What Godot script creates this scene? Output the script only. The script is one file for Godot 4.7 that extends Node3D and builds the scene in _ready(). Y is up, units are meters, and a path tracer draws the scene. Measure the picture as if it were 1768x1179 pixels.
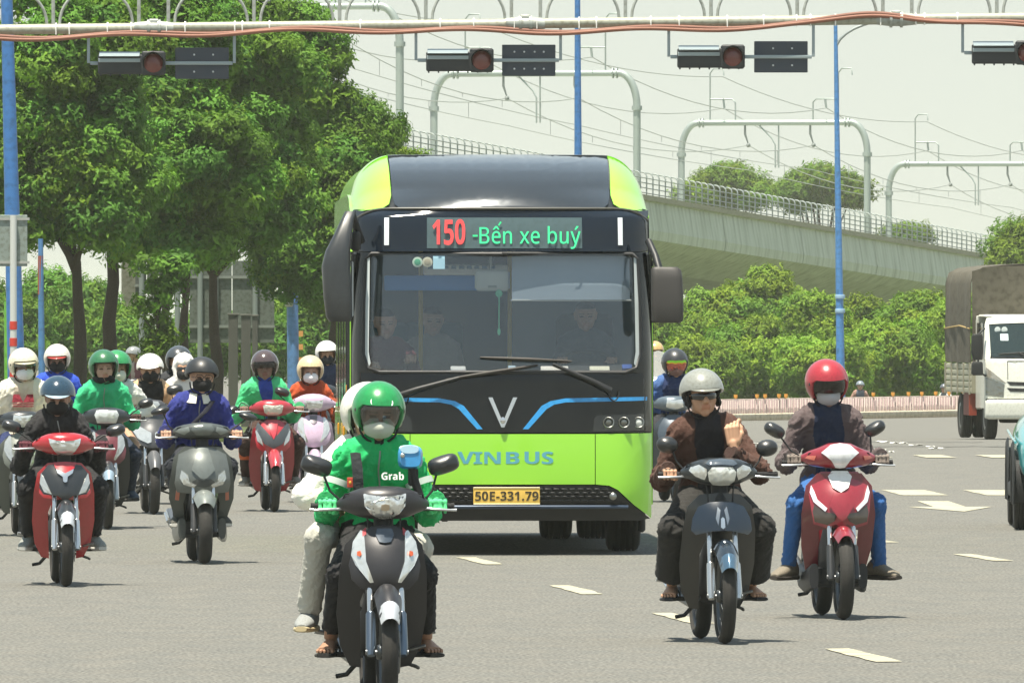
extends Node3D

# metres; y up; the camera looks down -z along the carriageway, traffic comes towards +z
const FOCAL := 22000.0     # lens length in pixels of a 1768 px wide picture
const CAM_H := 1.94
const ROAD_TURN := 0.082   # the lanes run slightly across the line of sight

var rng := RandomNumberGenerator.new()
var mats := {}
var tex := {}
var names := {}

func _ready():
	rng.seed = 7
	# ---------- camera, sky, sun, exposure ----------
	var cam := Camera3D.new()
	cam.name = "camera"
	cam.fov = rad_to_deg(2.0 * atan(589.5 / FOCAL))
	cam.near = 1.0
	cam.far = 9000.0
	cam.position = Vector3(0, CAM_H, 0)
	cam.rotation.x = -atan(51.5 / FOCAL)
	add_child(cam)
	cam.current = true
	var we := WorldEnvironment.new()
	we.name = "environment"
	var env := Environment.new()
	env.background_mode = Environment.BG_SKY
	var sky := Sky.new()
	var sm := ProceduralSkyMaterial.new()
	sm.sky_top_color = Color(0.535, 0.60, 0.655)
	sm.sky_horizon_color = Color(0.678, 0.692, 0.650)
	sm.sky_curve = 0.12
	sm.ground_bottom_color = Color(0.45, 0.44, 0.41)
	sm.ground_horizon_color = Color(0.64, 0.645, 0.60)
	sm.sun_angle_max = 12.0
	sm.sun_curve = 0.12
	sky.sky_material = sm
	env.sky = sky
	env.tonemap_mode = Environment.TONE_MAPPER_LINEAR
	env.tonemap_exposure = 1.98
	env.sdfgi_enabled = true
	env.ssao_enabled = true
	env.ssil_enabled = true
	env.fog_enabled = true
	env.fog_density = 0.00016
	env.fog_light_color = Color(0.90, 0.92, 0.86)
	we.environment = env
	add_child(we)
	var sun := DirectionalLight3D.new()
	sun.name = "sun"
	sun.light_color = Color(1.0, 0.965, 0.90)
	sun.light_energy = 1.6
	sun.light_angular_distance = 0.5
	sun.shadow_enabled = true
	add_child(sun)
	# high noon sun, a little to the camera's side of the road
	var to_sun := Vector3(-0.12, 1.0, 0.22).normalized()
	sun.look_at_from_position(to_sun * 50.0, Vector3.ZERO, Vector3(0, 0, 1))
	make_textures()
	build_setting()
	build_viaduct()
	build_gantry()
	build_roadside()
	build_trees()
	build_bus()
	build_truck()
	build_car()
	build_riders()

# ---------- places ----------
func at(x: float, y: float, d: float) -> Vector3:      # a point d metres off that shows at that place of the photograph
	return Vector3((x - 884.0) * d / FOCAL, CAM_H + (538.0 - y) * d / FOCAL, -d)

func ground_y(z: float) -> float:                      # level for 150 m, then a fall of a metre to the median and a lower road behind it
	var d := -z
	if d < 150.0: return 0.0
	return -1.0 * smoothstep(0.0, 1.0, (d - 150.0) / 200.0) - 0.72 * smoothstep(0.0, 1.0, (d - 364.0) / 14.0)

func on_road(x: float, y: float) -> Vector3:           # a point of the level part of the road
	var d := FOCAL * CAM_H / (y - 538.0)
	return Vector3((x - 884.0) * d / FOCAL, 0, -d)

# ---------- naming ----------
func numbered(n: String) -> String:
	var k: int = names.get(n, 0)
	names[n] = k + 1
	return n if k == 0 else "%s_%03d" % [n, k]

func thing(called: String, label: String, category: String, where := Vector3.ZERO, turn := 0.0, group := "") -> Node3D:
	var o := Node3D.new()
	o.name = numbered(called)
	add_child(o)
	o.position = where
	o.rotation.y = turn
	tag(o, label, category, group)
	return o

func tag(o: Node, label: String, category: String, group := "", kind := ""):
	if label != "": o.set_meta("label", label)
	if category != "": o.set_meta("category", category)
	if group != "": o.set_meta("group", group)
	if kind != "": o.set_meta("kind", kind)

func put(b: B, called: String, m: Material, parent: Node = null, label := "") -> MeshInstance3D:
	var o := MeshInstance3D.new()
	o.mesh = b.mesh()
	o.material_override = m
	place(o, called, parent)
	if label != "": o.set_meta("label", label)
	return o

func place(o: Node3D, called: String, parent: Node = null):
	if parent == null:
		o.name = numbered(called)
		add_child(o)
	else:
		o.name = called
		parent.add_child(o, true)

func share(mesh: Mesh, called: String, m: Material, parent: Node, xf: Transform3D) -> MeshInstance3D:
	var o := MeshInstance3D.new()
	o.mesh = mesh
	o.material_override = m
	place(o, called, parent)
	o.transform = xf
	return o

# ---------- materials ----------
func noise(seed_: int, freq: float, oct := 4, kind := FastNoiseLite.TYPE_SIMPLEX_SMOOTH) -> FastNoiseLite:
	var n := FastNoiseLite.new()
	n.seed = seed_
	n.noise_type = kind
	n.frequency = freq
	n.fractal_octaves = oct
	return n

func noise_tex(seed_: int, freq: float, oct: int, size: int, ramp: Array, normal := false, bump := 4.0) -> NoiseTexture2D:
	var t := NoiseTexture2D.new()
	t.width = size
	t.height = size
	t.seamless = true
	t.noise = noise(seed_, freq, oct)
	t.as_normal_map = normal
	t.bump_strength = bump
	if ramp.size() > 0:
		var g := Gradient.new()
		g.offsets = PackedFloat32Array(ramp.map(func(r): return r[0]))
		g.colors = PackedColorArray(ramp.map(func(r): return r[1]))
		t.color_ramp = g
	return t

func make_textures():
	tex.asphalt = asphalt_tex()
	tex.patches = noise_tex(9, 0.006, 5, 1024, [[0.0, Color(0.78, 0.77, 0.75)], [0.45, Color(0.94, 0.94, 0.93)], [1.0, Color(1, 1, 1)]])
	tex.asphalt_n = noise_tex(4, 0.2, 3, 512, [], true, 3.0)
	tex.bark_n = noise_tex(5, 0.09, 4, 512, [], true, 5.0)
	tex.cloth_n = noise_tex(15, 0.011, 5, 512, [], true, 26.0)
	tex.cloth_n.noise.fractal_type = FastNoiseLite.FRACTAL_RIDGED
	tex.cloth_n.noise.fractal_gain = 0.42
	tex.cloth_n.noise.domain_warp_enabled = true
	tex.cloth_n.noise.domain_warp_amplitude = 18.0
	tex.cloth_n.noise.domain_warp_frequency = 0.02
	tex.dirt = noise_tex(6, 0.02, 5, 512, [[0.0, Color(0.80, 0.78, 0.74)], [0.5, Color(0.97, 0.97, 0.96)], [1.0, Color(1, 1, 1)]])
	tex.dust = noise_tex(16, 0.012, 6, 512, [[0.0, Color(0.90, 0.895, 0.88)], [0.5, Color(0.985, 0.985, 0.98)], [1.0, Color(1, 1, 1)]])
	tex.concrete = noise_tex(8, 0.012, 6, 1024, [[0.0, Color(0.64, 0.645, 0.60)], [0.45, Color(0.9, 0.91, 0.88)], [1.0, Color(1, 1, 1)]])
	tex.bark = noise_tex(11, 0.05, 4, 512, [[0.0, Color(0.55, 0.5, 0.45)], [1.0, Color(1, 1, 1)]])

func asphalt_tex() -> ImageTexture:                     # chippings, worn wheel tracks and stains of the road surface
	var n := 1024
	var f := noise(3, 0.30, 2).get_seamless_image(n, n)
	var g := noise(12, 0.02, 4).get_seamless_image(n, n)
	var k := noise(13, 0.006, 3).get_seamless_image(n, n)
	f.convert(Image.FORMAT_L8); g.convert(Image.FORMAT_L8); k.convert(Image.FORMAT_L8)
	var a := f.get_data(); var b := g.get_data(); var c := k.get_data()
	var out := PackedByteArray()
	out.resize(n * n * 3)
	for i in n * n:
		var t := 0.80 + (a[i] - 128) * 0.0026 + (b[i] - 128) * 0.00025 + (c[i] - 128) * 0.00012
		var w := (b[i] - 128) * 0.00008
		out[i * 3] = clampi(int((t + w) * 255.0), 0, 255)
		out[i * 3 + 1] = clampi(int(t * 255.0), 0, 255)
		out[i * 3 + 2] = clampi(int((t - w) * 252.0), 0, 255)
	return ImageTexture.create_from_image(Image.create_from_data(n, n, false, Image.FORMAT_RGB8, out))

func pm(hex: String, rough := 0.5, metal := 0.0, o := {}) -> StandardMaterial3D:
	var key := "%s|%s|%s|%s" % [hex, rough, metal, o]
	if mats.has(key): return mats[key]
	var m := StandardMaterial3D.new()
	m.albedo_color = Color.html(hex)
	m.roughness = rough
	m.metallic = metal
	m.cull_mode = BaseMaterial3D.CULL_DISABLED
	if o.has("coat") and not o.has("clean") and not o.has("glass") and not o.has("tex") and not o.has("emit"):     # road dust on paint
		m.albedo_texture = tex.dust
		m.uv1_triplanar = true
		m.uv1_scale = Vector3(2.7, 2.7, 2.7)
	if o.has("coat"):
		m.clearcoat_enabled = true
		m.clearcoat = o.coat
		m.clearcoat_roughness = o.get("coat_rough", 0.06)
	if o.has("glass"):
		m.transparency = BaseMaterial3D.TRANSPARENCY_ALPHA
		m.albedo_color.a = o.glass
	if o.has("vc"): m.vertex_color_use_as_albedo = true
	if o.has("emit"):
		m.emission_enabled = true
		m.emission = Color.html(o.emit)
		m.emission_energy_multiplier = o.get("power", 1.0)
	if o.has("back"):
		m.backlight_enabled = true
		m.backlight = Color.html(o.back)
	if o.has("tex"):
		m.albedo_texture = tex[o.tex]
		m.uv1_triplanar = true
		m.uv1_world_triplanar = o.get("world", false)
		var s: float = o.get("scale", 1.0)
		m.uv1_scale = Vector3(s, o.get("scale_y", s), s)
	if o.has("bump"):
		m.normal_enabled = true
		m.normal_texture = tex[o.bump]
		m.normal_scale = o.get("bump_scale", 0.5)
		m.uv1_triplanar = true
		m.uv1_world_triplanar = o.get("world", false)
		var s2: float = o.get("scale", 1.0)
		m.uv1_scale = Vector3(s2, o.get("scale_y", s2), s2)
	if o.has("sheen"):
		m.rim_enabled = true
		m.rim = o.sheen
	mats[key] = m
	return m

func cloth(hex: String) -> StandardMaterial3D:
	return pm(hex, 0.9, 0.0, {"bump": "cloth_n", "scale": 2.6, "bump_scale": 0.34, "sheen": 0.2})

func paint(hex: String) -> StandardMaterial3D:
	return pm(hex, 0.38, 0.0, {"coat": 0.8, "tex": "dirt", "scale": 2.3})

func matte(hex: String) -> StandardMaterial3D:
	return pm(hex, 0.55, 0.0, {"tex": "dirt", "scale": 3.1})

func metal(hex := "b8babc", rough := 0.28) -> StandardMaterial3D:
	return pm(hex, rough, 0.9, {})

func rubber() -> StandardMaterial3D:
	return pm("2e2d2b", 0.85, 0.0, {"tex": "dirt", "scale": 6.0})

# ---------- a collector of triangles ----------
class B extends RefCounted:
	var v := PackedVector3Array()
	var ix := PackedInt32Array()
	var c := PackedColorArray()
	var col := Color.WHITE
	var colored := false

	func vert(p: Vector3) -> int:
		v.append(p)
		if colored: c.append(col)
		return v.size() - 1

	func tri(a: int, b: int, d: int):
		ix.append(a); ix.append(b); ix.append(d)

	func quad(a: int, b: int, d: int, e: int):
		tri(a, b, d); tri(a, d, e)

	func orient(start: int):              # front faces run clockwise seen from outside
		var vol := 0.0
		var mid := v[ix[start]] if start < ix.size() else Vector3.ZERO
		for i in range(start, ix.size(), 3):
			vol += (v[ix[i]] - mid).dot((v[ix[i + 1]] - mid).cross(v[ix[i + 2]] - mid))
		if vol > 0.0:
			for i in range(start, ix.size(), 3):
				var t := ix[i + 1]
				ix[i + 1] = ix[i + 2]
				ix[i + 2] = t

	func quad4(a: Vector3, b: Vector3, d: Vector3, e: Vector3):
		quad(vert(a), vert(b), vert(d), vert(e))

	func box(center: Vector3, size: Vector3, r := 0.0, basis := Basis.IDENTITY):
		var s := ix.size()
		var h := size * 0.5
		if r <= 0.0:
			for ax in 3:
				for sg in [-1.0, 1.0]:
					var n := Vector3.ZERO; n[ax] = sg
					var u := Vector3.ZERO; u[(ax + 1) % 3] = 1.0
					var w := Vector3.ZERO; w[(ax + 2) % 3] = 1.0
					var p := func(a, bb): return center + basis * ((n + u * a + w * bb) * h)
					if sg > 0: quad4(p.call(-1, -1), p.call(-1, 1), p.call(1, 1), p.call(1, -1))
					else: quad4(p.call(-1, -1), p.call(1, -1), p.call(1, 1), p.call(-1, 1))
			orient(s)
			return
		r = minf(r, minf(h.x, minf(h.y, h.z)) * 0.95)
		var id := {}
		for sx in [-1, 1]:
			for sy in [-1, 1]:
				for sz in [-1, 1]:
					for ax in 3:
						var q := Vector3(sx * (h.x - r), sy * (h.y - r), sz * (h.z - r))
						q[ax] += [sx, sy, sz][ax] * r
						id[[sx, sy, sz, ax]] = vert(center + basis * q)
		for sx in [-1, 1]:
			quad(id[[sx, -1, -1, 0]], id[[sx, 1, -1, 0]], id[[sx, 1, 1, 0]], id[[sx, -1, 1, 0]])
			quad(id[[-1, sx, -1, 1]], id[[1, sx, -1, 1]], id[[1, sx, 1, 1]], id[[-1, sx, 1, 1]])
			quad(id[[-1, -1, sx, 2]], id[[1, -1, sx, 2]], id[[1, 1, sx, 2]], id[[-1, 1, sx, 2]])
			for sy in [-1, 1]:
				quad(id[[sx, sy, -1, 0]], id[[sx, sy, 1, 0]], id[[sx, sy, 1, 1]], id[[sx, sy, -1, 1]])
				quad(id[[sx, -1, sy, 0]], id[[sx, 1, sy, 0]], id[[sx, 1, sy, 2]], id[[sx, -1, sy, 2]])
				quad(id[[-1, sx, sy, 1]], id[[1, sx, sy, 1]], id[[1, sx, sy, 2]], id[[-1, sx, sy, 2]])
				for sz in [-1, 1]:
					tri(id[[sx, sy, sz, 0]], id[[sx, sy, sz, 1]], id[[sx, sy, sz, 2]])
		# each face turned outwards on its own
		for i in range(s, ix.size(), 3):
			var a := v[ix[i]]; var b2 := v[ix[i + 1]]; var d := v[ix[i + 2]]
			if (d - a).cross(b2 - a).dot((a + b2 + d) / 3.0 - center) < 0.0:
				var t := ix[i + 1]; ix[i + 1] = ix[i + 2]; ix[i + 2] = t

	func rings(rs: Array, closed := true, caps := true):       # rs: rows of points, all of one length
		var s := ix.size()
		var n: int = rs[0].size()
		var base := v.size()
		for row in rs:
			for p in row: vert(p)
		var m := n if closed else n - 1
		for i in rs.size() - 1:
			for j in m:
				var j2 := (j + 1) % n
				quad(base + i * n + j, base + (i + 1) * n + j, base + (i + 1) * n + j2, base + i * n + j2)
		if caps and closed:
			for e in [0, rs.size() - 1]:
				var mid := Vector3.ZERO
				for p in rs[e]: mid += p
				mid /= n
				var cv := vert(mid)
				var fst := v.size()
				for p in rs[e]: vert(p)
				for j in n:
					if e == 0: tri(cv, fst + j, fst + (j + 1) % n)
					else: tri(cv, fst + (j + 1) % n, fst + j)
		orient(s)

	func tube(path: Array, rad, n := 8, caps := true):
		var rs := []
		var up := Vector3.ZERO
		for i in path.size():
			var d: Vector3 = path[mini(i + 1, path.size() - 1)] - path[maxi(i - 1, 0)]
			d = d.normalized()
			if up == Vector3.ZERO:
				up = d.cross(Vector3.RIGHT if absf(d.x) < 0.8 else Vector3.UP).normalized()
			up = (up - d * up.dot(d)).normalized()
			var w := d.cross(up)
			var r: float = rad[i] if rad is Array else rad
			var row := []
			for k in n:
				var a := TAU * k / n
				row.append(path[i] + (up * cos(a) + w * sin(a)) * r)
			rs.append(row)
		rings(rs, true, caps)

	func lathe(prof: Array, n := 24, xf := Transform3D.IDENTITY, loop := false):   # prof: [radius, height] round the y axis
		var rs := []
		for p in prof:
			var row := []
			for k in n:
				var a := TAU * k / n
				row.append(xf * Vector3(cos(a) * p[0], p[1], sin(a) * p[0]))
			rs.append(row)
		if loop: rs.append(rs[0])
		rings(rs, true, not loop)

	func loft(secs: Array, axis := "z", n := 20, p := 2.4, xf := Transform3D.IDENTITY):   # secs: [along, centre a, centre b, half a, half b]
		var rs := []
		for s in secs:
			var row := []
			var e: float = 2.0 / (s[5] if s.size() > 5 else p)
			for k in n:
				var a := TAU * (k + 0.5) / n
				var ca := cos(a); var sa := sin(a)
				var q1: float = s[1] + signf(ca) * pow(absf(ca), e) * s[3]
				var q2: float = s[2] + signf(sa) * pow(absf(sa), e) * s[4]
				var q: Vector3
				if axis == "z": q = Vector3(q1, q2, s[0])
				elif axis == "x": q = Vector3(s[0], q1, q2)
				else: q = Vector3(q1, s[0], q2)
				row.append(xf * q)
			rs.append(row)
		rings(rs, true, true)

	func ball(center: Vector3, r: Vector3, n := 12, m := 8, basis := Basis.IDENTITY):
		var rs := []
		for i in m + 1:
			var e := PI * i / m - PI / 2
			var row := []
			for k in n:
				var a := TAU * k / n
				row.append(center + basis * Vector3(cos(e) * cos(a) * r.x, sin(e) * r.y, cos(e) * sin(a) * r.z))
			rs.append(row)
		rings(rs, true, false)

	func slab(g: Array, thick: float, closed := false):       # a curved sheet of given thickness from a grid of points
		var s := ix.size()
		var rows: int = g.size(); var n: int = g[0].size()
		var inner := []
		for i in rows:
			var row := []
			for j in n:
				var jl := (j - 1 + n) % n if closed else maxi(j - 1, 0)
				var jr := (j + 1) % n if closed else mini(j + 1, n - 1)
				var du: Vector3 = g[i][jr] - g[i][jl]
				var dv: Vector3 = g[mini(i + 1, rows - 1)][j] - g[maxi(i - 1, 0)][j]
				var nn := du.cross(dv)
				if nn.length() < 1e-9: nn = g[mini(i + 1, rows - 1)][j] - g[mini(i + 1, rows - 1)][(j + n / 2) % n]; nn = Vector3.UP * thick
				row.append(g[i][j] + nn.normalized() * thick)
			inner.append(row)
		var m := n if closed else n - 1
		var b0 := v.size()
		for row in g:
			for p in row: vert(p)
		var b1 := v.size()
		for row in inner:
			for p in row: vert(p)
		for i in rows - 1:
			for j in m:
				var j2 := (j + 1) % n
				quad(b0 + i * n + j, b0 + (i + 1) * n + j, b0 + (i + 1) * n + j2, b0 + i * n + j2)
				quad(b1 + i * n + j, b1 + i * n + j2, b1 + (i + 1) * n + j2, b1 + (i + 1) * n + j)
		for j in m:
			var j2 := (j + 1) % n
			quad4(g[0][j], g[0][j2], inner[0][j2], inner[0][j])
			quad4(g[rows - 1][j2], g[rows - 1][j], inner[rows - 1][j], inner[rows - 1][j2])
		if not closed:
			for i in rows - 1:
				quad4(g[i + 1][0], g[i][0], inner[i][0], inner[i + 1][0])
				quad4(g[i][n - 1], g[i + 1][n - 1], inner[i + 1][n - 1], inner[i][n - 1])
		orient(s)

	func sheet(poly: Array, f: Callable, lift := 0.0, thick := 0.006, edge := 0.05, jitter := 0.0):   # an outline in x, y laid on the surface f
		var s := ix.size()
		var pts: Array = poly.duplicate()
		var t := []
		var tr := Geometry2D.triangulate_polygon(PackedVector2Array(poly))
		for i in range(0, tr.size(), 3): t.append([tr[i], tr[i + 1], tr[i + 2]])
		for pass_ in 8:
			var mids := {}
			var out := []
			for q in t:
				var m := [-1, -1, -1]
				var cnt := 0
				for k in 3:
					var a: int = q[k]; var b2: int = q[(k + 1) % 3]
					if (pts[a] - pts[b2]).length() > edge:
						var key := Vector2i(mini(a, b2), maxi(a, b2))
						if not mids.has(key):
							pts.append((pts[a] + pts[b2]) * 0.5)
							mids[key] = pts.size() - 1
						m[k] = mids[key]
						cnt += 1
				if cnt == 0: out.append(q)
				elif cnt == 3:
					out.append([q[0], m[0], m[2]]); out.append([m[0], q[1], m[1]]); out.append([m[2], m[1], q[2]]); out.append([m[0], m[1], m[2]])
				elif cnt == 1:
					for k in 3:
						if m[k] >= 0:
							out.append([q[k], m[k], q[(k + 2) % 3]]); out.append([m[k], q[(k + 1) % 3], q[(k + 2) % 3]])
				else:
					for k in 3:
						if m[k] < 0:      # edges k+1 and k+2 are split
							var a: int = q[k]; var b3: int = q[(k + 1) % 3]; var d: int = q[(k + 2) % 3]
							out.append([m[(k + 1) % 3], d, m[(k + 2) % 3]])
							out.append([a, b3, m[(k + 1) % 3]]); out.append([a, m[(k + 1) % 3], m[(k + 2) % 3]])
			t = out
			if mids.is_empty(): break
		var b0 := v.size()
		var top := []
		var k2 := 0
		for p in pts:
			var w: Vector3 = f.call(p.x, p.y)
			var jj := 0.0
			if jitter > 0.0: jj = jitter * (fposmod(sin(k2 * 12.9898) * 43758.5, 1.0) - 0.5)
			k2 += 1
			top.append(w + Vector3(0, 0, lift + jj))
		for p in top: vert(p)
		var b1 := v.size()
		for p in top: vert(p - Vector3(0, 0, thick))
		var edges := {}
		for q in t:
			tri(b0 + q[0], b0 + q[1], b0 + q[2])
			tri(b1 + q[0], b1 + q[2], b1 + q[1])
			for k in 3:
				var e := Vector2i(q[k], q[(k + 1) % 3])
				if edges.has(Vector2i(e.y, e.x)): edges.erase(Vector2i(e.y, e.x))
				else: edges[e] = true
		for e in edges:
			var pa: Vector3 = top[e.x]; var pb: Vector3 = top[e.y]
			quad4(pb, pa, pa - Vector3(0, 0, thick), pb - Vector3(0, 0, thick))
		orient(s)

	func add(arr: Array, xf: Transform3D, flip := false, colors = null):     # arr: [points, indices]
		var b0 := v.size()
		for i in arr[0].size():
			if colors != null and colored: c.append(colors[i])
			elif colored: c.append(col)
			v.append(xf * arr[0][i])
		for i in range(0, arr[1].size(), 3):
			if flip: tri(b0 + arr[1][i], b0 + arr[1][i + 2], b0 + arr[1][i + 1])
			else: tri(b0 + arr[1][i], b0 + arr[1][i + 1], b0 + arr[1][i + 2])

	func mesh() -> ArrayMesh:
		var nn := PackedVector3Array()
		nn.resize(v.size())
		for i in range(0, ix.size(), 3):
			var a := v[ix[i]]
			var f := (v[ix[i + 2]] - a).cross(v[ix[i + 1]] - a)
			nn[ix[i]] += f; nn[ix[i + 1]] += f; nn[ix[i + 2]] += f
		for i in nn.size():
			nn[i] = nn[i].normalized() if nn[i].length_squared() > 1e-20 else Vector3.UP
		var arr := []
		arr.resize(Mesh.ARRAY_MAX)
		arr[Mesh.ARRAY_VERTEX] = v
		arr[Mesh.ARRAY_NORMAL] = nn
		arr[Mesh.ARRAY_INDEX] = ix
		if colored: arr[Mesh.ARRAY_COLOR] = c
		var m := ArrayMesh.new()
		m.add_surface_from_arrays(Mesh.PRIMITIVE_TRIANGLES, arr)
		return m

func mir(poly: Array) -> Array:                        # the other half of an outline
	var out := []
	for i in range(poly.size() - 1, -1, -1): out.append(Vector2(-poly[i].x, poly[i].y))
	return out

func both(half: Array) -> Array:                       # a right half from top to bottom, closed into a whole
	var out: Array = half.duplicate()
	for i in range(half.size() - 1, -1, -1):
		if half[i].x > 1e-4: out.append(Vector2(-half[i].x, half[i].y))
	return out

func ramp(t: Array, y: float) -> float:                # [[y, value] ...] rising in y, smoothed
	if y <= t[0][0]: return t[0][1]
	for i in t.size() - 1:
		if y <= t[i + 1][0]:
			var u: float = (y - t[i][0]) / (t[i + 1][0] - t[i][0])
			var p0: float = t[maxi(i - 1, 0)][1]; var p3: float = t[mini(i + 2, t.size() - 1)][1]
			return cubic_interpolate(t[i][1], t[i + 1][1], p0, p3, u)
	return t[t.size() - 1][1]

func V2(a: Array) -> Array:
	var out := []
	for i in range(0, a.size(), 2): out.append(Vector2(a[i], a[i + 1]))
	return out

func wheel_xf(center: Vector3) -> Transform3D:         # lathe axis laid along x
	return Transform3D(Basis(Vector3(0, 0, 1), -PI / 2), center)

# ================= setting =================
func build_setting():
	# asphalt: one sheet that follows the fall of the road
	var b := B.new()
	var rows := []
	for d in [-60.0, 0.0, 40.0, 80.0, 120.0, 150.0, 165.0, 180.0, 195.0, 210.0, 225.0, 240.0, 255.0, 270.0, 285.0, 300.0, 320.0, 350.0, 364.0, 367.0, 370.0, 373.0, 376.0, 378.0, 500.0, 1000.0, 2500.0, 7000.0]:
		var row := []
		for x in [-3000.0, -300.0, -60.0, 0.0, 60.0, 300.0, 3000.0]: row.append(Vector3(x, ground_y(-d), -d))
		rows.append(row)
	var base := b.v.size()
	for r in rows:
		for p in r: b.vert(p)
	for i in rows.size() - 1:
		for j in 6: b.quad(base + i * 7 + j, base + i * 7 + j + 1, base + (i + 1) * 7 + j + 1, base + (i + 1) * 7 + j)
	var m := pm("7e7d77", 0.9, 0.0, {"tex": "asphalt", "world": true, "scale": 0.085})
	m.uv1_scale = Vector3(0.12, 0.12, 0.06)
	m.normal_enabled = true
	m.normal_texture = tex.asphalt_n
	m.normal_scale = 0.6
	var g := put(b, "road", m)
	g.set_meta("kind", "structure")
	# painted markings
	var lane := pm("aeaa95", 0.75, 0.0, {"tex": "patches", "world": true, "scale": 0.4})
	var dirv := Vector3(ROAD_TURN, 0, 1).normalized()
	var side := Vector3(1, 0, -ROAD_TURN).normalized()
	for p in [[828, 969], [995, 1019], [1178, 1068], [1490, 1132], [1505, 932], [1697, 963], [1560, 898]]:
		if p[1] == 898: continue
		var w := on_road(p[0], p[1])
		flat_mark("lane_dash", lane, [w - dirv * 1.4 - side * 0.075, w - dirv * 1.4 + side * 0.075, w + dirv * 1.4 + side * 0.075, w + dirv * 1.4 - side * 0.075])
	for k in range(-1, 7):                               # two zebra crossings
		var w := on_road(1570, 851) + Vector3(k * 0.885, 0, 0)
		flat_mark("crossing_bar", lane, [w + Vector3(-0.24, 0, -2.0), w + Vector3(0.24, 0, -2.0), w + Vector3(0.24 + 0.12, 0, 2.0), w + Vector3(-0.24 + 0.12, 0, 2.0)])
	for k in range(-1, 6):
		var w := on_road(1610, 783) + Vector3(k * 0.87, 0, 0)
		w.y = ground_y(w.z)
		flat_mark("crossing_bar", lane, [w + Vector3(-0.2, 0, -2.2), w + Vector3(0.2, 0, -2.2), w + Vector3(0.26, 0, 2.2), w + Vector3(-0.14, 0, 2.2)])
	for q in [on_road(1630, 874)]:
		var b2 := B.new()
		var sh := [Vector3(-0.16, 0, -3.2), Vector3(0.16, 0, -3.2), Vector3(0.2, 0, 0.6), Vector3(-0.12, 0, 0.6)]
		var pts := []
		for p in sh: pts.append(q + p + Vector3(0, 0.005, 0))
		b2.quad4(pts[0], pts[3], pts[2], pts[1])
		var i0 := b2.vert(q + Vector3(-0.38, 0.005, 0.6)); var i1 := b2.vert(q + Vector3(0.46, 0.005, 0.6)); var i2 := b2.vert(q + Vector3(0.08, 0.005, 3.6))
		b2.tri(i0, i2, i1)
		mark_up(b2)
		put(b2, "lane_arrow", lane).set_meta("kind", "structure")
	# fine cracks and a sealed trench across the junction
	var tar := pm("55544f", 0.8)
	for cc in [[1290, 1768, 757], [1120, 1700, 741]]:
		var b3 := B.new()
		var prev: Vector3
		for k in 25:
			var w := on_road(lerpf(cc[0], cc[1], k / 24.0), cc[2])
			w.z += rng.randf_range(-1.2, 1.2)
			w.y = ground_y(w.z) + 0.006
			if k > 0: b3.quad4(prev + Vector3(0, 0, -0.45), prev + Vector3(0, 0, 0.45), w + Vector3(0, 0, 0.35), w + Vector3(0, 0, -0.35))
			prev = w
		mark_up(b3)
		put(b3, "road_seam", tar).set_meta("kind", "structure")
	# litter
	for p in [[1524, 743, 0.09], [1545, 748, 0.06], [1560, 748, 0.05], [1583, 756, 0.09], [1617, 766, 0.1], [1315, 763, 0.12], [1330, 762, 0.06], [1300, 702 + 48, 0.07], [1608, 760, 0.06], [1526, 770, 0.03], [1540, 775, 0.03]]:
		var w := on_road(p[0], p[1])
		w.y = ground_y(w.z) + 0.004
		w = w * 1.0
		var b4 := B.new()
		var g4 := []
		for i in 4:
			var row := []
			for j in 5: row.append(w + Vector3((j - 2) * p[2] * 0.55 + rng.randf_range(-0.02, 0.02), 0.008 + rng.randf_range(0, 0.025), (i - 1.5) * p[2] * 0.6))
			g4.append(row)
		b4.slab(g4, 0.003)
		var o := put(b4, "paper_scrap", pm("d8d8d0", 0.85))
		tag(o, "crumpled white paper scrap lying on the far asphalt", "litter", "white litter scattered on the junction")
	# median island behind the junction: kerb and a low striped wall
	var path := []
	for p in [[1060, 719, 330], [1130, 721, 334], [1300, 722, 342], [1500, 722, 350], [1650, 719, 356], [1800, 717, 360], [1950, 716, 363]]:
		var w := at(p[0], p[1], p[2])
		w.y = ground_y(w.z)
		path.append(w)
	var kb := B.new()
	var kr := []
	for w in path: kr.append([w + Vector3(0, -0.02, 0.25), w + Vector3(0, 0.17, 0.25), w + Vector3(0, 0.2, 0.2), w + Vector3(0, 0.2, -1.2), w + Vector3(0, -0.3, -1.2)])
	kb.rings(kr, true, true)
	var kerb := put(kb, "median_kerb", pm("cfc2b0", 0.9, 0.0, {"tex": "concrete", "scale": 0.4}))
	kerb.set_meta("kind", "structure")
	var wall := thing("median_barrier", "low pinkish barrier of close upright bars with orange studs along its top", "barrier", path[0])
	var wb := B.new()
	var wr := []
	for w in path:
		var q: Vector3 = w - path[0]
		wr.append([q + Vector3(0, 0.2, -0.1), q + Vector3(0, 0.58, -0.14), q + Vector3(0, 0.60, -0.2), q + Vector3(0, 0.2, -0.26)])
	wb.rings(wr, true, true)
	put(wb, "wall", pm("e8d2c8", 0.85, 0.0, {"tex": "concrete", "scale": 1.2}), wall)
	var bars := B.new()
	var bars2 := B.new()
	var stud := B.new()
	stud.loft([[0.0, 0, 0, 0.03, 0.03], [0.03, 0, 0, 0.03, 0.03], [0.035, 0, 0, 0.055, 0.035], [0.12, 0, 0, 0.055, 0.035]], "y", 8, 3.0)
	var stud_mesh := stud.mesh()
	var acc := 0.0
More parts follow.
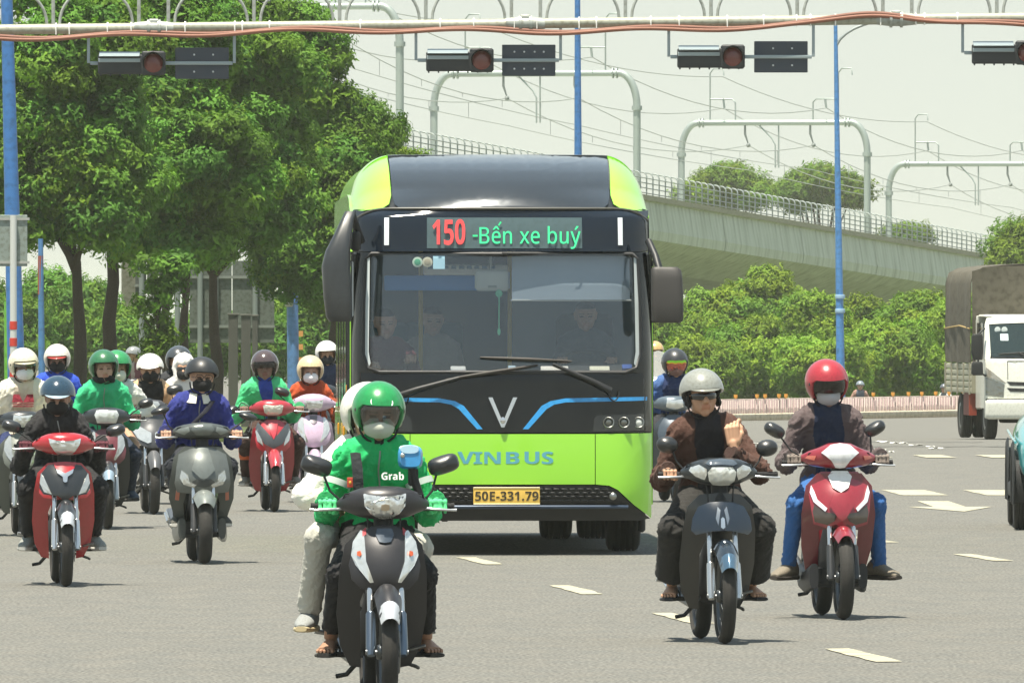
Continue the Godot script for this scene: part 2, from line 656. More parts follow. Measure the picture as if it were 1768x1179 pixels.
	for i in path.size() - 1:
		var a: Vector3 = path[i] - path[0]; var e: Vector3 = path[i + 1] - path[0]
		var n := int(a.distance_to(e) / 0.10)
		for k in n:
			var q := a.lerp(e, float(k) / n) + Vector3(rng.randf_range(-0.008, 0.008), 0, 0)
			var tgt := bars if (k % 2 == 0) else bars2
			tgt.box(q + Vector3(0, 0.385, -0.095), Vector3(0.022, 0.37 + rng.randf_range(-0.04, 0.03), 0.02), 0.0, Basis(Vector3(1, 0, 0), -0.1))
	put(bars, "upright_bars", pm("d2b6b8", 0.6), wall).set_meta("kind", "stuff")
	put(bars2, "pale_upright_bars", pm("f0e0d8", 0.6), wall).set_meta("kind", "stuff")
	for x in [1271, 1308, 1322, 1346, 1358, 1440, 1509, 1543, 1570, 1593, 1617, 1640, 1665, 1690, 1715]:
		var d: float = 335.0 + (x - 1130.0) / 520.0 * 21.0
		var w := Vector3((x - 884.0) * d / FOCAL, 0, -d)
		w.y = ground_y(w.z) + 0.595
		share(stud_mesh, "reflector_stud", pm("dc9a3c", 0.5), wall, Transform3D(Basis(), w - path[0] + Vector3(0, 0, -0.17)))
	# verge under the trees on the left, and behind the median
	for r in [[-14.0, -3.2, -420.0, -212.0, "verge"], [4.0, 40.0, -620.0, -392.0, "verge"]]:
		var vb := B.new()
		var vr := []
		for k in 9:
			var z := lerpf(r[3], r[2], k / 8.0)
			var y := ground_y(z)
			vr.append([Vector3(r[0], y - 0.1, z), Vector3(r[0], y + 0.14, z), Vector3(r[1], y + 0.14, z), Vector3(r[1], y - 0.1, z)])
		vb.rings(vr, true, true)
		put(vb, "verge", pm("5d6a38", 0.95, 0.0, {"tex": "concrete", "world": true, "scale": 0.5})).set_meta("kind", "structure")

func mark_up(b: B):                                     # flat sheets face upwards
	for i in range(0, b.ix.size(), 3):
		var a := b.v[b.ix[i]]; var c := b.v[b.ix[i + 1]]; var d := b.v[b.ix[i + 2]]
		if (d - a).cross(c - a).y < 0:
			var t := b.ix[i + 1]; b.ix[i + 1] = b.ix[i + 2]; b.ix[i + 2] = t

func flat_mark(called: String, m: Material, pts: Array):
	var b := B.new()
	var n := 6
	var base := b.v.size()
	for k in n + 1:
		for e in 2:
			var p: Vector3 = pts[e].lerp(pts[3 - e], float(k) / n)
			var j := Vector3(rng.randf_range(-0.012, 0.012), 0, rng.randf_range(-0.05, 0.05))
			p.y = ground_y(p.z) + 0.005
			b.vert(p + j)
	for k in n: b.quad(base + k * 2, base + k * 2 + 1, base + k * 2 + 3, base + k * 2 + 2)
	mark_up(b)
	put(b, called, m).set_meta("kind", "structure")

# ================= railway viaduct =================
func via(t: float) -> Vector3:                          # its centre line at depth t: top of the parapet
	return Vector3(0.94 + (t - 515.0) * 0.214, CAM_H + 4.63 - (t - 515.0) * 0.0262, -t)

func build_viaduct():
	var along := Vector3(0.214, -0.0262, -1.0).normalized()
	var across := Vector3(1, 0, 0.214).normalized()     # towards the side that faces the camera
	var root := thing("railway_viaduct", "long pale concrete railway viaduct descending behind the bushes with a grey railing", "viaduct", Vector3.ZERO)
	var con := pm("c6cabf", 0.9, 0.0, {"tex": "concrete", "world": true, "scale": 0.11, "scale_y": 0.018})
	var con2 := pm("b0b6a6", 0.9, 0.0, {"tex": "concrete", "world": true, "scale": 0.3})
	var W := 4.75
	var t := 360.0
	while t < 1200.0:                                    # girder segments with open joints
		var t2 := t + (17.0 if t < 760 else 60.0)
		var b := B.new()
		var rs := []
		for q in [t + 0.04, t2 - 0.04]:
			var c := via(q)
			var sec := [[-W, 0.0], [-W + 0.35, 0.0], [-W + 0.4, -1.2], [W - 0.4, -1.2], [W - 0.35, 0.0], [W, 0.0], [W - 0.02, -0.18], [W - 0.08, -0.2], [W + 0.10, -1.35], [W + 0.04, -1.72], [W - 0.5, -2.05], [W - 2.0, -2.75], [-W + 2.0, -2.75], [-W + 1.1, -2.0], [-W + 0.1, -0.2]]
			var row := []
			for s in sec: row.append(c + across * s[0] + Vector3(0, s[1], 0))
			rs.append(row)
		flat_rings(b, rs)
		put(b, "girder", con, root)
		t = t2
	var cb := B.new()                                    # weathered coping on the near edge
	var cr := []
	t = 360.0
	while t <= 1200.0:
		var c := via(t) + across * W
		cr.append([c + across * 0.06 + Vector3(0, -0.16, 0), c + across * 0.06 + Vector3(0, 0.05, 0), c - across * 0.36 + Vector3(0, 0.05, 0), c - across * 0.36 + Vector3(0, -0.16, 0)])
		t += 20.0
	flat_rings(cb, cr)
	put(cb, "coping", pm("a39d8a", 0.95, 0.0, {"tex": "concrete", "world": true, "scale": 0.6}), root)
	# piers
	for q in [448.3, 477.0, 520.0, 556.0, 592.0, 628.0]:
		var c := via(q)
		var b := B.new()
		var gy := ground_y(c.z) - 0.2
		var top := c.y - 2.72
		b.loft([[gy, c.x, c.z, 0.42, 0.6], [top - 1.0, c.x, c.z, 0.42, 0.6], [top - 0.4, c.x, c.z, 0.9, 0.6], [top, c.x, c.z, 2.0, 0.6]], "y", 20, 5.0)
		put(b, "pier", pm("c4bda4", 0.9, 0.0, {"tex": "concrete", "world": true, "scale": 0.3}), root)
	# railing with curved tops
	var steel := pm("8d9693", 0.55, 0.4)
	var post := B.new()
	post.tube([Vector3(0, 0, 0), Vector3(0, 0.78, 0), -across * 0.03 + Vector3(0, 0.87, 0), -across * 0.12 + Vector3(0, 0.94, 0), -across * 0.24 + Vector3(0, 0.96, 0)], 0.03, 5)
	var pmesh := post.mesh()
	for e in [1.0, -1.0]:
		t = 470.0 if e > 0 else 500.0
		var n := 0
		var step := 1.25 if e > 0 else 2.4
		while t < (700.0 if e > 0 else 660.0):
			share(pmesh, "railing_post", steel, root, Transform3D(Basis(), via(t) + across * (W - 0.15) * e + Vector3(0, 0.05, 0)))
			t += step
		for hgt in [0.1, 0.3, 0.5, 0.7, 0.95]:
			var rb := B.new()
			var pth := []
			t = 440.0
			while t < 900.0:
				pth.append(via(t) + across * ((W - 0.15) * e) + Vector3(0, 0.05 + hgt, 0) - (across * 0.24 if hgt > 0.9 else Vector3.ZERO))
				t += 20.0
			rb.tube(pth, 0.022, 5)
			put(rb, "rail", steel, root)
	# overhead line portals: each a thing standing on the viaduct
	var galv := pm("9aa5a0", 0.5, 0.35)
	var places := [472.0, 515.0, 565.0, 615.0, 665.0]
	var ports := []
	var spot := ["half hidden by the street tree crowns", "rising right behind the bus roof", "straddling the tall blue lamp post", "rising behind the covered truck", "beyond the covered truck"]
	var span := ["above the bus", "between bus and lamp post", "between lamp post and truck", "beyond the truck"]
	var wires := ["messenger wire over the far track", "messenger wire over the near track", "straight contact wire over the far track", "straight contact wire over the near track", "feeder wire on the far hooks", "feeder wire on the near hooks", "topmost earth wire"]
	for q in places:
		var c := via(q)
		var hgt: float = (5.6 if q < 480.0 else 5.0) + 0.06 * (q - 515.0) / 50.0
		var half := 4.2
		var p := thing("catenary_portal", "grey tubular portal frame on the viaduct %s" % spot[ports.size()], "portal", c, 0.0, "overhead line portals along the viaduct")
		for s in [-1.0, 1.0]:
			var b := B.new()
			b.tube([across * half * s + Vector3(0, -1.0, 0), across * half * s + Vector3(0, hgt - 1.35, 0)], 0.15, 12)
			put(b, "post", galv, p)
			var f := B.new()
			f.tube([across * half * s + Vector3(0, hgt - 1.5, 0), across * half * s + Vector3(0, hgt - 1.32, 0)], 0.21, 12)
			put(f, "flange", galv, p)
			var k := B.new()
			var arc := []
			for i in 9:
				var a := i / 8.0 * PI / 2
				arc.append(across * s * (half - 0.75 + 0.75 * cos(a)) + Vector3(0, hgt - 1.35 + 0.75 + 0.6 * sin(a) - 0.6 * 0 - 0.75 + 0.75 * sin(a), 0))
			k.tube(arc, 0.15, 12)
			put(k, "bend", galv, p)
			var c2 := B.new()
			for o in [0.0, 0.16]: c2.tube([across * s * (half - 0.85 - o) + Vector3(0, hgt - 0.0, 0), across * s * (half - 0.80 - o) + Vector3(0, hgt, 0)], 0.22, 10)
			put(c2, "clamp", galv, p)
		var bm := B.new()
		bm.tube([across * -(half - 0.72) + Vector3(0, hgt, 0), across * (half - 0.72) + Vector3(0, hgt, 0)], 0.13, 12)
		put(bm, "beam", galv, p)
		for s in [-0.85, 1.05]:                          # droppers with insulators
			var b := B.new()
			b.tube([across * s * 1.55 + Vector3(0, hgt, 0), across * s * 1.55 + Vector3(0, hgt - 0.5, 0), across * (s * 1.55 + 0.15) + Vector3(0, hgt - 0.95, 0)], [0.05, 0.06, 0.03], 6)
			b.ball(across * (s * 1.55 + 0.15) + Vector3(0, hgt - 1.0, 0), Vector3(0.1, 0.1, 0.1), 8, 6)
			put(b, "insulator", pm("6f7774", 0.5), p)
		var v := B.new()
		v.tube([across * 0.2 + Vector3(0, hgt - 0.1, 0), across * 0.2 + Vector3(0, hgt - 2.0, 0)], 0.035, 5)
		v.tube([across * -0.7 + Vector3(0, hgt - 0.1, 0), across * -0.1 + Vector3(0, hgt - 0.7, 0), across * 0.05 + Vector3(0, hgt - 1.0, 0), across * 0.05 + Vector3(0, hgt - 2.0, 0)], 0.035, 5)
		put(v, "drop_bracket", galv, p)
		for s in [-1.0, 1.0]:                            # feeder hooks on top
			var h := B.new()
			h.tube([across * s * 2.9 + Vector3(0, hgt, 0), across * s * 2.9 + Vector3(0, hgt + 2.2, 0), across * (s * 2.9 + 0.15) + Vector3(0, hgt + 2.4, 0), across * (s * 2.9 + 0.6) + Vector3(0, hgt + 2.4, 0), across * (s * 2.9 + 0.62) + Vector3(0, hgt + 2.1, 0)], 0.035, 5)
			h.tube([across * s * 2.9 + Vector3(0, hgt + 1.05, 0), across * (s * 1.9) + Vector3(0, hgt + 1.05, 0), across * (s * 1.75) + Vector3(0, hgt + 0.9, 0), across * s * 1.75 + Vector3(0, hgt, 0)], 0.035, 5)
			h.tube([across * s * 2.3 + Vector3(0, hgt + 1.05, 0), across * (s * 2.3 + 0.05) + Vector3(0, hgt + 0.65, 0)], 0.05, 5)
			put(h, "feeder_bracket", galv, p)
		ports.append([c, hgt])
	# wires, hung from portal to portal
	var wire := pm("8d938e", 0.6, 0.2)
	for i in ports.size() - 1:
		var nw := -1
		for w in [[-1.17, -1.0, 1.0], [1.78, -1.0, 1.0], [-1.17, -2.1, 0.15], [1.78, -2.1, 0.15], [-2.3, 0.65, 1.0], [2.35, 0.65, 1.0], [-2.35, 2.05, 0.6]]:
			nw += 1
			var a: Vector3 = ports[i][0] + across * w[0] + Vector3(0, ports[i][1] + w[1], 0)
			var e: Vector3 = ports[i + 1][0] + across * w[0] + Vector3(0, ports[i + 1][1] + w[1], 0)
			var pth := []
			for k in 13:
				var u := k / 12.0
				pth.append(a.lerp(e, u) - Vector3(0, w[2] * 4.0 * u * (1 - u), 0))
			var b := B.new()
			b.tube(pth, 0.019 if w[2] > 0.3 else 0.015, 4, false)
			if w[1] == -1.0:
				for k in [2, 4, 6, 8, 10]: b.tube([pth[k], Vector3(pth[k].x, lerpf(a.y, e.y, k / 12.0) - 1.15, pth[k].z)], 0.012, 3, false)
			var o := put(b, "overhead_wire", wire)
			tag(o, "grey %s %s" % [wires[nw], span[i]], "wire", "overhead wires above the viaduct")

func flat_rings(b: B, rs: Array):                        # prism with hard edges
	var s := b.ix.size()
	var n: int = rs[0].size()
	for i in rs.size() - 1:
		for j in n:
			var j2 := (j + 1) % n
			b.quad4(rs[i][j], rs[i + 1][j], rs[i + 1][j2], rs[i][j2])
	for e in [0, rs.size() - 1]:
		var pl := PackedVector2Array()
		var o: Vector3 = rs[e][0]
		var ax: Vector3 = (rs[e][n / 2] - o)
		ax.y = 0
		ax = ax.normalized()
		for p in rs[e]: pl.append(Vector2((p - o).dot(ax), p.y - o.y))
		var tr := Geometry2D.triangulate_polygon(pl)
		var base := b.v.size()
		for p in rs[e]: b.vert(p)
		for k in range(0, tr.size(), 3):
			if e == 0: b.tri(base + tr[k], base + tr[k + 1], base + tr[k + 2])
			else: b.tri(base + tr[k], base + tr[k + 2], base + tr[k + 1])
	b.orient(s)

# ================= signal gantry =================
func build_gantry():
	var d := 195.0
	var k := d / FOCAL
	var P := func(x, y): return at(x, y, d)
	var pipe_y := func(x): return 51.0 - x * 0.0115
	var white := pm("a3a596", 0.5, 0.1, {"tex": "dirt", "scale": 1.0})
	var grey := pm("a4aaa5", 0.5, 0.2, {"tex": "dirt", "scale": 1.0})
	var root := thing("signal_gantry", "pale grey tubular gantry with small arches spanning the whole junction overhead", "gantry", Vector3(0, 0, -d))
	var L := func(x, y): return P.call(x, y) - Vector3(0, 0, -d)
	for c in [[-420.0, 265.0], [265.0, 907.0], [907.0, 1548.0], [1548.0, 2250.0]]:
		var b := B.new()
		b.tube([L.call(c[0], pipe_y.call(c[0])), L.call(c[1], pipe_y.call(c[1]))], 0.08, 14)
		put(b, "chord_pipe", white, root)
		var u := B.new()
		u.tube([L.call(c[0], pipe_y.call(c[0]) - 96), L.call(c[1], pipe_y.call(c[1]) - 96)], 0.08, 12)
		put(u, "upper_chord", white, root)
	for x in [265.0, 907.0, 1548.0]:
		var b := B.new()
		var y: float = pipe_y.call(x)
		for o in [-9.0, 9.0]: b.tube([L.call(x + o - 2.5, y), L.call(x + o + 2.5, y)], 0.13, 14)
		b.loft([[(x - 34 - 884) * k, L.call(x, y).y, 0, 0.085, 0.085], [(x - 10 - 884) * k, L.call(x, y).y, 0, 0.11, 0.11], [(x + 10 - 884) * k, L.call(x, y).y, 0, 0.11, 0.11], [(x + 34 - 884) * k, L.call(x, y).y, 0, 0.085, 0.085]], "x", 12, 2.0)
		b.box(L.call(x, y - 10.0), Vector3(0.16, 0.1, 0.16), 0.02)
		put(b, "joint_flange", grey, root)
	var vs := [-205.0, -57.0, 91.0, 239.0, 290.0, 438.0, 586.0, 735.0, 883.0, 933.0, 1080.0, 1228.0, 1377.0, 1525.0, 1575.0, 1722.0, 1870.0]
	for i in vs.size():
		var x: float = vs[i]
		var b := B.new()
		b.box(L.call(x, pipe_y.call(x) - 50), Vector3(0.055, 0.75, 0.05), 0.006)
		put(b, "upright", grey, root)
		if i + 1 < vs.size() and vs[i + 1] - x > 100:
			var r: float = (vs[i + 1] - x) * 0.5 - 11.0
			var cx: float = (vs[i + 1] + x) * 0.5
			var a := B.new()
			var rows := []
			for j in 19:
				var th := PI * j / 18.0
				var o := Vector3(cos(th), sin(th), 0)
				var c: Vector3 = L.call(cx, pipe_y.call(cx) - 8.0)
				var row := []
				for e in [[r - 2.5, -0.02], [r + 2.5, -0.02], [r + 2.5, 0.02], [r - 2.5, 0.02]]: row.append(c + o * (e[0] * k) + Vector3(0, 0, e[1]))
				rows.append(row)
			a.rings(rows, true, true)
			put(a, "arch", grey, root)
	for sx in [-420.0, 2250.0]:
		var b := B.new()
		var top: Vector3 = L.call(sx, pipe_y.call(sx) - 100)
		b.tube([Vector3(top.x, ground_y(-d) - 0.0, 0), Vector3(top.x, top.y, 0)], [0.2, 0.14], 14)
		put(b, "column", pm("2f6db0", 0.5), root)
	# flexible conduits tied along the pipe
	var cab := pm("764a39", 0.6)
	for s in 2:
		var pth := []
		var x := -150.0
		while x <= 1950.0:
			var y: float = pipe_y.call(x) + 9.0 + 3.5 * sin(x * 0.021 + s * 0.4) + 3.0 * sin(x * 0.0067 + 1.0) + s * 3.0
			if x > 1330 and x < 1700: y -= 18.0 * exp(-pow((x - 1520.0) / 90.0, 2)) 
			pth.append(P.call(x, y) + Vector3(0, 0, 0.085 + s * 0.012))
			x += 12.0
		var b := B.new()
		b.tube(pth, 0.032, 8)
		var o := put(b, "cable_conduit", cab if s == 0 else pm("8a5a46", 0.6))
		tag(o, "%s brown flexible conduit tied in waves along the gantry pipe" % ("dark rust" if s == 0 else "paler pinkish"), "cable", "brown conduits tied along the gantry")
	for x in [96.0, 119.0, 185.0, 226.0, 287.0, 319.0, 405.0, 418.0, 465.0, 622.0, 760.0, 818.0, 888.0, 927.0, 1000.0, 1030.0, 1124.0, 1173.0, 1256.0, 1319.0, 1376.0, 1400.0, 1443.0, 1521.0, 1582.0, 1597.0, 1654.0]:
		var b := B.new()
		var y: float = pipe_y.call(x)
		b.lathe([[0.088, -0.012], [0.094, -0.01], [0.094, 0.01], [0.088, 0.012]], 14, Transform3D(Basis(Vector3(0, 0, 1), PI / 2), L.call(x, y)), false)
		b.box(L.call(x, y + 3) + Vector3(0, 0, 0.1), Vector3(0.014, 0.12, 0.012))
		put(b, "cable_tie", pm("e6e6de", 0.6), root)
	# four hanging signals with countdown boards
	var dark := pm("22262b", 0.55)
	var slate := pm("353d49", 0.6)
	var bar := pm("96a3a6", 0.45, 0.4)
	var sig := [[152.0, 404.0, 109.0, 168.0, 302.0], [718.0, 968.0, 104.0, 735.0, 867.0], [1155.0, 1405.0, 98.0, 1169.0, 1303.0], [1663.0, 1913.0, 91.0, 1678.0, 1811.0]]
	var where := ["hung over the tree crowns", "hung above the bus roof", "hung over the viaduct portal", "hung over the covered truck"]
	for i in 4:
		var q: Array = sig[i]
		var o := P.call((q[0] + q[1]) * 0.5, q[2]) as Vector3
		var t := thing("traffic_signal", "horizontal black traffic signal with dark red lens %s" % where[i], "traffic signal", o, 0.0, "signals hanging from the gantry")
		var X := func(x): return (x - (q[0] + q[1]) * 0.5) * k
		var hang := B.new()
		var up: float = (q[2] - pipe_y.call(q[0])) * k
		for x in [q[0], q[1]]: hang.box(Vector3(X.call(x), up * 0.5 + 0.0, 0), Vector3(0.045, up, 0.045), 0.006)
		hang.box(Vector3(0, 0.0, -0.0), Vector3((q[1] - q[0]) * k - 0.05, 0.055, 0.045), 0.006)
		put(hang, "hanger_frame", bar, t)
		var bx: float = X.call(q[3] + 57.0)
		var hs := B.new()
		hs.box(Vector3(bx, -0.02, 0.06), Vector3(1.0, 0.30, 0.16), 0.02)
		for e in 7: hs.box(Vector3(bx - 0.46 + e * 0.15, -0.18, 0.1), Vector3(0.025, 0.03, 0.05), 0.005)
		put(hs, "housing", dark, t)
		var hood := B.new()
		hood.box(Vector3(bx - 0.17, 0.135, 0.1), Vector3(0.62, 0.02, 0.26), 0.004, Basis(Vector3(1, 0, 0), 0.25))
		hood.box(Vector3(bx - 0.17, 0.04, 0.16), Vector3(0.64, 0.06, 0.03), 0.004)
		put(hood, "sun_hood", bar, t)
		var lx: float = bx + 0.35
		var ring := B.new()
		var vis := []
		for j in 15:
			var a := PI * (-0.12 + 1.24 * j / 14.0)
			vis.append([Vector3(lx + cos(a) * 0.162, 0.0 + sin(a) * 0.162 + 0.0, 0.12), Vector3(lx + cos(a) * 0.17, sin(a) * 0.17, 0.36 if a > 0.3 and a < 2.85 else 0.26)])
		ring.slab(vis, 0.008)
		put(ring, "lens_visor", pm("14171a", 0.6), t)
		var plate := B.new()
		plate.box(Vector3(lx, 0.0, 0.075), Vector3(0.37, 0.37, 0.15), 0.03)
		put(plate, "lens_plate", dark, t)
		var lens := B.new()
		var prof := []
		for j in 7: prof.append([0.148 * cos(j / 6.0 * PI / 2) + 0.001, 0.045 * sin(j / 6.0 * PI / 2)])
		lens.lathe(prof, 24, Transform3D(Basis(Vector3(1, 0, 0), PI / 2), Vector3(lx, 0, 0.151)))
		put(lens, "red_lens", pm("6e2420", 0.25, 0.0, {"coat": 0.6}), t)
		var cb := B.new()
		var cx: float = X.call(q[4] + 46.0)
		cb.box(Vector3(cx, 0.0, -0.06), Vector3(0.82, 0.48, 0.07), 0.008)
		put(cb, "countdown_board", slate, t)
		for rx in ([-0.12, 0.17] if i != 1 else [-0.22, -0.07, 0.09, 0.23]):
			for ry in [-0.13, 0.13]:
				var bo := B.new()
				bo.lathe([[0.016, 0.0], [0.016, 0.012], [0.005, 0.016]], 8, Transform3D(Basis(Vector3(1, 0, 0), PI / 2), Vector3(cx + rx, ry, -0.025)))
				put(bo, "bolt", pm("d5d8da", 0.4), t)

# ================= poles, signs, trees =================
func tapered_pole(called: String, label: String, x0: float, y0: float, x1: float, y1: float, d: float, r0: float, r1: float, hex: String, group := "") -> Node3D:
	var foot := at(x0, y0, d)
	foot.y = ground_y(-d)
	var top := at(x1, y1, d)
	var t := thing(called, label, "pole", foot, 0.0, group)
	var b := B.new()
	b.tube([Vector3.ZERO, (top - foot) * 0.5, top - foot], [r0, (r0 + r1) * 0.5, r1], 12)
	put(b, "shaft", pm(hex, 0.5, 0.1, {"tex": "dirt", "scale": 0.6}), t)
	var f := B.new()
	f.box(Vector3(0, 0.03, 0), Vector3(r0 * 4.5, 0.05, r0 * 4.5), 0.01)
	put(f, "base_plate", pm("6a6f70", 0.6), t)
	return t

func build_roadside():
	# blue lamp posts
	var p := tapered_pole("lamp_post", "thick blue tapered lamp post in front of the big street trees", 30, 640, 9, -60, 205, 0.15, 0.09, "3f78b8", "blue lamp posts")
	p = tapered_pole("lamp_post", "slim blue lamp post rising behind the bus roof", 1000, 700, 997, -60, 300, 0.13, 0.06, "3f78b8", "blue lamp posts")
	lamp_arm(p, Vector3(-0.04, 11.2, 0), 1.6)
	p = tapered_pole("lamp_post", "tall blue lamp post standing on the median before the bushes", 1453, 690, 1443, 25, 360, 0.13, 0.05, "4a86c4", "blue lamp posts")
	lamp_arm(p, Vector3(-0.16, 10.3, 0), 1.8)
	var bandb := B.new()
	for y in [2.9, 3.3]: bandb.lathe([[0.128, y], [0.14, y + 0.02], [0.14, y + 0.1], [0.128, y + 0.12]], 12, Transform3D(Basis(), Vector3(-0.03, 0, 0)))
	put(bandb, "clamp_band", pm("8fb0c8", 0.5), p)
	p = tapered_pole("camera_pole", "short blue and grey pole topped with a camera beside the grey boards", 507, 690, 504, 492, 270, 0.13, 0.12, "5580b4")
	var cb := B.new()
	cb.box(Vector3(0, 3.2, 0.0), Vector3(0.3, 0.2, 0.3), 0.03)
	cb.tube([Vector3(0, 2.7, 0), Vector3(0, 3.2, 0)], 0.08, 8)
	cb.box(Vector3(-0.1, 2.8, 0.15), Vector3(0.18, 0.22, 0.3), 0.03)
	put(cb, "camera_head", pm("9a9a96", 0.5), p)
	var st := B.new()
	for k in 5: st.box(Vector3(0.15, 1.0 + k * 0.28, 0.1), Vector3(0.09, 0.12, 0.03))
	put(st, "sticker_strip", pm("c08a4a", 0.7), p)
	p = tapered_pole("flag_pole", "thin blue pole with rusty red top left of the tree trunks", 72, 660, 69, 412, 230, 0.07, 0.045, "4f7fb4")
	var rb := B.new()
	rb.tube([Vector3(-0.03, 2.6, 0), Vector3(-0.03, 3.3, 0)], 0.05, 8)
	put(rb, "red_top", pm("8f4a3a", 0.7), p)
	p = tapered_pole("green_pole", "bright green slim post behind the striped sign post", 15, 660, 14, 520, 212, 0.08, 0.08, "6ab43a")
	# big sign seen from behind, on a striped post
	var foot := at(22, 640, 199)
	foot.y = ground_y(-199)
	var s := thing("road_sign", "back of a grey metal road sign on a red and white striped post", "sign", foot)
	var pb := B.new()
	pb.tube([Vector3.ZERO, Vector3(0, 3.6, 0)], 0.055, 10)
	put(pb, "post", pm("c9cdc8", 0.5, 0.2), s)
	for k in 7:
		var b := B.new()
		b.lathe([[0.058, k * 0.26], [0.06, k * 0.26 + 0.005], [0.06, k * 0.26 + 0.125], [0.058, k * 0.26 + 0.13]], 12, Transform3D(Basis(), Vector3(0, 0.25, 0)))
		put(b, "red_band", pm("c23a2c", 0.6), s)
	var sb := B.new()
	sb.box(Vector3(-0.02, 3.2, -0.09), Vector3(0.47, 0.8, 0.025), 0.006)
	put(sb, "sign_plate", pm("8e9a94", 0.5, 0.3, {"tex": "dirt", "scale": 1.0}), s)
	var sb2 := B.new()
	sb2.box(Vector3(-0.6, 3.2, -0.1), Vector3(0.66, 0.8, 0.025), 0.006)
	put(sb2, "sign_plate", pm("b9b7ae", 0.6, 0.1, {"tex": "dirt", "scale": 1.0}), s)
	for y in [2.86, 3.54]:
		var b := B.new()
		b.box(Vector3(-0.3, y, -0.066), Vector3(1.1, 0.04, 0.02))
		put(b, "stiffener", pm("a8aaa4", 0.5, 0.3), s)
	# backs of two big hoardings under the trees
	hoarding("grey back of a wide hoarding on posts behind the tree trunks", 326, 474, 450, 592, 282, [345, 372, 440], "5d655f")
	hoarding("smaller dark grey hoarding back hanging before the pale pier", 232, 314, 432, 508, 276, [244, 306], "4b514e")
	for x in [402, 424, 440]:
		var w := at(x, 690, 268 + (x - 400) * 0.1)
		w.y = ground_y(w.z)
		var t := thing("steel_post", "dark flat steel post under the wide hoarding, %s" % ("the one by the tree trunk" if x == 402 else ("the middle of three" if x == 424 else "the narrow one")), "post", w, 0.0, "dark posts under the hoarding")
		var b := B.new()
		b.box(Vector3(0, 1.25, 0), Vector3(0.2 if x != 440 else 0.12, 2.5, 0.1), 0.01)
		put(b, "shaft", pm("454640", 0.8), t)
		var cp := B.new()
		cp.box(Vector3(0, 2.52, 0), Vector3(0.24 if x != 440 else 0.16, 0.04, 0.14), 0.005)
		put(cp, "cap", pm("5a5b54", 0.8), t)

func lamp_arm(p: Node3D, top: Vector3, reach: float):
	var b := B.new()
	var pth := []
	for k in 9:
		var a := PI / 2 * k / 8.0
		pth.append(top + Vector3(reach * (1 - cos(a)), 0.9 * sin(a), 0))
	b.tube(pth, 0.04, 8)
	put(b, "lamp_arm", pm("8f9896", 0.5, 0.3), p)
	var h := B.new()
	h.loft([[top.x + reach - 0.05, top.y + 0.9, 0, 0.05, 0.08], [top.x + reach + 0.3, top.y + 0.92, 0, 0.07, 0.15], [top.x + reach + 0.7, top.y + 0.92, 0, 0.04, 0.1]], "x", 12, 2.5)
	put(h, "lamp_head", pm("b0b4b4", 0.5, 0.2), p)

func hoarding(label: String, x0: float, x1: float, y0: float, y1: float, d: float, posts: Array, hex: String):
	var a := at(x0, y0, d); var e := at(x1, y1, d)
	var foot := Vector3((a.x + e.x) * 0.5, ground_y(-d), -d)
	var t := thing("hoarding", label, "hoarding", foot)
	var n := 4
	for k in n:                                          # sheets side by side
		var b := B.new()
		var w := (e.x - a.x) / n
		b.box(Vector3(a.x + w * (k + 0.5) - foot.x, (a.y + e.y) * 0.5 - foot.y, 0), Vector3(w - 0.02, a.y - e.y, 0.04), 0.006)
		put(b, "panel", pm(hex, 0.7, 0.1, {"tex": "concrete", "scale": 0.7}), t)
	for y in [0.2, 0.8]:
		var b := B.new()
		b.box(Vector3(0, lerpf(a.y, e.y, y) - foot.y, 0.05), Vector3(e.x - a.x, 0.06, 0.05))
		put(b, "batten", pm("777d76", 0.6, 0.2), t)
	for x in posts:
		var b := B.new()
		var px: float = (x - 884.0) * d / FOCAL - foot.x
		b.tube([Vector3(px, 0, 0.1), Vector3(px, a.y - foot.y - 0.1, 0.1)], 0.06, 8)
		put(b, "post", pm("7b847f", 0.5, 0.3), t)

# ---------- trees ----------
func leaf_twig(seed_: int, count: int, length: float, leaf: float, droop: float) -> ArrayMesh:
	var r := RandomNumberGenerator.new()
	r.seed = seed_
	var b := B.new()
	for i in count:
		var u := (i + 0.5) / count
		var a := i * 2.4 + r.randf() * 0.8
		var root := Vector3(0, length * (u - 0.3), 0) + Vector3(r.randf_range(-1, 1), r.randf_range(-1, 1), r.randf_range(-1, 1)) * length * 0.22
		var out := Vector3(cos(a), r.randf_range(-0.2, 0.9) - droop, sin(a)).normalized()
		var sidev := out.cross(Vector3(r.randf_range(-0.5, 0.5), 1, r.randf_range(-0.5, 0.5))).normalized()
		var up := sidev.cross(out)
		var l := leaf * r.randf_range(0.7, 1.25)
		var w := l * 0.24
		var p1 := root + out * l * 0.4
		var tip := root + out * l - Vector3(0, l * 0.22, 0)
		var i0 := b.vert(root); var i1 := b.vert(p1 + sidev * w + up * w * 0.35); var i2 := b.vert(p1); var i3 := b.vert(p1 - sidev * w + up * w * 0.35); var i4 := b.vert(tip)
		b.tri(i0, i1, i2); b.tri(i0, i2, i3); b.tri(i1, i4, i2); b.tri(i2, i4, i3)
	return b.mesh()

var twigs := []

func leaf_mat(hex: String) -> StandardMaterial3D:
	var m := pm(hex, 0.62, 0.0, {"vc": true, "back": "b4c832"})
	m.metallic_specular = 0.25
	return m

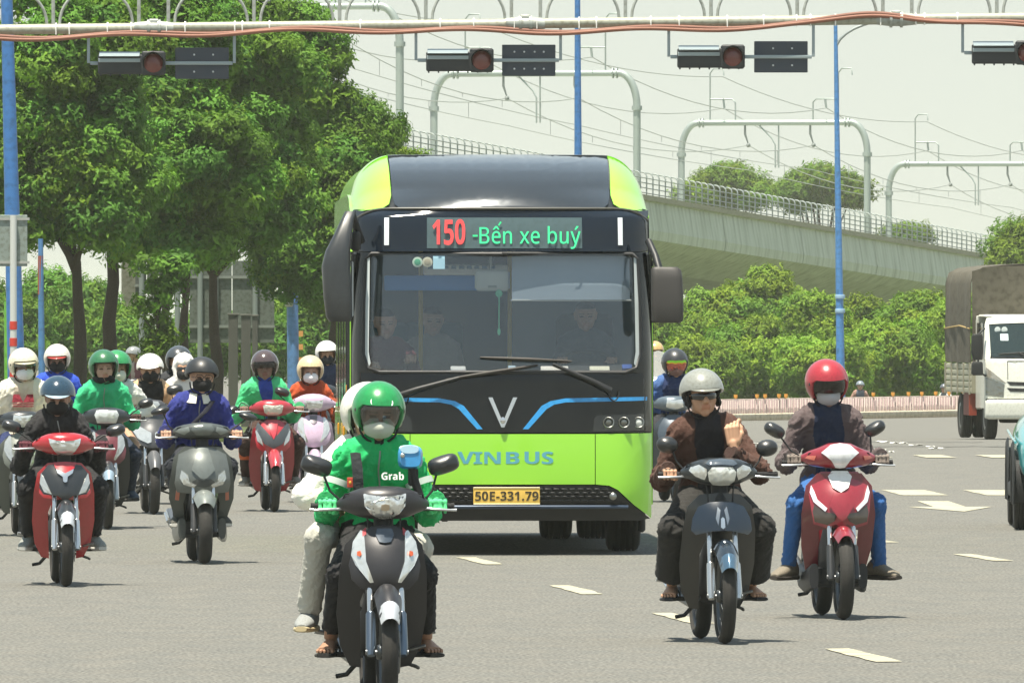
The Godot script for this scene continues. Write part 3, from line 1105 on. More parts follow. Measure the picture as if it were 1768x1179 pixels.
# lobes: [centre, radius vector] in tree space; leaves sit on the outer part of many small clumps
func crown(root: Node3D, lobes: Array, clumps: int, per: int, tint: Color, r: RandomNumberGenerator, clump_r: float, leaf_scale: float, called := "crown"):
	var xs := []
	var cs := []
	per = int(per * 1.75)
	for i in clumps:
		var lb: Array = lobes[i % lobes.size()]
		var dir := Vector3(r.randfn(), r.randfn() + 0.15, r.randfn()).normalized()
		var c: Vector3 = lb[0] + dir * lb[1] * pow(r.randf(), 0.34)
		var cr := clump_r * r.randf_range(0.65, 1.3)
		var tone := r.randf_range(0.72, 1.25)
		var warm := r.randf_range(-0.12, 0.32)
		for k in per:
			var dd := Vector3(r.randfn(), r.randfn() * 0.8 + 0.25, r.randfn()).normalized()
			var q := c + dd * cr * pow(r.randf(), 0.4) * Vector3(1.15, 0.75, 1.15)
			var up := (dd * 0.7 + Vector3(0, 0.45, 0) + Vector3(r.randfn(), r.randfn(), r.randfn()) * 0.3).normalized()
			var xa := up.cross(Vector3(r.randfn(), r.randfn(), r.randfn())).normalized()
			var sc := leaf_scale * r.randf_range(0.6, 1.5)
			xs.append(Transform3D(Basis(xa * sc, up * sc, xa.cross(up) * sc), q))
			var t := tone * r.randf_range(0.8, 1.2)
			cs.append(Color(tint.r * t * (1.0 + warm), tint.g * t, tint.b * t * (1.0 - warm)))
	var parts := 1
	for e in parts:
		var mm := MultiMesh.new()
		mm.transform_format = MultiMesh.TRANSFORM_3D
		mm.use_colors = true
		mm.mesh = twigs[clumps % 2]
		var mine := []
		for i in xs.size():
			if i % parts == e: mine.append(i)
		mm.instance_count = mine.size()
		for i in mine.size():
			mm.set_instance_transform(i, xs[mine[i]])
			mm.set_instance_color(i, cs[mine[i]])
		var o := MultiMeshInstance3D.new()
		o.multimesh = mm
		o.material_override = leaf_mat("ffffff")
		place(o, called, root)
		o.set_meta("kind", "stuff")

func limb(b: B, a: Vector3, e: Vector3, r0: float, r1: float, r: RandomNumberGenerator):
	var pth := []
	var rad := []
	for k in 6:
		var u := k / 5.0
		pth.append(a.lerp(e, u) + Vector3(r.randf_range(-1, 1), 0, r.randf_range(-1, 1)) * (0.06 if k > 0 and k < 5 else 0.0) * (1 + r0 * 3))
		rad.append(lerpf(r0, r1, u) * r.randf_range(0.92, 1.1))
	b.tube(pth, rad, 9)

func tree(label: String, x: float, d: float, trunk_r: float, lean: float, lobes_px: Array, clumps: int, per: int, tint: Color, seed_: int, clump_r: float, leaf_scale: float, group: String, extra_trunks := []):
	var r := RandomNumberGenerator.new()
	r.seed = seed_
	var foot := Vector3((x - 884.0) * d / FOCAL, ground_y(-d) + 0.05, -d)
	var t := thing("tree", label, "tree", foot, 0.0, group)
	var lobes := []
	var k := d / FOCAL
	for l in lobes_px:                                   # [x, y, half width, half height, depth offset]
		lobes.append([at(l[0], l[1], d) + Vector3(0, 0, l[4]) - foot, Vector3(l[2] * k, l[3] * k, l[2] * k * 0.85)])
	var b := B.new()
	var top: Vector3 = lobes[0][0]
	var fork := Vector3(lean, maxf(1.6, top.y * 0.5), top.z * 0.4)
	limb(b, Vector3(0, -0.1, 0), fork, trunk_r * 1.25, trunk_r * 0.85, r)
	put(b, "trunk", pm("4d4239", 0.95, 0.0, {"tex": "bark", "scale": 1.4, "bump": "bark_n", "bump_scale": 1.0}), t)
	for l in lobes:
		for q in 3:
			var lb := B.new()
			var e: Vector3 = l[0] + Vector3(r.randf_range(-0.6, 0.6), r.randf_range(-0.1, 0.7), r.randf_range(-0.6, 0.6)) * l[1]
			limb(lb, fork - Vector3(0, 0.15 * q, 0), e, trunk_r * 0.5, trunk_r * 0.12, r)
			put(lb, "limb", pm("4d4239", 0.95, 0.0, {"tex": "bark", "scale": 1.4}), t)
	crown(t, lobes, clumps, per, tint, r, clump_r, leaf_scale)
	return t

func build_trees():
	twigs = [leaf_twig(1, 13, 0.28, 0.11, 0.1), leaf_twig(2, 12, 0.26, 0.12, 0.35)]
	var g := Color(0.096, 0.215, 0.028)
	var dg := Color(0.078, 0.175, 0.022)
	var grp := "street trees on the verge"
	tree("leafy street tree with a straight dark trunk nearest the blue lamp post", 131, 232, 0.11, 0.0, [[110, 150, 125, 190, 0], [60, 300, 85, 130, 0.5], [165, 330, 95, 110, 0.3]], 210, 62, g, 21, 0.42, 1.0, grp)
	tree("leafy street tree whose curved trunk bends beside the pale pier", 188, 240, 0.12, 0.05, [[260, 90, 140, 150, 0], [310, 300, 140, 150, 1.0], [240, 360, 100, 75, 0.8]], 250, 64, g * 1.08, 22, 0.44, 1.0, grp)
	tree("leafy street tree with a slim trunk in front of the wide hoarding", 372, 250, 0.1, -0.05, [[400, 160, 130, 170, 0], [420, 330, 115, 110, 0.3], [330, 390, 75, 55, 0.4]], 230, 62, g, 23, 0.42, 1.0, grp)
	tree("dark dense street tree rising close beside the bus mirror", 575, 262, 0.12, 0.1, [[500, 180, 108, 175, 0], [560, 380, 90, 150, 0.4], [590, 290, 82, 115, -0.2], [515, 400, 75, 110, -0.4]], 300, 62, dg * 1.15, 24, 0.42, 1.0, grp)
	tree("rounded street tree whose yellowish tips show over the bus roof", 655, 275, 0.1, 0.0, [[622, 300, 70, 95, 0], [682, 335, 52, 65, 0.2], [600, 420, 80, 130, 0.3]], 170, 60, Color(0.11, 0.20, 0.02), 25, 0.42, 1.0, grp)
	tree("young tree with sparse low leaves before the pale pier", 268, 228, 0.06, 0.03, [[268, 560, 34, 50, 0], [285, 480, 38, 45, 0]], 13, 20, dg, 26, 0.24, 0.75, grp)
	for p in [[287, 262], [320, 256]]:
		var b := B.new()
		var r := RandomNumberGenerator.new()
		r.seed = int(p[0])
		var foot := Vector3((p[0] - 884.0) * p[1] / FOCAL, ground_y(-p[1]), -p[1])
		tree("street tree with a bare slender trunk beside the smaller hoarding" if p[0] == 287 else "street tree with a bare slender trunk between the two hoardings", p[0], p[1], 0.09, 0.0, [[p[0] + 20, 290, 70, 95, 0.6]], 60, 50, dg, int(p[0]), 0.4, 1.0, grp)
	# hazy shrubs far behind the trunks
	var hz := g
	var i := 0
	for p in [[10, 590, 60, 60, 350], [75, 560, 55, 75, 362], [150, 570, 55, 70, 358], [205, 605, 30, 45, 352], [345, 600, 50, 45, 356], [430, 600, 60, 45, 354], [480, 585, 50, 65, 366], [548, 590, 45, 60, 360], [-40, 560, 50, 80, 366]]:
		tree("bushy green shrub far behind the street trees, %s" % ["beside the striped sign post", "beside the thin blue pole", "between the first two trunks", "beside the pale pier", "under the wide hoarding", "behind the dark steel posts", "beside the camera pole", "beside the bus flank", "beyond the road sign"][i], p[0], p[4], 0.08, 0.0, [[p[0], p[1], p[2], p[3], 0]], 46, 46, hz, 40 + i, 0.55, 1.25, "shrubs behind the street trees")
		i += 1
	# bushes on the median and behind it
	i = 0
	var bg := Color(0.145, 0.265, 0.030)
	for p in [[1160, 622, 60, 75, 392], [1240, 592, 65, 88, 398], [1325, 570, 62, 98, 402], [1300, 630, 80, 60, 385], [1405, 602, 60, 82, 396], [1505, 602, 62, 80, 400], [1585, 590, 60, 80, 398], [1645, 608, 50, 78, 392], [1545, 625, 80, 60, 384], [1420, 640, 70, 50, 380], [1200, 645, 70, 50, 382], [1690, 600, 60, 90, 396], [1760, 600, 60, 90, 398]]:
		tree("bright green bushy tree behind the median barrier, %s" % ["hard by the bus corner", "beside the bus mirror", "tallest clump left of the lamp post", "low clump over the brown jacket rider", "just left of the tall lamp post", "just right of the tall lamp post", "tallest clump next to the truck", "touching the truck tarpaulin", "low clump over the distant rider", "low clump over the red helmet", "low clump by the mirrored visor rider", "behind the truck cab", "beyond the truck cab"][i], p[0], p[4] + 20.0, 0.09, 0.0, [[p[0], p[1], p[2], p[3], 0]], 74, 56, bg * (0.86 + 0.07 * (i % 5)), 60 + i, 0.5, 1.15, "bushy trees behind the median")
		i += 1
	tree("flat topped far tree showing above the viaduct railing between two posts", 1255, 720, 0.2, 0.0, [[1255, 312, 40, 14, 0], [1290, 335, 45, 20, 0], [1215, 345, 30, 18, 0]], 90, 48, bg * 0.8, 81, 0.8, 1.7, "far trees behind the viaduct")
	tree("spreading far tree above the viaduct railing beside the tall blue lamp post", 1420, 730, 0.2, 0.0, [[1415, 315, 30, 18, 0], [1385, 335, 35, 20, 0], [1460, 335, 28, 18, 0]], 90, 48, bg * 0.75, 82, 0.8, 1.7, "far trees behind the viaduct")
	tree("green tree rising over the far end of the viaduct above the truck", 1770, 470, 0.15, 0.0, [[1775, 440, 60, 60, 0], [1800, 560, 90, 100, 0]], 130, 52, bg * 0.9, 83, 0.6, 1.3, "far trees behind the viaduct")
	tree("low scrubby tree clinging behind the viaduct railing near the truck", 1560, 700, 0.12, 0.0, [[1570, 408, 36, 12, 0]], 36, 40, bg * 0.7, 84, 0.6, 1.4, "far trees behind the viaduct")

# ================= bus =================
const BUS_HW := 1.2
const BUS_PROFILE := [[0.2, -0.10], [0.42, -0.02], [0.6, 0.0], [0.97, 0.0], [1.3, -0.015], [1.45, -0.03], [2.0, -0.10], [2.4, -0.17], [2.6, -0.20], [2.74, -0.235], [2.80, -0.27], [2.88, -0.35], [2.98, -0.49], [3.07, -0.68], [3.14, -0.92], [3.19, -1.25], [3.21, -1.6]]

func bus_front(x: float, y: float) -> Vector3:          # front skin: flat middle, rounded corners, roof curving back
	var up := clampf((y - 2.7) / 0.5, 0.0, 1.0)
	var hw := BUS_HW - 0.014 * clampf((y - 1.6) / 1.2, 0.0, 1.0)
	var r := 0.30
	var z := ramp(BUS_PROFILE, y) - (0.05 + 0.30 * minf(1.0, up * 2.2)) * x * x
	var t := clampf((absf(x) - (hw - r)) / r, 0.0, 1.0)
	z -= r * (1.0 - sqrt(maxf(0.0, 1.0 - t * t * 0.97)))
	var yy := y
	if y > 2.76:                                         # the roof falls away to the sides
		var s := clampf((absf(x) - 0.86) / 0.345, 0.0, 1.0)
		yy -= 0.40 * (1.0 - sqrt(maxf(0.0, 1.0 - s * s))) * up
	return Vector3(x * hw / BUS_HW, yy, z)

func text3d(s: String, size: float, m: Material, parent: Node, called: String, where: Vector3, sx := 1.0, bold := true, depth := 0.006) -> MeshInstance3D:
	var t := TextMesh.new()
	var f := SystemFont.new()
	f.font_names = PackedStringArray(["Droid Sans"])
	f.font_weight = 700 if bold else 400
	t.font = f
	t.text = s
	t.font_size = 64
	t.pixel_size = size / 46.0
	t.depth = depth
	t.curve_step = 1.0
	var o := MeshInstance3D.new()
	o.mesh = t
	o.material_override = m
	place(o, called, parent)
	o.transform = Transform3D(Basis.from_scale(Vector3(sx, 1, 1)), where)
	return o

func build_bus():
	var d := 22000.0 / 217.0
	var root := thing("bus", "lime green and black city bus driving straight down the middle lane", "bus", Vector3((868.0 - 884.0) * d / FOCAL, 0, -d), 0.028)
	var lime := pm("98de3c", 0.3, 0.0, {"coat": 0.8, "clean": true})
	var black := pm("0b0d0f", 0.12)
	var soft_black := pm("1b1d1f", 0.5)
	var f := bus_front
	var B0 := func(called: String, poly: Array, m: Material, lift := 0.0, thick := 0.02, edge := 0.09, parent: Node = root):
		var b := B.new()
		b.sheet(poly, f, lift, thick, edge)
		return put(b, called, m, parent)
	# roof dome with lime corners
	B0.call("roof_dome", V2([-0.83, 2.77, -0.865, 2.80, -0.88, 2.87, -0.895, 3.21, 0.895, 3.21, 0.88, 2.87, 0.865, 2.80, 0.83, 2.77]), pm("2c3238", 0.24, 0.35, {"coat": 1.0, "coat_rough": 0.04}), 0.0, 0.02, 0.06)
	for s in [1, -1]:
		var p := V2([0.905, 3.21, 0.89, 2.87, 0.91, 2.80, 0.97, 2.765, 1.198, 2.765, 1.198, 3.21])
		B0.call("roof_corner", p if s > 0 else mir(p), lime, 0.004, 0.02, 0.05)
	B0.call("dome_backing", V2([-1.19, 2.92, 1.19, 2.92, 1.19, 2.757, -1.19, 2.757]), pm("1d2124", 0.4), -0.03, 0.01, 0.1)
	# dark band over the windscreen
	var band := B0.call("display_band", both(V2([0, 2.755, 0.98, 2.755, 1.1, 2.74, 1.16, 2.66, 1.18, 2.42, 0, 2.42])), pm("141c26", 0.10), -0.004, 0.02, 0.08) as Node3D
	var lip := B.new()
	var lp := []
	for k in 33:
		var x := -1.19 + 2.38 * k / 32.0
		lp.append(f.call(x, 2.762 - 0.10 * pow(maxf(0.0, (absf(x) - 0.95) / 0.25), 2)) + Vector3(0, 0, 0.008))
	lip.tube(lp, 0.012, 6)
	put(lip, "roof_lip", pm("4a4a44", 0.4), root)
	# corner pillars
	for s in [1, -1]:
		var p := V2([1.105, 2.745, 1.198, 2.752, 1.198, 0.98, 1.138, 0.98, 1.134, 1.45, 1.0, 1.448, 1.075, 1.485, 1.112, 1.6, 1.10, 2.37, 1.06, 2.412, 1.183, 2.416, 1.163, 2.665])
		B0.call("corner_pillar", p if s > 0 else mir(p), black, 0.003, 0.02, 0.07)
	# destination display
	var disp := B.new()
	disp.sheet(V2([-0.605, 2.69, 0.645, 2.69, 0.645, 2.445, -0.605, 2.445]), f, 0.0, 0.012, 0.1)
	var dm := put(disp, "destination_display", pm("4c5f62", 0.25, 0.0, {"coat": 0.5}), root)
	var red := pm("e0484a", 0.5, 0.0, {"emit": "ff4a48", "power": 0.12})
	var grn := pm("38d48a", 0.5, 0.0, {"emit": "3df09a", "power": 0.2})
	var zt := 0.01 - 0.205
	var tilt := Basis(Vector3(1, 0, 0), -0.17)
	var t1 := text3d("150", 0.20, red, dm, "led_digits", Vector3(-0.425, 2.57, zt + 0.004), 0.60, true, 0.004)
	var t2 := text3d("Bên xe buý", 0.132, grn, dm, "led_text", Vector3(0.215, 2.545, zt + 0.006), 0.90, false, 0.004)
	var acc := B.new()                                    # acute over the circumflex
	acc.box(Vector3(-0.018, 2.642, zt + 0.002), Vector3(0.012, 0.034, 0.005), 0.0, Basis(Vector3(0, 0, 1), -0.6))
	acc.box(Vector3(-0.215, 2.545, zt + 0.008), Vector3(0.04, 0.014, 0.005))
	put(acc, "led_accent", grn, dm)
	for t in [t1, t2]: t.basis = tilt * t.basis
	# LED strips beside the display
	for x in [-0.93, 0.955]:
		B0.call("marker_strip", V2([x - 0.019, 2.69, x + 0.019, 2.69, x + 0.019, 2.47, x - 0.019, 2.47]), pm("dfe6ea", 0.4), 0.008, 0.012)
	# windscreen
	var ws := both(V2([0, 2.40, 1.05, 2.40, 1.095, 2.36, 1.105, 1.6, 1.07, 1.49, 0.98, 1.455, 0, 1.455]))
	B0.call("windscreen", ws, pm("20343c", 0.015, 0.0, {"glass": 0.07}), -0.004, 0.004, 0.12)
	var ip := B.new()  # extra glass sheet added to strengthen the reflection on the screen
	ip.sheet(ws, f, -0.03, 0.004, 0.12)
	put(ip, "added_reflect_pane", pm("20343c", 0.015, 0.0, {"glass": 0.05}), root)
	var frame := B.new()
	var fp := []
	for q in ws: fp.append(f.call(q.x, q.y) + Vector3(0, 0, 0.004))
	fp.append(fp[0])
	frame.tube(fp, 0.018, 6)
	put(frame, "windscreen_seal", soft_black, root)
	for s in [1, -1]:                                     # pale trims inside the screen's edges
		var p := V2([1.062, 2.38, 1.09, 2.36, 1.10, 1.6, 1.065, 1.5, 1.05, 1.53, 1.066, 1.62])
		B0.call("edge_trim", p if s > 0 else mir(p), pm("b9c2c2", 0.35), 0.006, 0.006)
	# black nose panel with blue line, badge and lamps
	B0.call("nose_panel", both(V2([0, 1.445, 0.98, 1.445, 1.13, 1.455, 1.135, 0.978, 0, 0.978])), black, 0.0, 0.02, 0.09)
	var blue := pm("2f9be0", 0.35, 0.0, {"coat": 0.5})
	for s in [1, -1]:
		var p := V2([1.16, 1.262, 0.5, 1.25, 0.38, 1.228, 0.31, 1.19, 0.16, 1.005, 0.205, 1.005, 0.35, 1.165, 0.41, 1.20, 0.5, 1.218, 1.16, 1.232])
		B0.call("blue_line", p if s > 0 else mir(p), blue, 0.005, 0.008, 0.06)
		var vb := V2([0.115, 1.258, 0.082, 1.258, 0.0, 1.06, 0.0, 1.02, 0.012, 1.02])
		var vbb := B.new()
		vbb.sheet(vb if s > 0 else mir(vb), func(x, y): return f.call(x, y) + Vector3(0, 0, 0.03 - absf(x) * 0.1), 0.01, 0.03, 0.05)
		put(vbb, "badge_arm", metal("d8dadc", 0.15), root)
		var lm := V2([0.73, 1.09, 0.76, 1.115, 1.16, 1.125, 1.16, 0.995, 0.72, 0.985])
		B0.call("lamp_recess", lm if s > 0 else mir(lm), pm("0a0b0d", 0.1, 0.0, {"coat": 1.0}), 0.004, 0.01, 0.06)
		for lx in [0.845, 0.968, 1.088]:
			var c: Vector3 = f.call(lx * s, 1.058)
			var lb := B.new()
			var xf := Transform3D(Basis(Vector3(1, 0, 0), PI / 2), c + Vector3(0, 0, 0.004))
			lb.lathe([[0.045, 0.0], [0.046, 0.02], [0.036, 0.024], [0.034, 0.004]], 18, xf)
			var ring := put(lb, "headlight", metal("9a9c98", 0.35), root)
			var le := B.new()
			le.lathe([[0.034, 0.004], [0.03, 0.014], [0.018, 0.02], [0.002, 0.022]], 16, xf)
			put(le, "lens", pm("d4d8d2", 0.1, 0.0, {"coat": 1.0}) if lx > 1.05 else pm("6a6c66", 0.1, 0.5, {"coat": 1.0}), ring)
	var vt := B.new()
	vt.ball(f.call(0.0, 1.075) + Vector3(0, 0, 0.04), Vector3(0.022, 0.028, 0.012), 10, 6)
	put(vt, "badge_stud", metal("d8dadc", 0.15), root)
	# lime bumper in three panels
	B0.call("bumper_panel", V2([-0.735, 0.966, 0.735, 0.966, 0.735, 0.565, -0.735, 0.565]), lime, 0.012, 0.03, 0.1)
	for s in [1, -1]:
		var p := V2([0.741, 0.966, 1.198, 0.972, 1.198, 0.29, 1.16, 0.32, 1.05, 0.40, 0.92, 0.52, 0.85, 0.555, 0.741, 0.565])
		B0.call("bumper_corner", p if s > 0 else mir(p), lime, 0.012, 0.03, 0.07)
	for q in [["V", -0.295], ["I", -0.198], ["N", -0.084], ["B", 0.074], ["U", 0.234], ["S", 0.359]]:
		text3d(q[0], 0.095, pm("5aa3b4", 0.5), root, "letter", Vector3(q[1], 0.775, f.call(q[1], 0.775).z + 0.011), 1.62, true, 0.006)
	# lower grille
	B0.call("lower_bumper", both(V2([0, 0.557, 0.74, 0.557, 0.85, 0.545, 0.92, 0.51, 1.05, 0.39, 1.16, 0.31, 1.19, 0.29, 1.1, 0.275, 0, 0.275])), pm("17191b", 0.45), -0.006, 0.04, 0.1)
	for r in 4:
		for k in 26:
			if absf(-0.81 + k * 0.065) < 0.29: continue
			var gb := B.new()
			var gx := -0.81 + k * 0.065 + (0.0325 if r % 2 == 1 else 0.0)
			gb.box(f.call(gx, 0.525 - r * 0.03) + Vector3(0, 0, 0.004), Vector3(0.05, 0.018, 0.012), 0.004)
			put(gb, "grille_cell", pm("0d0f10", 0.35), root)
	var strip := B.new()
	var sp := []
	for k in 25:
		var x := -1.0 + 2.0 * k / 24.0
		sp.append(f.call(x, 0.385) + Vector3(0, 0, 0.012))
	strip.tube(sp, 0.017, 6)
	put(strip, "grille_strip", pm("3d4a5c", 0.3, 0.3), root)
	for s in [1, -1]:
		var fb := B.new()
		fb.lathe([[0.03, 0.0], [0.03, 0.02], [0.002, 0.024]], 14, Transform3D(Basis(Vector3(1, 0, 0), PI / 2), f.call(0.88 * s, 0.47)))
		put(fb, "fog_light", metal("9a9c98", 0.3), root)
	# number plate
	var pl := B.new()
	pl.box(Vector3(0.03, 0.475, 0.035), Vector3(0.53, 0.135, 0.02), 0.008)
	var plate := put(pl, "number_plate", pm("e3bb57", 0.5), root)
	var rim := B.new()
	for q in [[0.03, 0.540, 0.53, 0.008], [0.03, 0.410, 0.53, 0.008]]: rim.box(Vector3(q[0], q[1], 0.046), Vector3(q[2], q[3], 0.006), 0.002)
	put(rim, "plate_rim", pm("f0e6c0", 0.5), plate)
	text3d("50E-331.79", 0.072, pm("3a3220", 0.6), plate, "plate_number", Vector3(0.03, 0.472, 0.046), 1.02, true, 0.003)
	# wipers
	for w in [[[-0.82, 1.27], [-0.35, 1.415], [-0.45, 1.40], [0.28, 1.515]], [[0.86, 1.31], [0.40, 1.52], [-0.18, 1.575], [0.55, 1.545]]]:
		var p := func(q, o): return f.call(q[0], q[1]) + Vector3(0, 0, o)
		var b := B.new()
		b.tube([p.call(w[0], 0.03), p.call([lerpf(w[0][0], w[1][0], 0.3), lerpf(w[0][1], w[1][1], 0.3) + 0.01], 0.065), p.call(w[1], 0.05)], [0.03, 0.022, 0.014], 8)
		var arm := put(b, "wiper_arm", soft_black, root)
		var bl := B.new()
		var pth := []
		for k in 9: pth.append(p.call([lerpf(w[2][0], w[3][0], k / 8.0), lerpf(w[2][1], w[3][1], k / 8.0)], 0.022 + 0.014 * sin(PI * k / 8.0)))
		bl.tube(pth, [0.008, 0.012, 0.014, 0.016, 0.018, 0.016, 0.014, 0.012, 0.008], 6)
		put(bl, "wiper_blade", pm("2a2622", 0.6), arm)
		var hs := B.new()
		var hp := []
		for k in 9: hp.append(p.call([w[0][0] - 0.02 + 0.09 * (1 - cos(PI * k / 8.0)) * 0.5, w[0][1] - 0.08 * sin(PI * k / 8.0)], 0.03))
		hs.tube(hp, 0.006, 5)
		put(hs, "washer_hose", soft_black, arm)
	# body sides, roof, back
	var Lb := 9.6
	for s in [1.0, -1.0]:
		var x: float = s * 1.2
		var z0 := -0.42
		var up := B.new()
		var gu := []
		for k in 14:
			var e: Vector3 = f.call(1.198 * s, lerpf(2.70, 3.21, minf(k, 12) / 12.0))
			if k == 13: e.z = -Lb
			gu.append([Vector3(1.19 * s, 2.42, e.z if k > 0 else -0.5), Vector3(1.188 * s, (2.42 + e.y) * 0.5, e.z), e])
		up.slab(gu, 0.02)
		put(up, "roof_side", lime, root)
		var zz := z0
		var n := 0
		for w in [1.25, 1.5, 1.5, 1.5, 1.5, 1.5]:
			var gl := B.new()
			side_panel(gl, x, s, [[zz - 0.03, 2.40], [zz - w + 0.03, 2.40], [zz - w + 0.03, 1.12 if n > 0 else 0.36], [zz - 0.03, 1.12 if n > 0 else 0.36]])
			put(gl, "side_window" if n > 0 else "door_glass", pm("2a3638", 0.03, 0.0, {"glass": 0.5}), root)
			var pi := B.new()
			side_panel(pi, x + s * 0.004, s, [[zz + 0.03, 2.42], [zz - 0.03, 2.42], [zz - 0.03, 0.98], [zz + 0.03, 0.98]])
			put(pi, "window_pillar", black, root)
			zz -= w
			n += 1
		var gs := B.new()
		side_panel(gs, x + s * 0.002, s, [[z0 - 1.22, 1.12], [-Lb, 1.12], [-Lb, 0.32], [z0 - 1.22, 0.32]])
		put(gs, "side_panel", lime, root)
		var gr := B.new()
		side_panel(gr, x + s * 0.012, s, [[z0 + 0.02, 2.3], [z0 - 0.03, 2.3], [z0 - 0.03, 0.4], [z0 + 0.02, 0.4]])
		put(gr, "door_edge", lime, root)
		for zc in [-0.62, -0.9, -1.2]:
			var hr := B.new()
			hr.tube([Vector3(x + s * 0.012, 0.6, zc), Vector3(x + s * 0.012, 2.35, zc)], 0.016, 6)
			put(hr, "door_seal", soft_black, root)
		for zc in [-1.75, -3.4, -6.5]:
			var mk := B.new()
			mk.box(Vector3(x + s * 0.015, 1.3 if zc > -2 else 0.95, zc), Vector3(0.02, 0.1, 0.07), 0.008)
			put(mk, "side_marker", pm("d8921e", 0.3), root)
	for seg in [[-1.0, -0.76, "roof_shoulder", lime], [-0.76, 0.76, "roof", pm("2c3238", 0.4)], [0.76, 1.0, "roof_shoulder", lime]]:
		var roof := B.new()
		var rr := []
		for z in [-1.55, -4.0, -Lb]:
			var row := []
			for k in 13:
				var a := lerpf(seg[0], seg[1], k / 12.0)
				row.append(Vector3(a * 1.17, f.call(a * 1.198, 3.21).y - 0.004, z - (0.3 * pow(absf(a), 8.0) if z > -2.0 else 0.0)))
			rr.append(row)
		roof.slab(rr, -0.03)
		put(roof, seg[2], seg[3], root)
	var bk := B.new()
	bk.box(Vector3(0, 1.6, -Lb), Vector3(2.3, 2.5, 0.08), 0.03)
	put(bk, "rear_panel", black, root)
	for s in [1.0, -1.0]:
		var ln := B.new()
		ln.box(Vector3(s * 1.16, 0.95, -5.4), Vector3(0.02, 0.4, 8.2), 0.005)
		put(ln, "side_lining", pm("3d4448", 0.8), root)
		var lu := B.new()
		lu.box(Vector3(s * 1.14, 2.52, -5.1), Vector3(0.02, 0.2, 8.8), 0.005)
		put(lu, "upper_lining", pm("6a7274", 0.8), root)
	var ch := B.new()
	ch.box(Vector3(0, 0.46, -Lb * 0.5 - 0.15), Vector3(1.5, 0.22, Lb - 0.6), 0.02)
	ch.box(Vector3(-0.45, 0.30, -0.6), Vector3(0.08, 0.08, 0.1), 0.02)
	ch.box(Vector3(0.1, 0.34, -0.9), Vector3(1.4, 0.12, 0.3), 0.03)
	put(ch, "chassis", pm("1d1e1e", 0.8), root)
	# wheels
	for w in [[-2.0, 1.03], [-7.6, 0.98]]:
		for s in [1.0, -1.0]:
			heavy_wheel(root, Vector3(w[1] * s, 0.47, w[0]), 0.47, 0.27)
			if w[0] < -5: heavy_wheel(root, Vector3((w[1] - 0.32) * s, 0.47, w[0]), 0.47, 0.27)
			var mf := B.new()
			mf.box(Vector3(s * 1.16, 0.30, w[0] + 0.62), Vector3(0.06, 0.28, 0.1), 0.02)
			put(mf, "mud_flap", soft_black, root)
	# mirrors
	var mb := B.new()
	mb.loft([[1.86, -1.30, 0.12, 0.085, 0.06], [1.90, -1.305, 0.12, 0.105, 0.085], [2.05, -1.315, 0.11, 0.115, 0.10], [2.30, -1.33, 0.10, 0.115, 0.10], [2.42, -1.315, 0.09, 0.10, 0.09], [2.55, -1.275, 0.06, 0.072, 0.07], [2.68, -1.235, 0.0, 0.05, 0.05], [2.74, -1.21, -0.06, 0.045, 0.045]], "y", 20, 3.0)
	var lmir := put(mb, "mirror", pm("2e3133", 0.38, 0.0, {"coat": 0.3}), root, "long drooping black mirror")
	var ma := B.new()
	ma.tube([Vector3(-1.2, 2.72, -0.1), Vector3(-1.16, 2.60, -0.15), Vector3(-1.12, 2.5, -0.25)], 0.03, 8)
	ma.box(Vector3(-1.17, 2.5, -0.12), Vector3(0.08, 0.16, 0.08), 0.02)
	put(ma, "mirror_bracket", soft_black, lmir)
	var mg := B.new()
	mg.box(Vector3(-1.2, 2.12, 0.02), Vector3(0.02, 0.44, 0.1), 0.01)
	put(mg, "mirror_edge", pm("b4b9b8", 0.3), lmir)
	var mc := B.new()
	mc.loft([[1.85, 1.30, 0.05, 0.11, 0.07], [1.87, 1.31, 0.05, 0.125, 0.09], [2.0, 1.31, 0.05, 0.128, 0.10], [2.2, 1.305, 0.04, 0.125, 0.10], [2.27, 1.30, 0.03, 0.12, 0.09], [2.295, 1.29, 0.03, 0.10, 0.07]], "y", 20, 5.0)
	var rmir := put(mc, "mirror", pm("3a3836", 0.55), root, "square dark grey mirror")
	var md := B.new()
	md.tube([Vector3(1.17, 2.5, -0.2), Vector3(1.22, 2.38, -0.05), Vector3(1.25, 2.27, 0.02)], 0.03, 8)
	put(md, "mirror_bracket", soft_black, rmir)
	bus_inside(root, f)

func side_panel(b: B, x: float, s: float, p: Array):      # p: z, y corners of a plate on a bus side
	var t := 0.012 * s
	var a := []
	var e := []
	for q in p:
		a.append(Vector3(x, q[1], q[0]))
		e.append(Vector3(x - t, q[1], q[0]))
	var st := b.ix.size()
	b.quad4(a[0], a[1], a[2], a[3])
	b.quad4(e[3], e[2], e[1], e[0])
	for i in 4: b.quad4(a[(i + 1) % 4], a[i], e[i], e[(i + 1) % 4])
	b.orient(st)

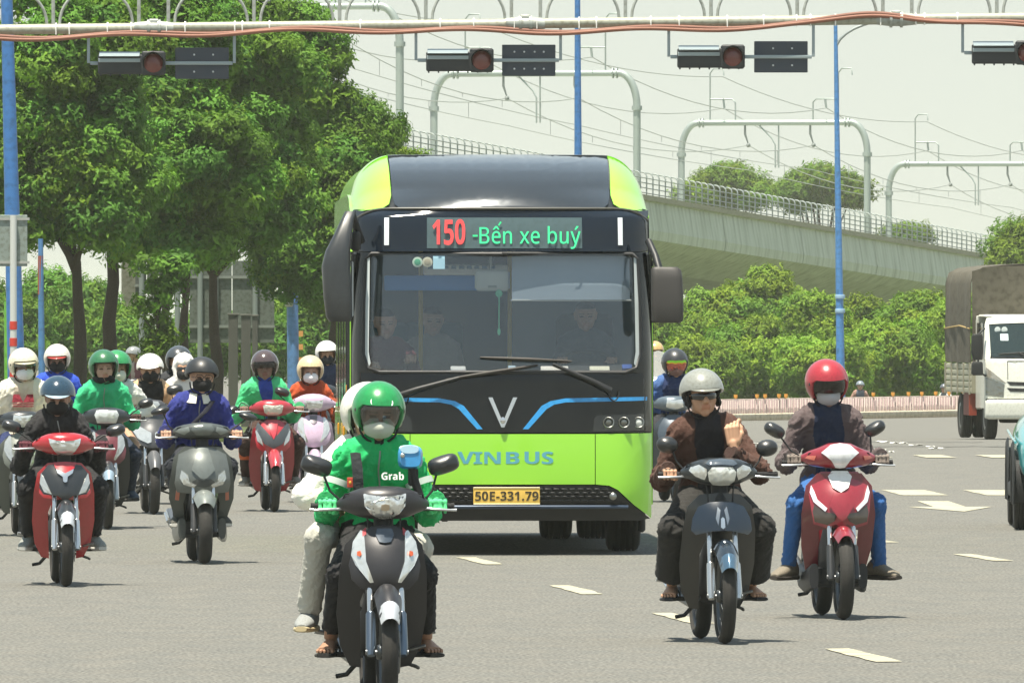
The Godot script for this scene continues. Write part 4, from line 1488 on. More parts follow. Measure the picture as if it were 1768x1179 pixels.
func heavy_wheel(root: Node, c: Vector3, r: float, w: float) -> MeshInstance3D:
	var h := w * 0.5
	var b := B.new()
	b.lathe([[0.02, h * 0.2], [r * 0.25, h * 0.25], [r * 0.3, h * 0.6], [r * 0.36, h * 0.6], [r * 0.42, h * 0.2], [r * 0.55, h * 0.15], [r * 0.58, h * 0.9], [r * 0.58, -h * 0.9], [0.02, -h * 0.5]], 24, wheel_xf(c))
	var rim := put(b, "wheel", metal("8f9290", 0.45), root)
	var t := B.new()
	var prof := [[r * 0.57, h * 0.8], [r * 0.66, h], [r * 0.9, h], [r * 0.97, h * 0.88]]
	for g in [0.55, 0.2, -0.15, -0.5]:
		prof.append_array([[r, h * (g + 0.15)], [r, h * g], [r * 0.97, h * (g - 0.02)], [r * 0.97, h * (g - 0.08)], [r, h * (g - 0.1)]])
	prof.append_array([[r * 0.97, -h * 0.88], [r * 0.9, -h], [r * 0.66, -h], [r * 0.57, -h * 0.8]])
	t.lathe(prof, 28, wheel_xf(c))
	put(t, "tyre", rubber(), rim)
	return rim

func bus_inside(root: Node3D, f: Callable):
	var dk := pm("3a4146", 0.8)
	var b := B.new()
	b.box(Vector3(0, 0.72, -4.8), Vector3(2.3, 0.06, 9.2), 0.01)
	put(b, "floor", pm("5f6e78", 0.8), root)
	var c := B.new()
	c.box(Vector3(0, 2.62, -4.9), Vector3(2.3, 0.05, 8.6), 0.01)
	put(c, "ceiling_lining", pm("c2d2da", 0.8), root)
	var dash := B.new()
	dash.loft([[-1.08, 1.36, -0.42, 0.06, 0.22], [-0.9, 1.38, -0.42, 0.08, 0.26], [0.2, 1.38, -0.45, 0.08, 0.26], [0.5, 1.42, -0.5, 0.10, 0.3], [1.0, 1.42, -0.5, 0.10, 0.3], [1.08, 1.38, -0.5, 0.07, 0.26]], "x", 16, 3.0)
	dash.box(Vector3(0, 1.0, -0.45), Vector3(2.2, 0.6, 0.2), 0.02)
	put(dash, "dashboard", pm("2c3236", 0.7), root)
	for p in [[0.42, 1.475, 0.22, "e9ebe6"], [0.08, 1.48, 0.06, "a9c4d4"], [0.78, 1.475, 0.16, "e8ecd8"], [1.0, 1.49, 0.08, "3a66c0"], [-0.35, 1.475, 0.12, "cfd6d8"]]:
		var q := B.new()
		q.box(Vector3(p[0], p[1], -0.24), Vector3(p[2], 0.035, 0.08), 0.004, Basis(Vector3(1, 0, 0), 0.4))
		put(q, "dash_card", pm(p[3], 0.7), root)
	# roller blind, stickers and mirror behind the screen
	var sb := B.new()
	sb.sheet(V2([0.08, 2.39, 1.03, 2.39, 1.03, 2.035, 0.08, 2.035]), f, -0.10, 0.004, 0.2)
	put(sb, "roller_blind", pm("90a2b0", 0.8), root)
	var bar := B.new()
	bar.tube([f.call(0.07, 2.03) + Vector3(0, 0, -0.095), f.call(1.04, 2.03) + Vector3(0, 0, -0.095)], 0.009, 6)
	put(bar, "blind_bar", pm("b8c0c0", 0.4), root)
	for q in [[-0.68, 2.335, "cfe6d4"], [-0.60, 2.335, "d6d6c0"]]:
		var st := B.new()
		st.lathe([[0.041, 0.0], [0.041, 0.003], [0.001, 0.004]], 20, Transform3D(Basis(Vector3(1, 0, 0), PI / 2), f.call(q[0], q[1]) + Vector3(0, 0, -0.022)))
		var disc := put(st, "round_sticker", pm(q[2], 0.6), root)
		var s2 := B.new()
		s2.lathe([[0.026, 0.004], [0.026, 0.007], [0.001, 0.008]], 16, Transform3D(Basis(Vector3(1, 0, 0), PI / 2), f.call(q[0], q[1]) + Vector3(0, 0, -0.022)))
		put(s2, "sticker_print", pm("58b08a" if q[0] < -0.65 else "b9b29a", 0.6), disc)
	var sq := B.new()
	sq.sheet(V2([-0.555, 2.385, -0.46, 2.385, -0.46, 2.28, -0.555, 2.28]), f, -0.02, 0.003, 0.2)
	put(sq, "square_sticker", pm("a8d4e6", 0.6), root)
	var mr := B.new()
	mr.box(Vector3(-0.075, 2.19, -0.32), Vector3(0.28, 0.17, 0.05), 0.035)
	var im := put(mr, "inside_mirror", pm("aeb8b4", 0.4), root)
	var mrs := B.new()
	mrs.tube([Vector3(-0.09, 2.4, -0.3), Vector3(-0.09, 2.22, -0.33)], 0.012, 6)
	mrs.box(Vector3(-0.075, 2.14, -0.292), Vector3(0.07, 0.02, 0.006))
	put(mrs, "mirror_stalk", pm("7c8682", 0.5), im)
	var ch := B.new()
	ch.tube([Vector3(-0.02, 2.1, -0.3), Vector3(-0.022, 1.8, -0.3)], 0.006, 5)
	ch.ball(Vector3(-0.022, 2.085, -0.3), Vector3(0.03, 0.03, 0.01), 8, 6)
	ch.ball(Vector3(-0.022, 1.78, -0.3), Vector3(0.014, 0.03, 0.014), 8, 6)
	put(ch, "hanging_charm", pm("5fc29a", 0.5), root)
	# blue and white panels added for a windscreen reflection; partition behind the driver
	var nb := B.new()
	nb.box(Vector3(-0.44, 2.17, -0.75), Vector3(0.98, 0.12, 0.03), 0.01)
	put(nb, "reflection_board", pm("3f86d8", 0.5), root)
	var nt := B.new()
	nt.box(Vector3(-0.28, 2.275, -0.75), Vector3(0.68, 0.085, 0.03), 0.01)
	put(nt, "reflection_header", pm("dfe6e4", 0.6), root)
	for k in 9:
		var nk := B.new()
		nk.box(Vector3(-0.56 + k * 0.062, 2.295, -0.73), Vector3(0.04, 0.025, 0.01))
		put(nk, "reflection_slot", pm("4c6f8c", 0.6), root)
	var pt := B.new()
	pt.box(Vector3(0.62, 1.4, -1.75), Vector3(1.0, 1.3, 0.04), 0.01)
	put(pt, "driver_partition", pm("6a7c88", 0.5), root)
	for x in [-0.62, 0.1]:
		var pole := B.new()
		pole.tube([Vector3(x, 0.72, -1.6), Vector3(x, 2.6, -1.6)], 0.018, 8)
		put(pole, "grab_pole", pm("c0a83a", 0.4), root)
	for r in 5:
		for x in [-0.9, -0.45, 0.45, 0.9]:
			var s := B.new()
			s.box(Vector3(x, 1.15, -2.6 - r * 1.0), Vector3(0.4, 0.08, 0.4), 0.03)
			s.box(Vector3(x, 1.5, -2.82 - r * 1.0), Vector3(0.4, 0.7, 0.07), 0.03)
			put(s, "passenger_seat", pm("2f5560", 0.8), root)
	var sw := B.new()
	var sp := []
	for k in 25: sp.append(Vector3(0.70 + 0.23 * cos(TAU * k / 24.0), 1.52 + 0.10 * sin(TAU * k / 24.0), -0.78 - 0.2 * sin(TAU * k / 24.0)))
	sw.tube(sp, 0.016, 6)
	sw.tube([Vector3(0.47, 1.52, -0.78), Vector3(0.93, 1.52, -0.78)], 0.014, 6)
	put(sw, "steering_wheel", pm("1a1c1e", 0.6), root)
	var ds := B.new()
	ds.box(Vector3(0.70, 1.55, -1.45), Vector3(0.46, 0.75, 0.1), 0.05)
	ds.box(Vector3(0.70, 1.12, -1.2), Vector3(0.46, 0.12, 0.45), 0.05)
	put(ds, "driver_seat", pm("24282c", 0.8), root)

# ================= covered truck =================
func build_truck():
	var d := 224.0
	var root := thing("truck", "white cab truck with a dark grey tarpaulin cover over its bed", "truck", Vector3((1800.0 - 884.0) * d / FOCAL, ground_y(-d), -d), 0.085)
	var white := pm("d9dbd0", 0.4, 0.0, {"coat": 0.5})
	var dark := pm("17191a", 0.6)
	var prof := [[0.42, 0.0], [0.75, 0.02], [1.05, 0.0], [1.3, -0.04], [1.42, -0.08], [1.9, -0.30], [2.12, -0.42], [2.2, -0.58]]
	var fz := func(x, y): return Vector3(x, y - 0.06 * pow(absf(x), 4.0) * clampf((y - 1.9) * 3.0, 0, 1), ramp(prof, y) - 0.06 * x * x - 0.10 * pow(clampf((absf(x) - 0.8) / 0.2, 0.0, 1.0), 2.0))
	var face := B.new()
	face.sheet(both(V2([0, 1.42, 0.97, 1.42, 0.99, 1.2, 1.0, 0.72, 0, 0.72])), fz, 0.0, 0.03, 0.12)
	put(face, "front_panel", white, root)
	var brow := B.new()
	brow.sheet(both(V2([0, 2.2, 0.9, 2.2, 0.95, 2.05, 0.92, 2.04, 0, 2.06])), fz, 0.0, 0.03, 0.12)
	put(brow, "roof_brow", white, root)
	for s in [1, -1]:
		var pp := V2([0.95, 2.06, 1.0, 1.41, 0.90, 1.41, 0.885, 1.48, 0.885, 2.05])
		var b := B.new()
		b.sheet(pp if s > 0 else mir(pp), fz, 0.0, 0.03, 0.12)
		put(b, "screen_pillar", white, root)
		var sd := B.new()
		side_panel(sd, 0.99 * s, float(s), [[-0.16, 1.4], [-1.5, 1.4], [-1.5, 0.55], [-0.12, 0.55]])
		put(sd, "door", white, root)
		var sw := B.new()
		side_panel(sw, 0.985 * s, float(s), [[-0.5, 2.05], [-1.4, 2.05], [-1.4, 1.42], [-0.25, 1.42]])
		put(sw, "door_window", pm("1f2a2e", 0.05, 0.0, {"glass": 0.7}), root)
		var dp := B.new()
		side_panel(dp, 0.99 * s, float(s), [[-1.4, 2.1], [-1.5, 2.1], [-1.5, 1.38], [-1.4, 1.38]])
		put(dp, "door_pillar", white, root)
		var hl := V2([0.66, 0.98, 0.98, 1.10, 0.985, 0.78, 0.68, 0.74])
		var lb := B.new()
		lb.sheet(hl if s > 0 else mir(hl), fz, 0.008, 0.012, 0.05, 0.008)
		put(lb, "headlight", pm("83857e", 0.15, 0.6, {"coat": 1.0}), root)
		var ind := V2([0.64, 1.00, 0.98, 1.28, 0.985, 1.12, 0.66, 1.0])
		var ib := B.new()
		ib.sheet(ind if s > 0 else mir(ind), fz, 0.008, 0.012, 0.05, 0.006)
		put(ib, "indicator", pm("a8a498", 0.2, 0.4, {"coat": 1.0}), root)
		var fg := B.new()
		fg.box(Vector3(0.72 * s, 0.50, 0.07), Vector3(0.22, 0.08, 0.03), 0.01)
		put(fg, "fog_light", pm("8d8f8a", 0.3), root)
		for y in [1.62, 1.24]:
			var mr := B.new()
			mr.loft([[y - (0.22 if y > 1.5 else 0.11), 1.14 * s, 0.02, 0.08, 0.05], [y - 0.08, 1.15 * s, 0.02, 0.105, 0.07], [y + (0.20 if y > 1.5 else 0.1), 1.15 * s, 0.02, 0.10, 0.06], [y + (0.24 if y > 1.5 else 0.13), 1.14 * s, 0.02, 0.07, 0.04]], "y", 14, 4.0)
			put(mr, "mirror", dark, root)
		var ar := B.new()
		ar.tube([Vector3(0.98 * s, 1.95, -0.3), Vector3(1.13 * s, 1.85, 0.0), Vector3(1.13 * s, 1.2, 0.02), Vector3(0.98 * s, 1.12, -0.15)], 0.018, 6)
		put(ar, "mirror_arm", dark, root)
	var ws := B.new()
	ws.sheet(both(V2([0, 2.05, 0.88, 2.04, 0.89, 1.49, 0.85, 1.45, 0, 1.44])), fz, -0.015, 0.006, 0.15)
	put(ws, "windscreen", pm("24383a", 0.03, 0.0, {"glass": 0.40}), root)
	for q in [[-0.74, 1.93, "cfd8d4"], [-0.62, 1.93, "cfd8d4"]]:
		var st := B.new()
		st.lathe([[0.055, 0.0], [0.055, 0.004], [0.03, 0.005]], 16, Transform3D(Basis(Vector3(1, 0, 0), PI / 2), fz.call(q[0], q[1]) + Vector3(0, 0, -0.005)))
		put(st, "round_sticker", pm(q[2], 0.6), root)
	var sq := B.new()
	sq.sheet(V2([-0.70, 1.86, -0.56, 1.86, -0.56, 1.74, -0.70, 1.74]), fz, -0.008, 0.003, 0.2)
	put(sq, "square_sticker", pm("c2d4d4", 0.6), root)
	var dash := B.new()
	dash.box(Vector3(0, 1.42, -0.4), Vector3(1.8, 0.14, 0.5), 0.05)
	put(dash, "dashboard", pm("20282a", 0.7), root)
	var wi := B.new()
	wi.tube([fz.call(-0.75, 1.5) + Vector3(0, 0, 0.02), fz.call(0.0, 1.55) + Vector3(0, 0, 0.02)], 0.014, 6)
	wi.tube([fz.call(-0.2, 1.42) + Vector3(0, 0, 0.03), fz.call(-0.4, 1.53) + Vector3(0, 0, 0.03)], 0.014, 6)
	put(wi, "wiper", dark, root)
	var pj := B.new()                                     # joints of the front panel
	for q in [[-0.6, 1.38, -0.6, 1.06], [0.6, 1.38, 0.6, 1.06], [-0.6, 1.38, 0.6, 1.38]]:
		var jp := []
		for k in 9: jp.append(fz.call(lerpf(q[0], q[2], k / 8.0), lerpf(q[1], q[3], k / 8.0)) + Vector3(0, 0, 0.001))
		pj.tube(jp, 0.006, 5)
	put(pj, "panel_joint", dark, root)
	for y in [0.98, 0.87]:
		var gr := B.new()
		gr.sheet(V2([-0.62, y + 0.04, -0.2, y + 0.025, 0.2, y + 0.025, 0.62, y + 0.04, 0.56, y - 0.025, 0.15, y - 0.035, -0.15, y - 0.035, -0.56, y - 0.025]), fz, 0.006, 0.01, 0.1)
		put(gr, "grille_slot", dark, root)
	var bp := B.new()
	bp.loft([[-1.0, 0.53, -0.06, 0.15, 0.08], [-0.94, 0.53, -0.02, 0.175, 0.11], [0.0, 0.53, 0.02, 0.175, 0.11], [0.94, 0.53, -0.02, 0.175, 0.11], [1.0, 0.53, -0.06, 0.15, 0.08]], "x", 16, 4.5)
	put(bp, "bumper", white, root)
	var bo := B.new()
	bo.box(Vector3(0, 0.5, 0.115), Vector3(0.62, 0.10, 0.02), 0.01)
	put(bo, "bumper_opening", dark, root)
	var rf := B.new()
	rf.box(Vector3(0, 2.17, -1.05), Vector3(1.9, 0.06, 0.95), 0.03)
	rf.box(Vector3(0, 1.35, -1.5), Vector3(1.96, 1.65, 0.05), 0.01)
	put(rf, "cab_back", white, root)
	var chs := B.new()
	chs.box(Vector3(0, 0.6, -2.8), Vector3(0.9, 0.18, 5.2), 0.02)
	chs.box(Vector3(0, 0.36, -0.7), Vector3(1.3, 0.14, 0.5), 0.03)
	put(chs, "chassis", pm("151515", 0.8), root)
	# tarpaulin over hoops
	var tp := B.new()
	var rows := []
	var r := RandomNumberGenerator.new()
	r.seed = 5
	for i in 15:
		var z := -1.62 - i * 0.26
		var row := []
		var sag := 0.02 * sin(i * 1.35)
		for q in [[-1.06, 1.36], [-1.07, 1.8], [-1.07, 2.3], [-1.06, 2.75], [-1.0, 2.94], [-0.85, 3.02], [-0.4, 3.07], [0.0, 3.09], [0.4, 3.07], [0.85, 3.02], [1.0, 2.94], [1.06, 2.75], [1.07, 2.3], [1.07, 1.8], [1.06, 1.36]]:
			row.append(Vector3(q[0] + sag * signf(q[0]) + r.randf_range(-0.012, 0.012), q[1] - absf(sag), z + r.randf_range(-0.02, 0.02)))
		rows.append(row)
	tp.slab(rows, 0.015)
	var tarp := pm("5c574c", 0.85, 0.0, {"tex": "concrete", "scale": 0.45})
	put(tp, "tarpaulin", tarp, root)
	var tf := B.new()
	var g := []
	for i in 9:
		var row := []
		for j in 11:
			var x := -1.04 + 2.08 * j / 10.0
			var y := lerpf(1.36, 3.06 - 0.08 * pow(absf(x), 4.0), i / 8.0)
			row.append(Vector3(x, y, -1.60 + 0.03 * sin(j * 1.3 + i * 0.6)))
		g.append(row)
	tf.slab(g, 0.012)
	put(tf, "tarpaulin_front", tarp, root)
	var rope := B.new()
	rope.tube([Vector3(-1.09, 1.95, -1.6), Vector3(-1.10, 2.0, -3.0), Vector3(-1.10, 1.95, -5.2)], 0.015, 5)
	put(rope, "rope", pm("a08a58", 0.8), root)
	for s in [1.0, -1.0]:                                 # slatted bed sides
		for n in 5:
			var b := B.new()
			b.box(Vector3(1.05 * s, 0.86 + n * 0.105, -3.45), Vector3(0.04, 0.095, 3.7), 0.01)
			put(b, "bed_board", pm("a9a894", 0.6, 0.2), root)
		for n in 5:
			var b := B.new()
			b.box(Vector3(1.08 * s, 1.06, -1.66 - n * 0.9), Vector3(0.03, 0.56, 0.07), 0.005)
			put(b, "bed_post", pm("8f8d7c", 0.6, 0.2), root)
	var fb := B.new()
	fb.box(Vector3(0, 1.08, -1.62), Vector3(2.12, 0.56, 0.04), 0.01)
	put(fb, "bed_headboard", pm("96947f", 0.6), root)
	for s in [1.0, -1.0]:
		heavy_wheel(root, Vector3(0.83 * s, 0.40, -0.75), 0.40, 0.2)
		heavy_wheel(root, Vector3(0.92 * s, 0.40, -3.6), 0.40, 0.2)
		heavy_wheel(root, Vector3(0.68 * s, 0.40, -3.6), 0.40, 0.2)
		var gd := B.new()
		gd.box(Vector3(1.0 * s, 0.62, -2.4), Vector3(0.03, 0.42, 1.4), 0.01)
		put(gd, "side_guard", pm("6d2a25", 0.6), root)
		var gl := B.new()
		for y in [0.82, 0.45]: gl.box(Vector3(1.02 * s, y, -1.69), Vector3(0.14, 0.08, 0.02), 0.006)
		gl.box(Vector3(1.02 * s, 0.64, -1.68), Vector3(0.14, 0.46, 0.03), 0.006)
		put(gl, "reflector", pm("8d3a28", 0.5), root)

# ================= teal car at the frame's edge =================
func build_car():
	var d := 113.0
	var root := thing("car", "teal car with black wheel arches driving beside the covered truck", "car", Vector3((1931.0 - 884.0) * d / FOCAL, 0, -d), -0.02)
	var teal := pm("45b7bf", 0.3, 0.0, {"coat": 1.0, "coat_rough": 0.04})
	var dark := pm("1b1d1e", 0.6)
	var b := B.new()
	var secs := []                                       # [z, half width, bottom, top, shape]
	for q in [[0.42, 0.62, 0.42, 0.80, 4.0], [0.34, 0.80, 0.34, 0.92, 4.0], [0.1, 0.87, 0.30, 1.0, 2.9], [-0.5, 0.90, 0.30, 1.06, 2.9], [-1.0, 0.91, 0.30, 1.10, 2.9], [-2.2, 0.90, 0.30, 1.12, 2.9], [-3.2, 0.87, 0.32, 1.14, 2.9], [-3.6, 0.78, 0.36, 1.08, 2.9]]:
		secs.append([q[0], 0.0, (q[2] + q[3]) * 0.5, q[1], (q[3] - q[2]) * 0.5, q[4]])
	b.loft(secs, "z", 36, 4.5)
	put(b, "body", teal, root)
	var c := B.new()
	c.loft([[-0.75, 0, 1.06, 0.66, 0.04], [-1.25, 0, 1.28, 0.62, 0.28], [-1.7, 0, 1.34, 0.60, 0.32], [-2.7, 0, 1.34, 0.58, 0.31], [-3.4, 0, 1.16, 0.60, 0.12]], "z", 28, 4.0)
	put(c, "cabin_glass", pm("1d2628", 0.05, 0.0, {"coat": 1.0}), root)
	var r := B.new()
	r.loft([[-1.45, 0, 1.63, 0.60, 0.03], [-1.8, 0, 1.665, 0.62, 0.035], [-2.7, 0, 1.66, 0.61, 0.035], [-3.1, 0, 1.6, 0.58, 0.03]], "z", 24, 4.0)
	put(r, "roof", teal, root)
	for s in [1.0, -1.0]:
		for z in [-0.32, -2.85]:
			var a := B.new()
			var rows := []
			for k in 17:
				var th := PI * (-0.08 + 1.16 * k / 16.0)
				var row := []
				for e in [[0.36, 0.70], [0.37, 0.925], [0.42, 0.93], [0.455, 0.915]]: row.append(Vector3(s * e[1], 0.34 + sin(th) * e[0], z + cos(th) * e[0]))
				rows.append(row)
			a.slab(rows, 0.01)
			put(a, "wheel_arch", dark, root)
			heavy_wheel(root, Vector3(0.82 * s, 0.335, z), 0.335, 0.2)
		var l := B.new()
		l.box(Vector3(0.68 * s, 0.84, 0.33), Vector3(0.3, 0.09, 0.16), 0.035, Basis(Vector3(0, 1, 0), 0.5 * s))
		put(l, "headlight", pm("cfd6d8", 0.1, 0.4, {"coat": 1.0}), root)
		var fg := B.new()
		fg.box(Vector3(0.72 * s, 0.55, 0.32), Vector3(0.2, 0.16, 0.12), 0.04, Basis(Vector3(0, 1, 0), 0.5 * s))
		put(fg, "lower_lamp", dark, root)
		var sk := B.new()
		sk.box(Vector3(0.90 * s, 0.34, -1.6), Vector3(0.06, 0.14, 1.8), 0.02)
		put(sk, "sill", dark, root)
		var cr := B.new()
		cr.tube([Vector3(0.905 * s, 0.78, -0.05), Vector3(0.925 * s, 0.82, -0.9), Vector3(0.92 * s, 0.86, -3.0)], 0.012, 6)
		put(cr, "body_crease", teal, root)
	var g := B.new()
	g.box(Vector3(0, 0.62, 0.42), Vector3(1.0, 0.22, 0.06), 0.03)
	put(g, "grille", dark, root)
	var bm := B.new()
	bm.loft([[-0.78, 0.40, 0.2, 0.08, 0.12], [-0.5, 0.40, 0.36, 0.09, 0.1], [0.5, 0.40, 0.36, 0.09, 0.1], [0.78, 0.40, 0.2, 0.08, 0.12]], "x", 12, 3.5)
	put(bm, "lower_bumper", dark, root)

# ================= people =================
# tapered capsules [a, b, radius a, radius b, depth factor] joined by a smooth minimum and meshed as surface nets
func sdf(bones: Array, h: float, k: float, cuts := []) -> Array:
	var lo := Vector3(1e9, 1e9, 1e9); var hi := -lo
	for bn in bones:
		var r: float = maxf(bn[2], bn[3])
		lo = lo.min(bn[0] - Vector3(r, r, r)).min(bn[1] - Vector3(r, r, r))
		hi = hi.max(bn[0] + Vector3(r, r, r)).max(bn[1] + Vector3(r, r, r))
	var pad := 3.0 * h
	lo -= Vector3(pad, pad, pad); hi += Vector3(pad, pad, pad)
	var nx := int((hi.x - lo.x) / h) + 2
	var ny := int((hi.y - lo.y) / h) + 2
	var nz := int((hi.z - lo.z) / h) + 2
	var F := PackedFloat32Array()
	F.resize(nx * ny * nz)
	F.fill(1.0)
	var nxy := nx * ny
	for bn in bones:
		var a: Vector3 = bn[0]; var e: Vector3 = bn[1]
		var ra: float = bn[2]; var dr: float = bn[3] - bn[2]
		var fz: float = bn[4] if bn.size() > 4 else 1.0
		var r: float = maxf(bn[2], bn[3]) + k + 2.0 * h
		var bl := a.min(e) - Vector3(r, r, r); var bh := a.max(e) + Vector3(r, r, r)
		var x0 := maxi(0, int((bl.x - lo.x) / h)); var x1 := mini(nx - 1, int((bh.x - lo.x) / h) + 1)
		var y0 := maxi(0, int((bl.y - lo.y) / h)); var y1 := mini(ny - 1, int((bh.y - lo.y) / h) + 1)
		var z0 := maxi(0, int((bl.z - lo.z) / h)); var z1 := mini(nz - 1, int((bh.z - lo.z) / h) + 1)
		var ab := e - a
		var inv := 1.0 / maxf(ab.length_squared(), 1e-9)
		var zm := (a.z + e.z) * 0.5
		for iz in range(z0, z1 + 1):
			var pz := lo.z + iz * h
			if fz != 1.0: pz = zm + (pz - zm) * fz
			for iy in range(y0, y1 + 1):
				var py := lo.y + iy * h
				var row := iz * nxy + iy * nx
				for ixx in range(x0, x1 + 1):
					var p := Vector3(lo.x + ixx * h, py, pz) - a
					var t := clampf(p.dot(ab) * inv, 0.0, 1.0)
					var dd := (p - ab * t).length() - ra - dr * t
					var f := F[row + ixx]
					var hh := k - absf(f - dd)
					if hh > 0.0: F[row + ixx] = minf(f, dd) - hh * hh / (4.0 * k)
					elif dd < f: F[row + ixx] = dd
	for c in cuts:                                        # [point, normal, reach]
		var r: float = c[2]
		var x0 := maxi(0, int((c[0].x - r - lo.x) / h)); var x1 := mini(nx - 1, int((c[0].x + r - lo.x) / h))
		var y0 := maxi(0, int((c[0].y - r - lo.y) / h)); var y1 := mini(ny - 1, int((c[0].y + r - lo.y) / h))
		var z0 := maxi(0, int((c[0].z - r - lo.z) / h)); var z1 := mini(nz - 1, int((c[0].z + r - lo.z) / h))
		for iz in range(z0, z1 + 1):
			for iy in range(y0, y1 + 1):
				for ixx in range(x0, x1 + 1):
					var i := iz * nxy + iy * nx + ixx
					var dd: float = (lo + Vector3(ixx, iy, iz) * h - c[0]).dot(c[1])
					if dd > F[i]: F[i] = dd
	var vs := PackedVector3Array()
	var out := PackedInt32Array()
	var id := PackedInt32Array()
	id.resize(nx * ny * nz)
	id.fill(-1)
	var lim := 2.0 * h
	for iz in nz - 1:
		for iy in ny - 1:
			for ixx in nx - 1:
				var i := iz * nxy + iy * nx + ixx
				var f0 := F[i]
				if f0 > lim or f0 < -lim: continue
				var f1 := F[i + 1]; var f2 := F[i + nx]; var f3 := F[i + nx + 1]
				var f4 := F[i + nxy]; var f5 := F[i + nxy + 1]; var f6 := F[i + nxy + nx]; var f7 := F[i + nxy + nx + 1]
				var neg := int(f0 < 0) + int(f1 < 0) + int(f2 < 0) + int(f3 < 0) + int(f4 < 0) + int(f5 < 0) + int(f6 < 0) + int(f7 < 0)
				if neg == 0 or neg == 8: continue
				var s := Vector3.ZERO
				var n := 0
				if (f0 < 0) != (f1 < 0): s += Vector3(f0 / (f0 - f1), 0, 0); n += 1
				if (f2 < 0) != (f3 < 0): s += Vector3(f2 / (f2 - f3), 1, 0); n += 1
				if (f4 < 0) != (f5 < 0): s += Vector3(f4 / (f4 - f5), 0, 1); n += 1
				if (f6 < 0) != (f7 < 0): s += Vector3(f6 / (f6 - f7), 1, 1); n += 1
				if (f0 < 0) != (f2 < 0): s += Vector3(0, f0 / (f0 - f2), 0); n += 1
				if (f1 < 0) != (f3 < 0): s += Vector3(1, f1 / (f1 - f3), 0); n += 1
				if (f4 < 0) != (f6 < 0): s += Vector3(0, f4 / (f4 - f6), 1); n += 1
				if (f5 < 0) != (f7 < 0): s += Vector3(1, f5 / (f5 - f7), 1); n += 1
				if (f0 < 0) != (f4 < 0): s += Vector3(0, 0, f0 / (f0 - f4)); n += 1
				if (f1 < 0) != (f5 < 0): s += Vector3(1, 0, f1 / (f1 - f5)); n += 1
				if (f2 < 0) != (f6 < 0): s += Vector3(0, 1, f2 / (f2 - f6)); n += 1
				if (f3 < 0) != (f7 < 0): s += Vector3(1, 1, f3 / (f3 - f7)); n += 1
				id[i] = vs.size()
				vs.append(lo + (Vector3(ixx, iy, iz) + s / n) * h)
				var in0 := f0 < 0
				if iy > 0 and iz > 0 and in0 != (f1 < 0): _q(out, id[i - nx - nxy], id[i - nxy], id[i], id[i - nx], in0)
				if ixx > 0 and iz > 0 and in0 != (f2 < 0): _q(out, id[i - 1 - nxy], id[i - 1], id[i], id[i - nxy], in0)
				if ixx > 0 and iy > 0 and in0 != (f4 < 0): _q(out, id[i - 1 - nx], id[i - nx], id[i], id[i - 1], in0)
	return [vs, out]

func _q(out: PackedInt32Array, a: int, b: int, c: int, d: int, inside: bool):
	if a < 0 or b < 0 or c < 0 or d < 0: return
	if inside: out.append_array(PackedInt32Array([a, c, b, a, d, c]))
	else: out.append_array(PackedInt32Array([a, b, c, a, c, d]))

func normals_of(m: Array) -> PackedVector3Array:
	var nn := PackedVector3Array()
	nn.resize(m[0].size())
	for i in range(0, m[1].size(), 3):
		var a: Vector3 = m[0][m[1][i]]
		var f: Vector3 = (m[0][m[1][i + 2]] - a).cross(m[0][m[1][i + 1]] - a)
		nn[m[1][i]] += f; nn[m[1][i + 1]] += f; nn[m[1][i + 2]] += f
	for i in nn.size(): nn[i] = nn[i].normalized()
	return nn

# cloth folds: rings and spirals round each limb, tighter at its ends, and long slanting drapes over the trunk
func crumple(m: Array, seed_: int, amp: float, limbs: Array):
	var n := noise(seed_, 1.0, 2)
	var nn := normals_of(m)
	for i in m[0].size():
		var p: Vector3 = m[0][i]
		var best := 1e9
		var bl := []
		var bt := 0.0
		for l in limbs:
			var ab: Vector3 = l[1] - l[0]
			var t := clampf((p - l[0]).dot(ab) / ab.length_squared(), 0.0, 1.0)
			var d: float = (p - l[0] - ab * t).length()
			if d < best:
				best = d; bl = l; bt = t
		var trunk := n.get_noise_3d(p.x * 9.0 + p.y * 5.0 * signf(p.x), p.y * 3.6 - absf(p.x) * 5.0, p.z * 5.0 + 3.0)
		var f := pow(1.0 - minf(absf(trunk) * 2.2, 1.0), 2.0) - 0.25
		if best < 0.13:
			var ab: Vector3 = bl[1] - bl[0]
			var u := ab.length() * bt
			var ax := ab.normalized()
			var q: Vector3 = p - bl[0] - ax * (p - bl[0]).dot(ax)
			q = q.normalized()
			var k := n.get_noise_3d(u * 15.0 + q.x * 1.1 + 7.0, q.y * 0.9 + q.z * 0.5, q.z * 0.9 - q.x * 0.4)
			var ends := 0.55 + 0.9 * exp(-pow(u / 0.09, 2.0)) + 0.9 * exp(-pow((ab.length() - u) / 0.09, 2.0))
			var g := (pow(1.0 - minf(absf(k) * 2.0, 1.0), 1.6) - 0.3) * ends
			f = lerpf(f, g, smoothstep(0.13, 0.085, best))
		m[0][i] = p + nn[i] * amp * f

func bend(a: Vector3, e: Vector3, l1: float, l2: float, pole: Vector3) -> Vector3:
	var d := e - a
	var L := minf(d.length(), (l1 + l2) * 0.995)
	var u := d.normalized()
	var x := (l1 * l1 - l2 * l2 + L * L) / (2.0 * L)
	var y := sqrt(maxf(l1 * l1 - x * x, 0.0))
	var w := (pole - u * pole.dot(u)).normalized()
	return a + u * x + w * y

var head_m: Array
var head_c: PackedColorArray
var grip_m: Array
var raised_m: Array

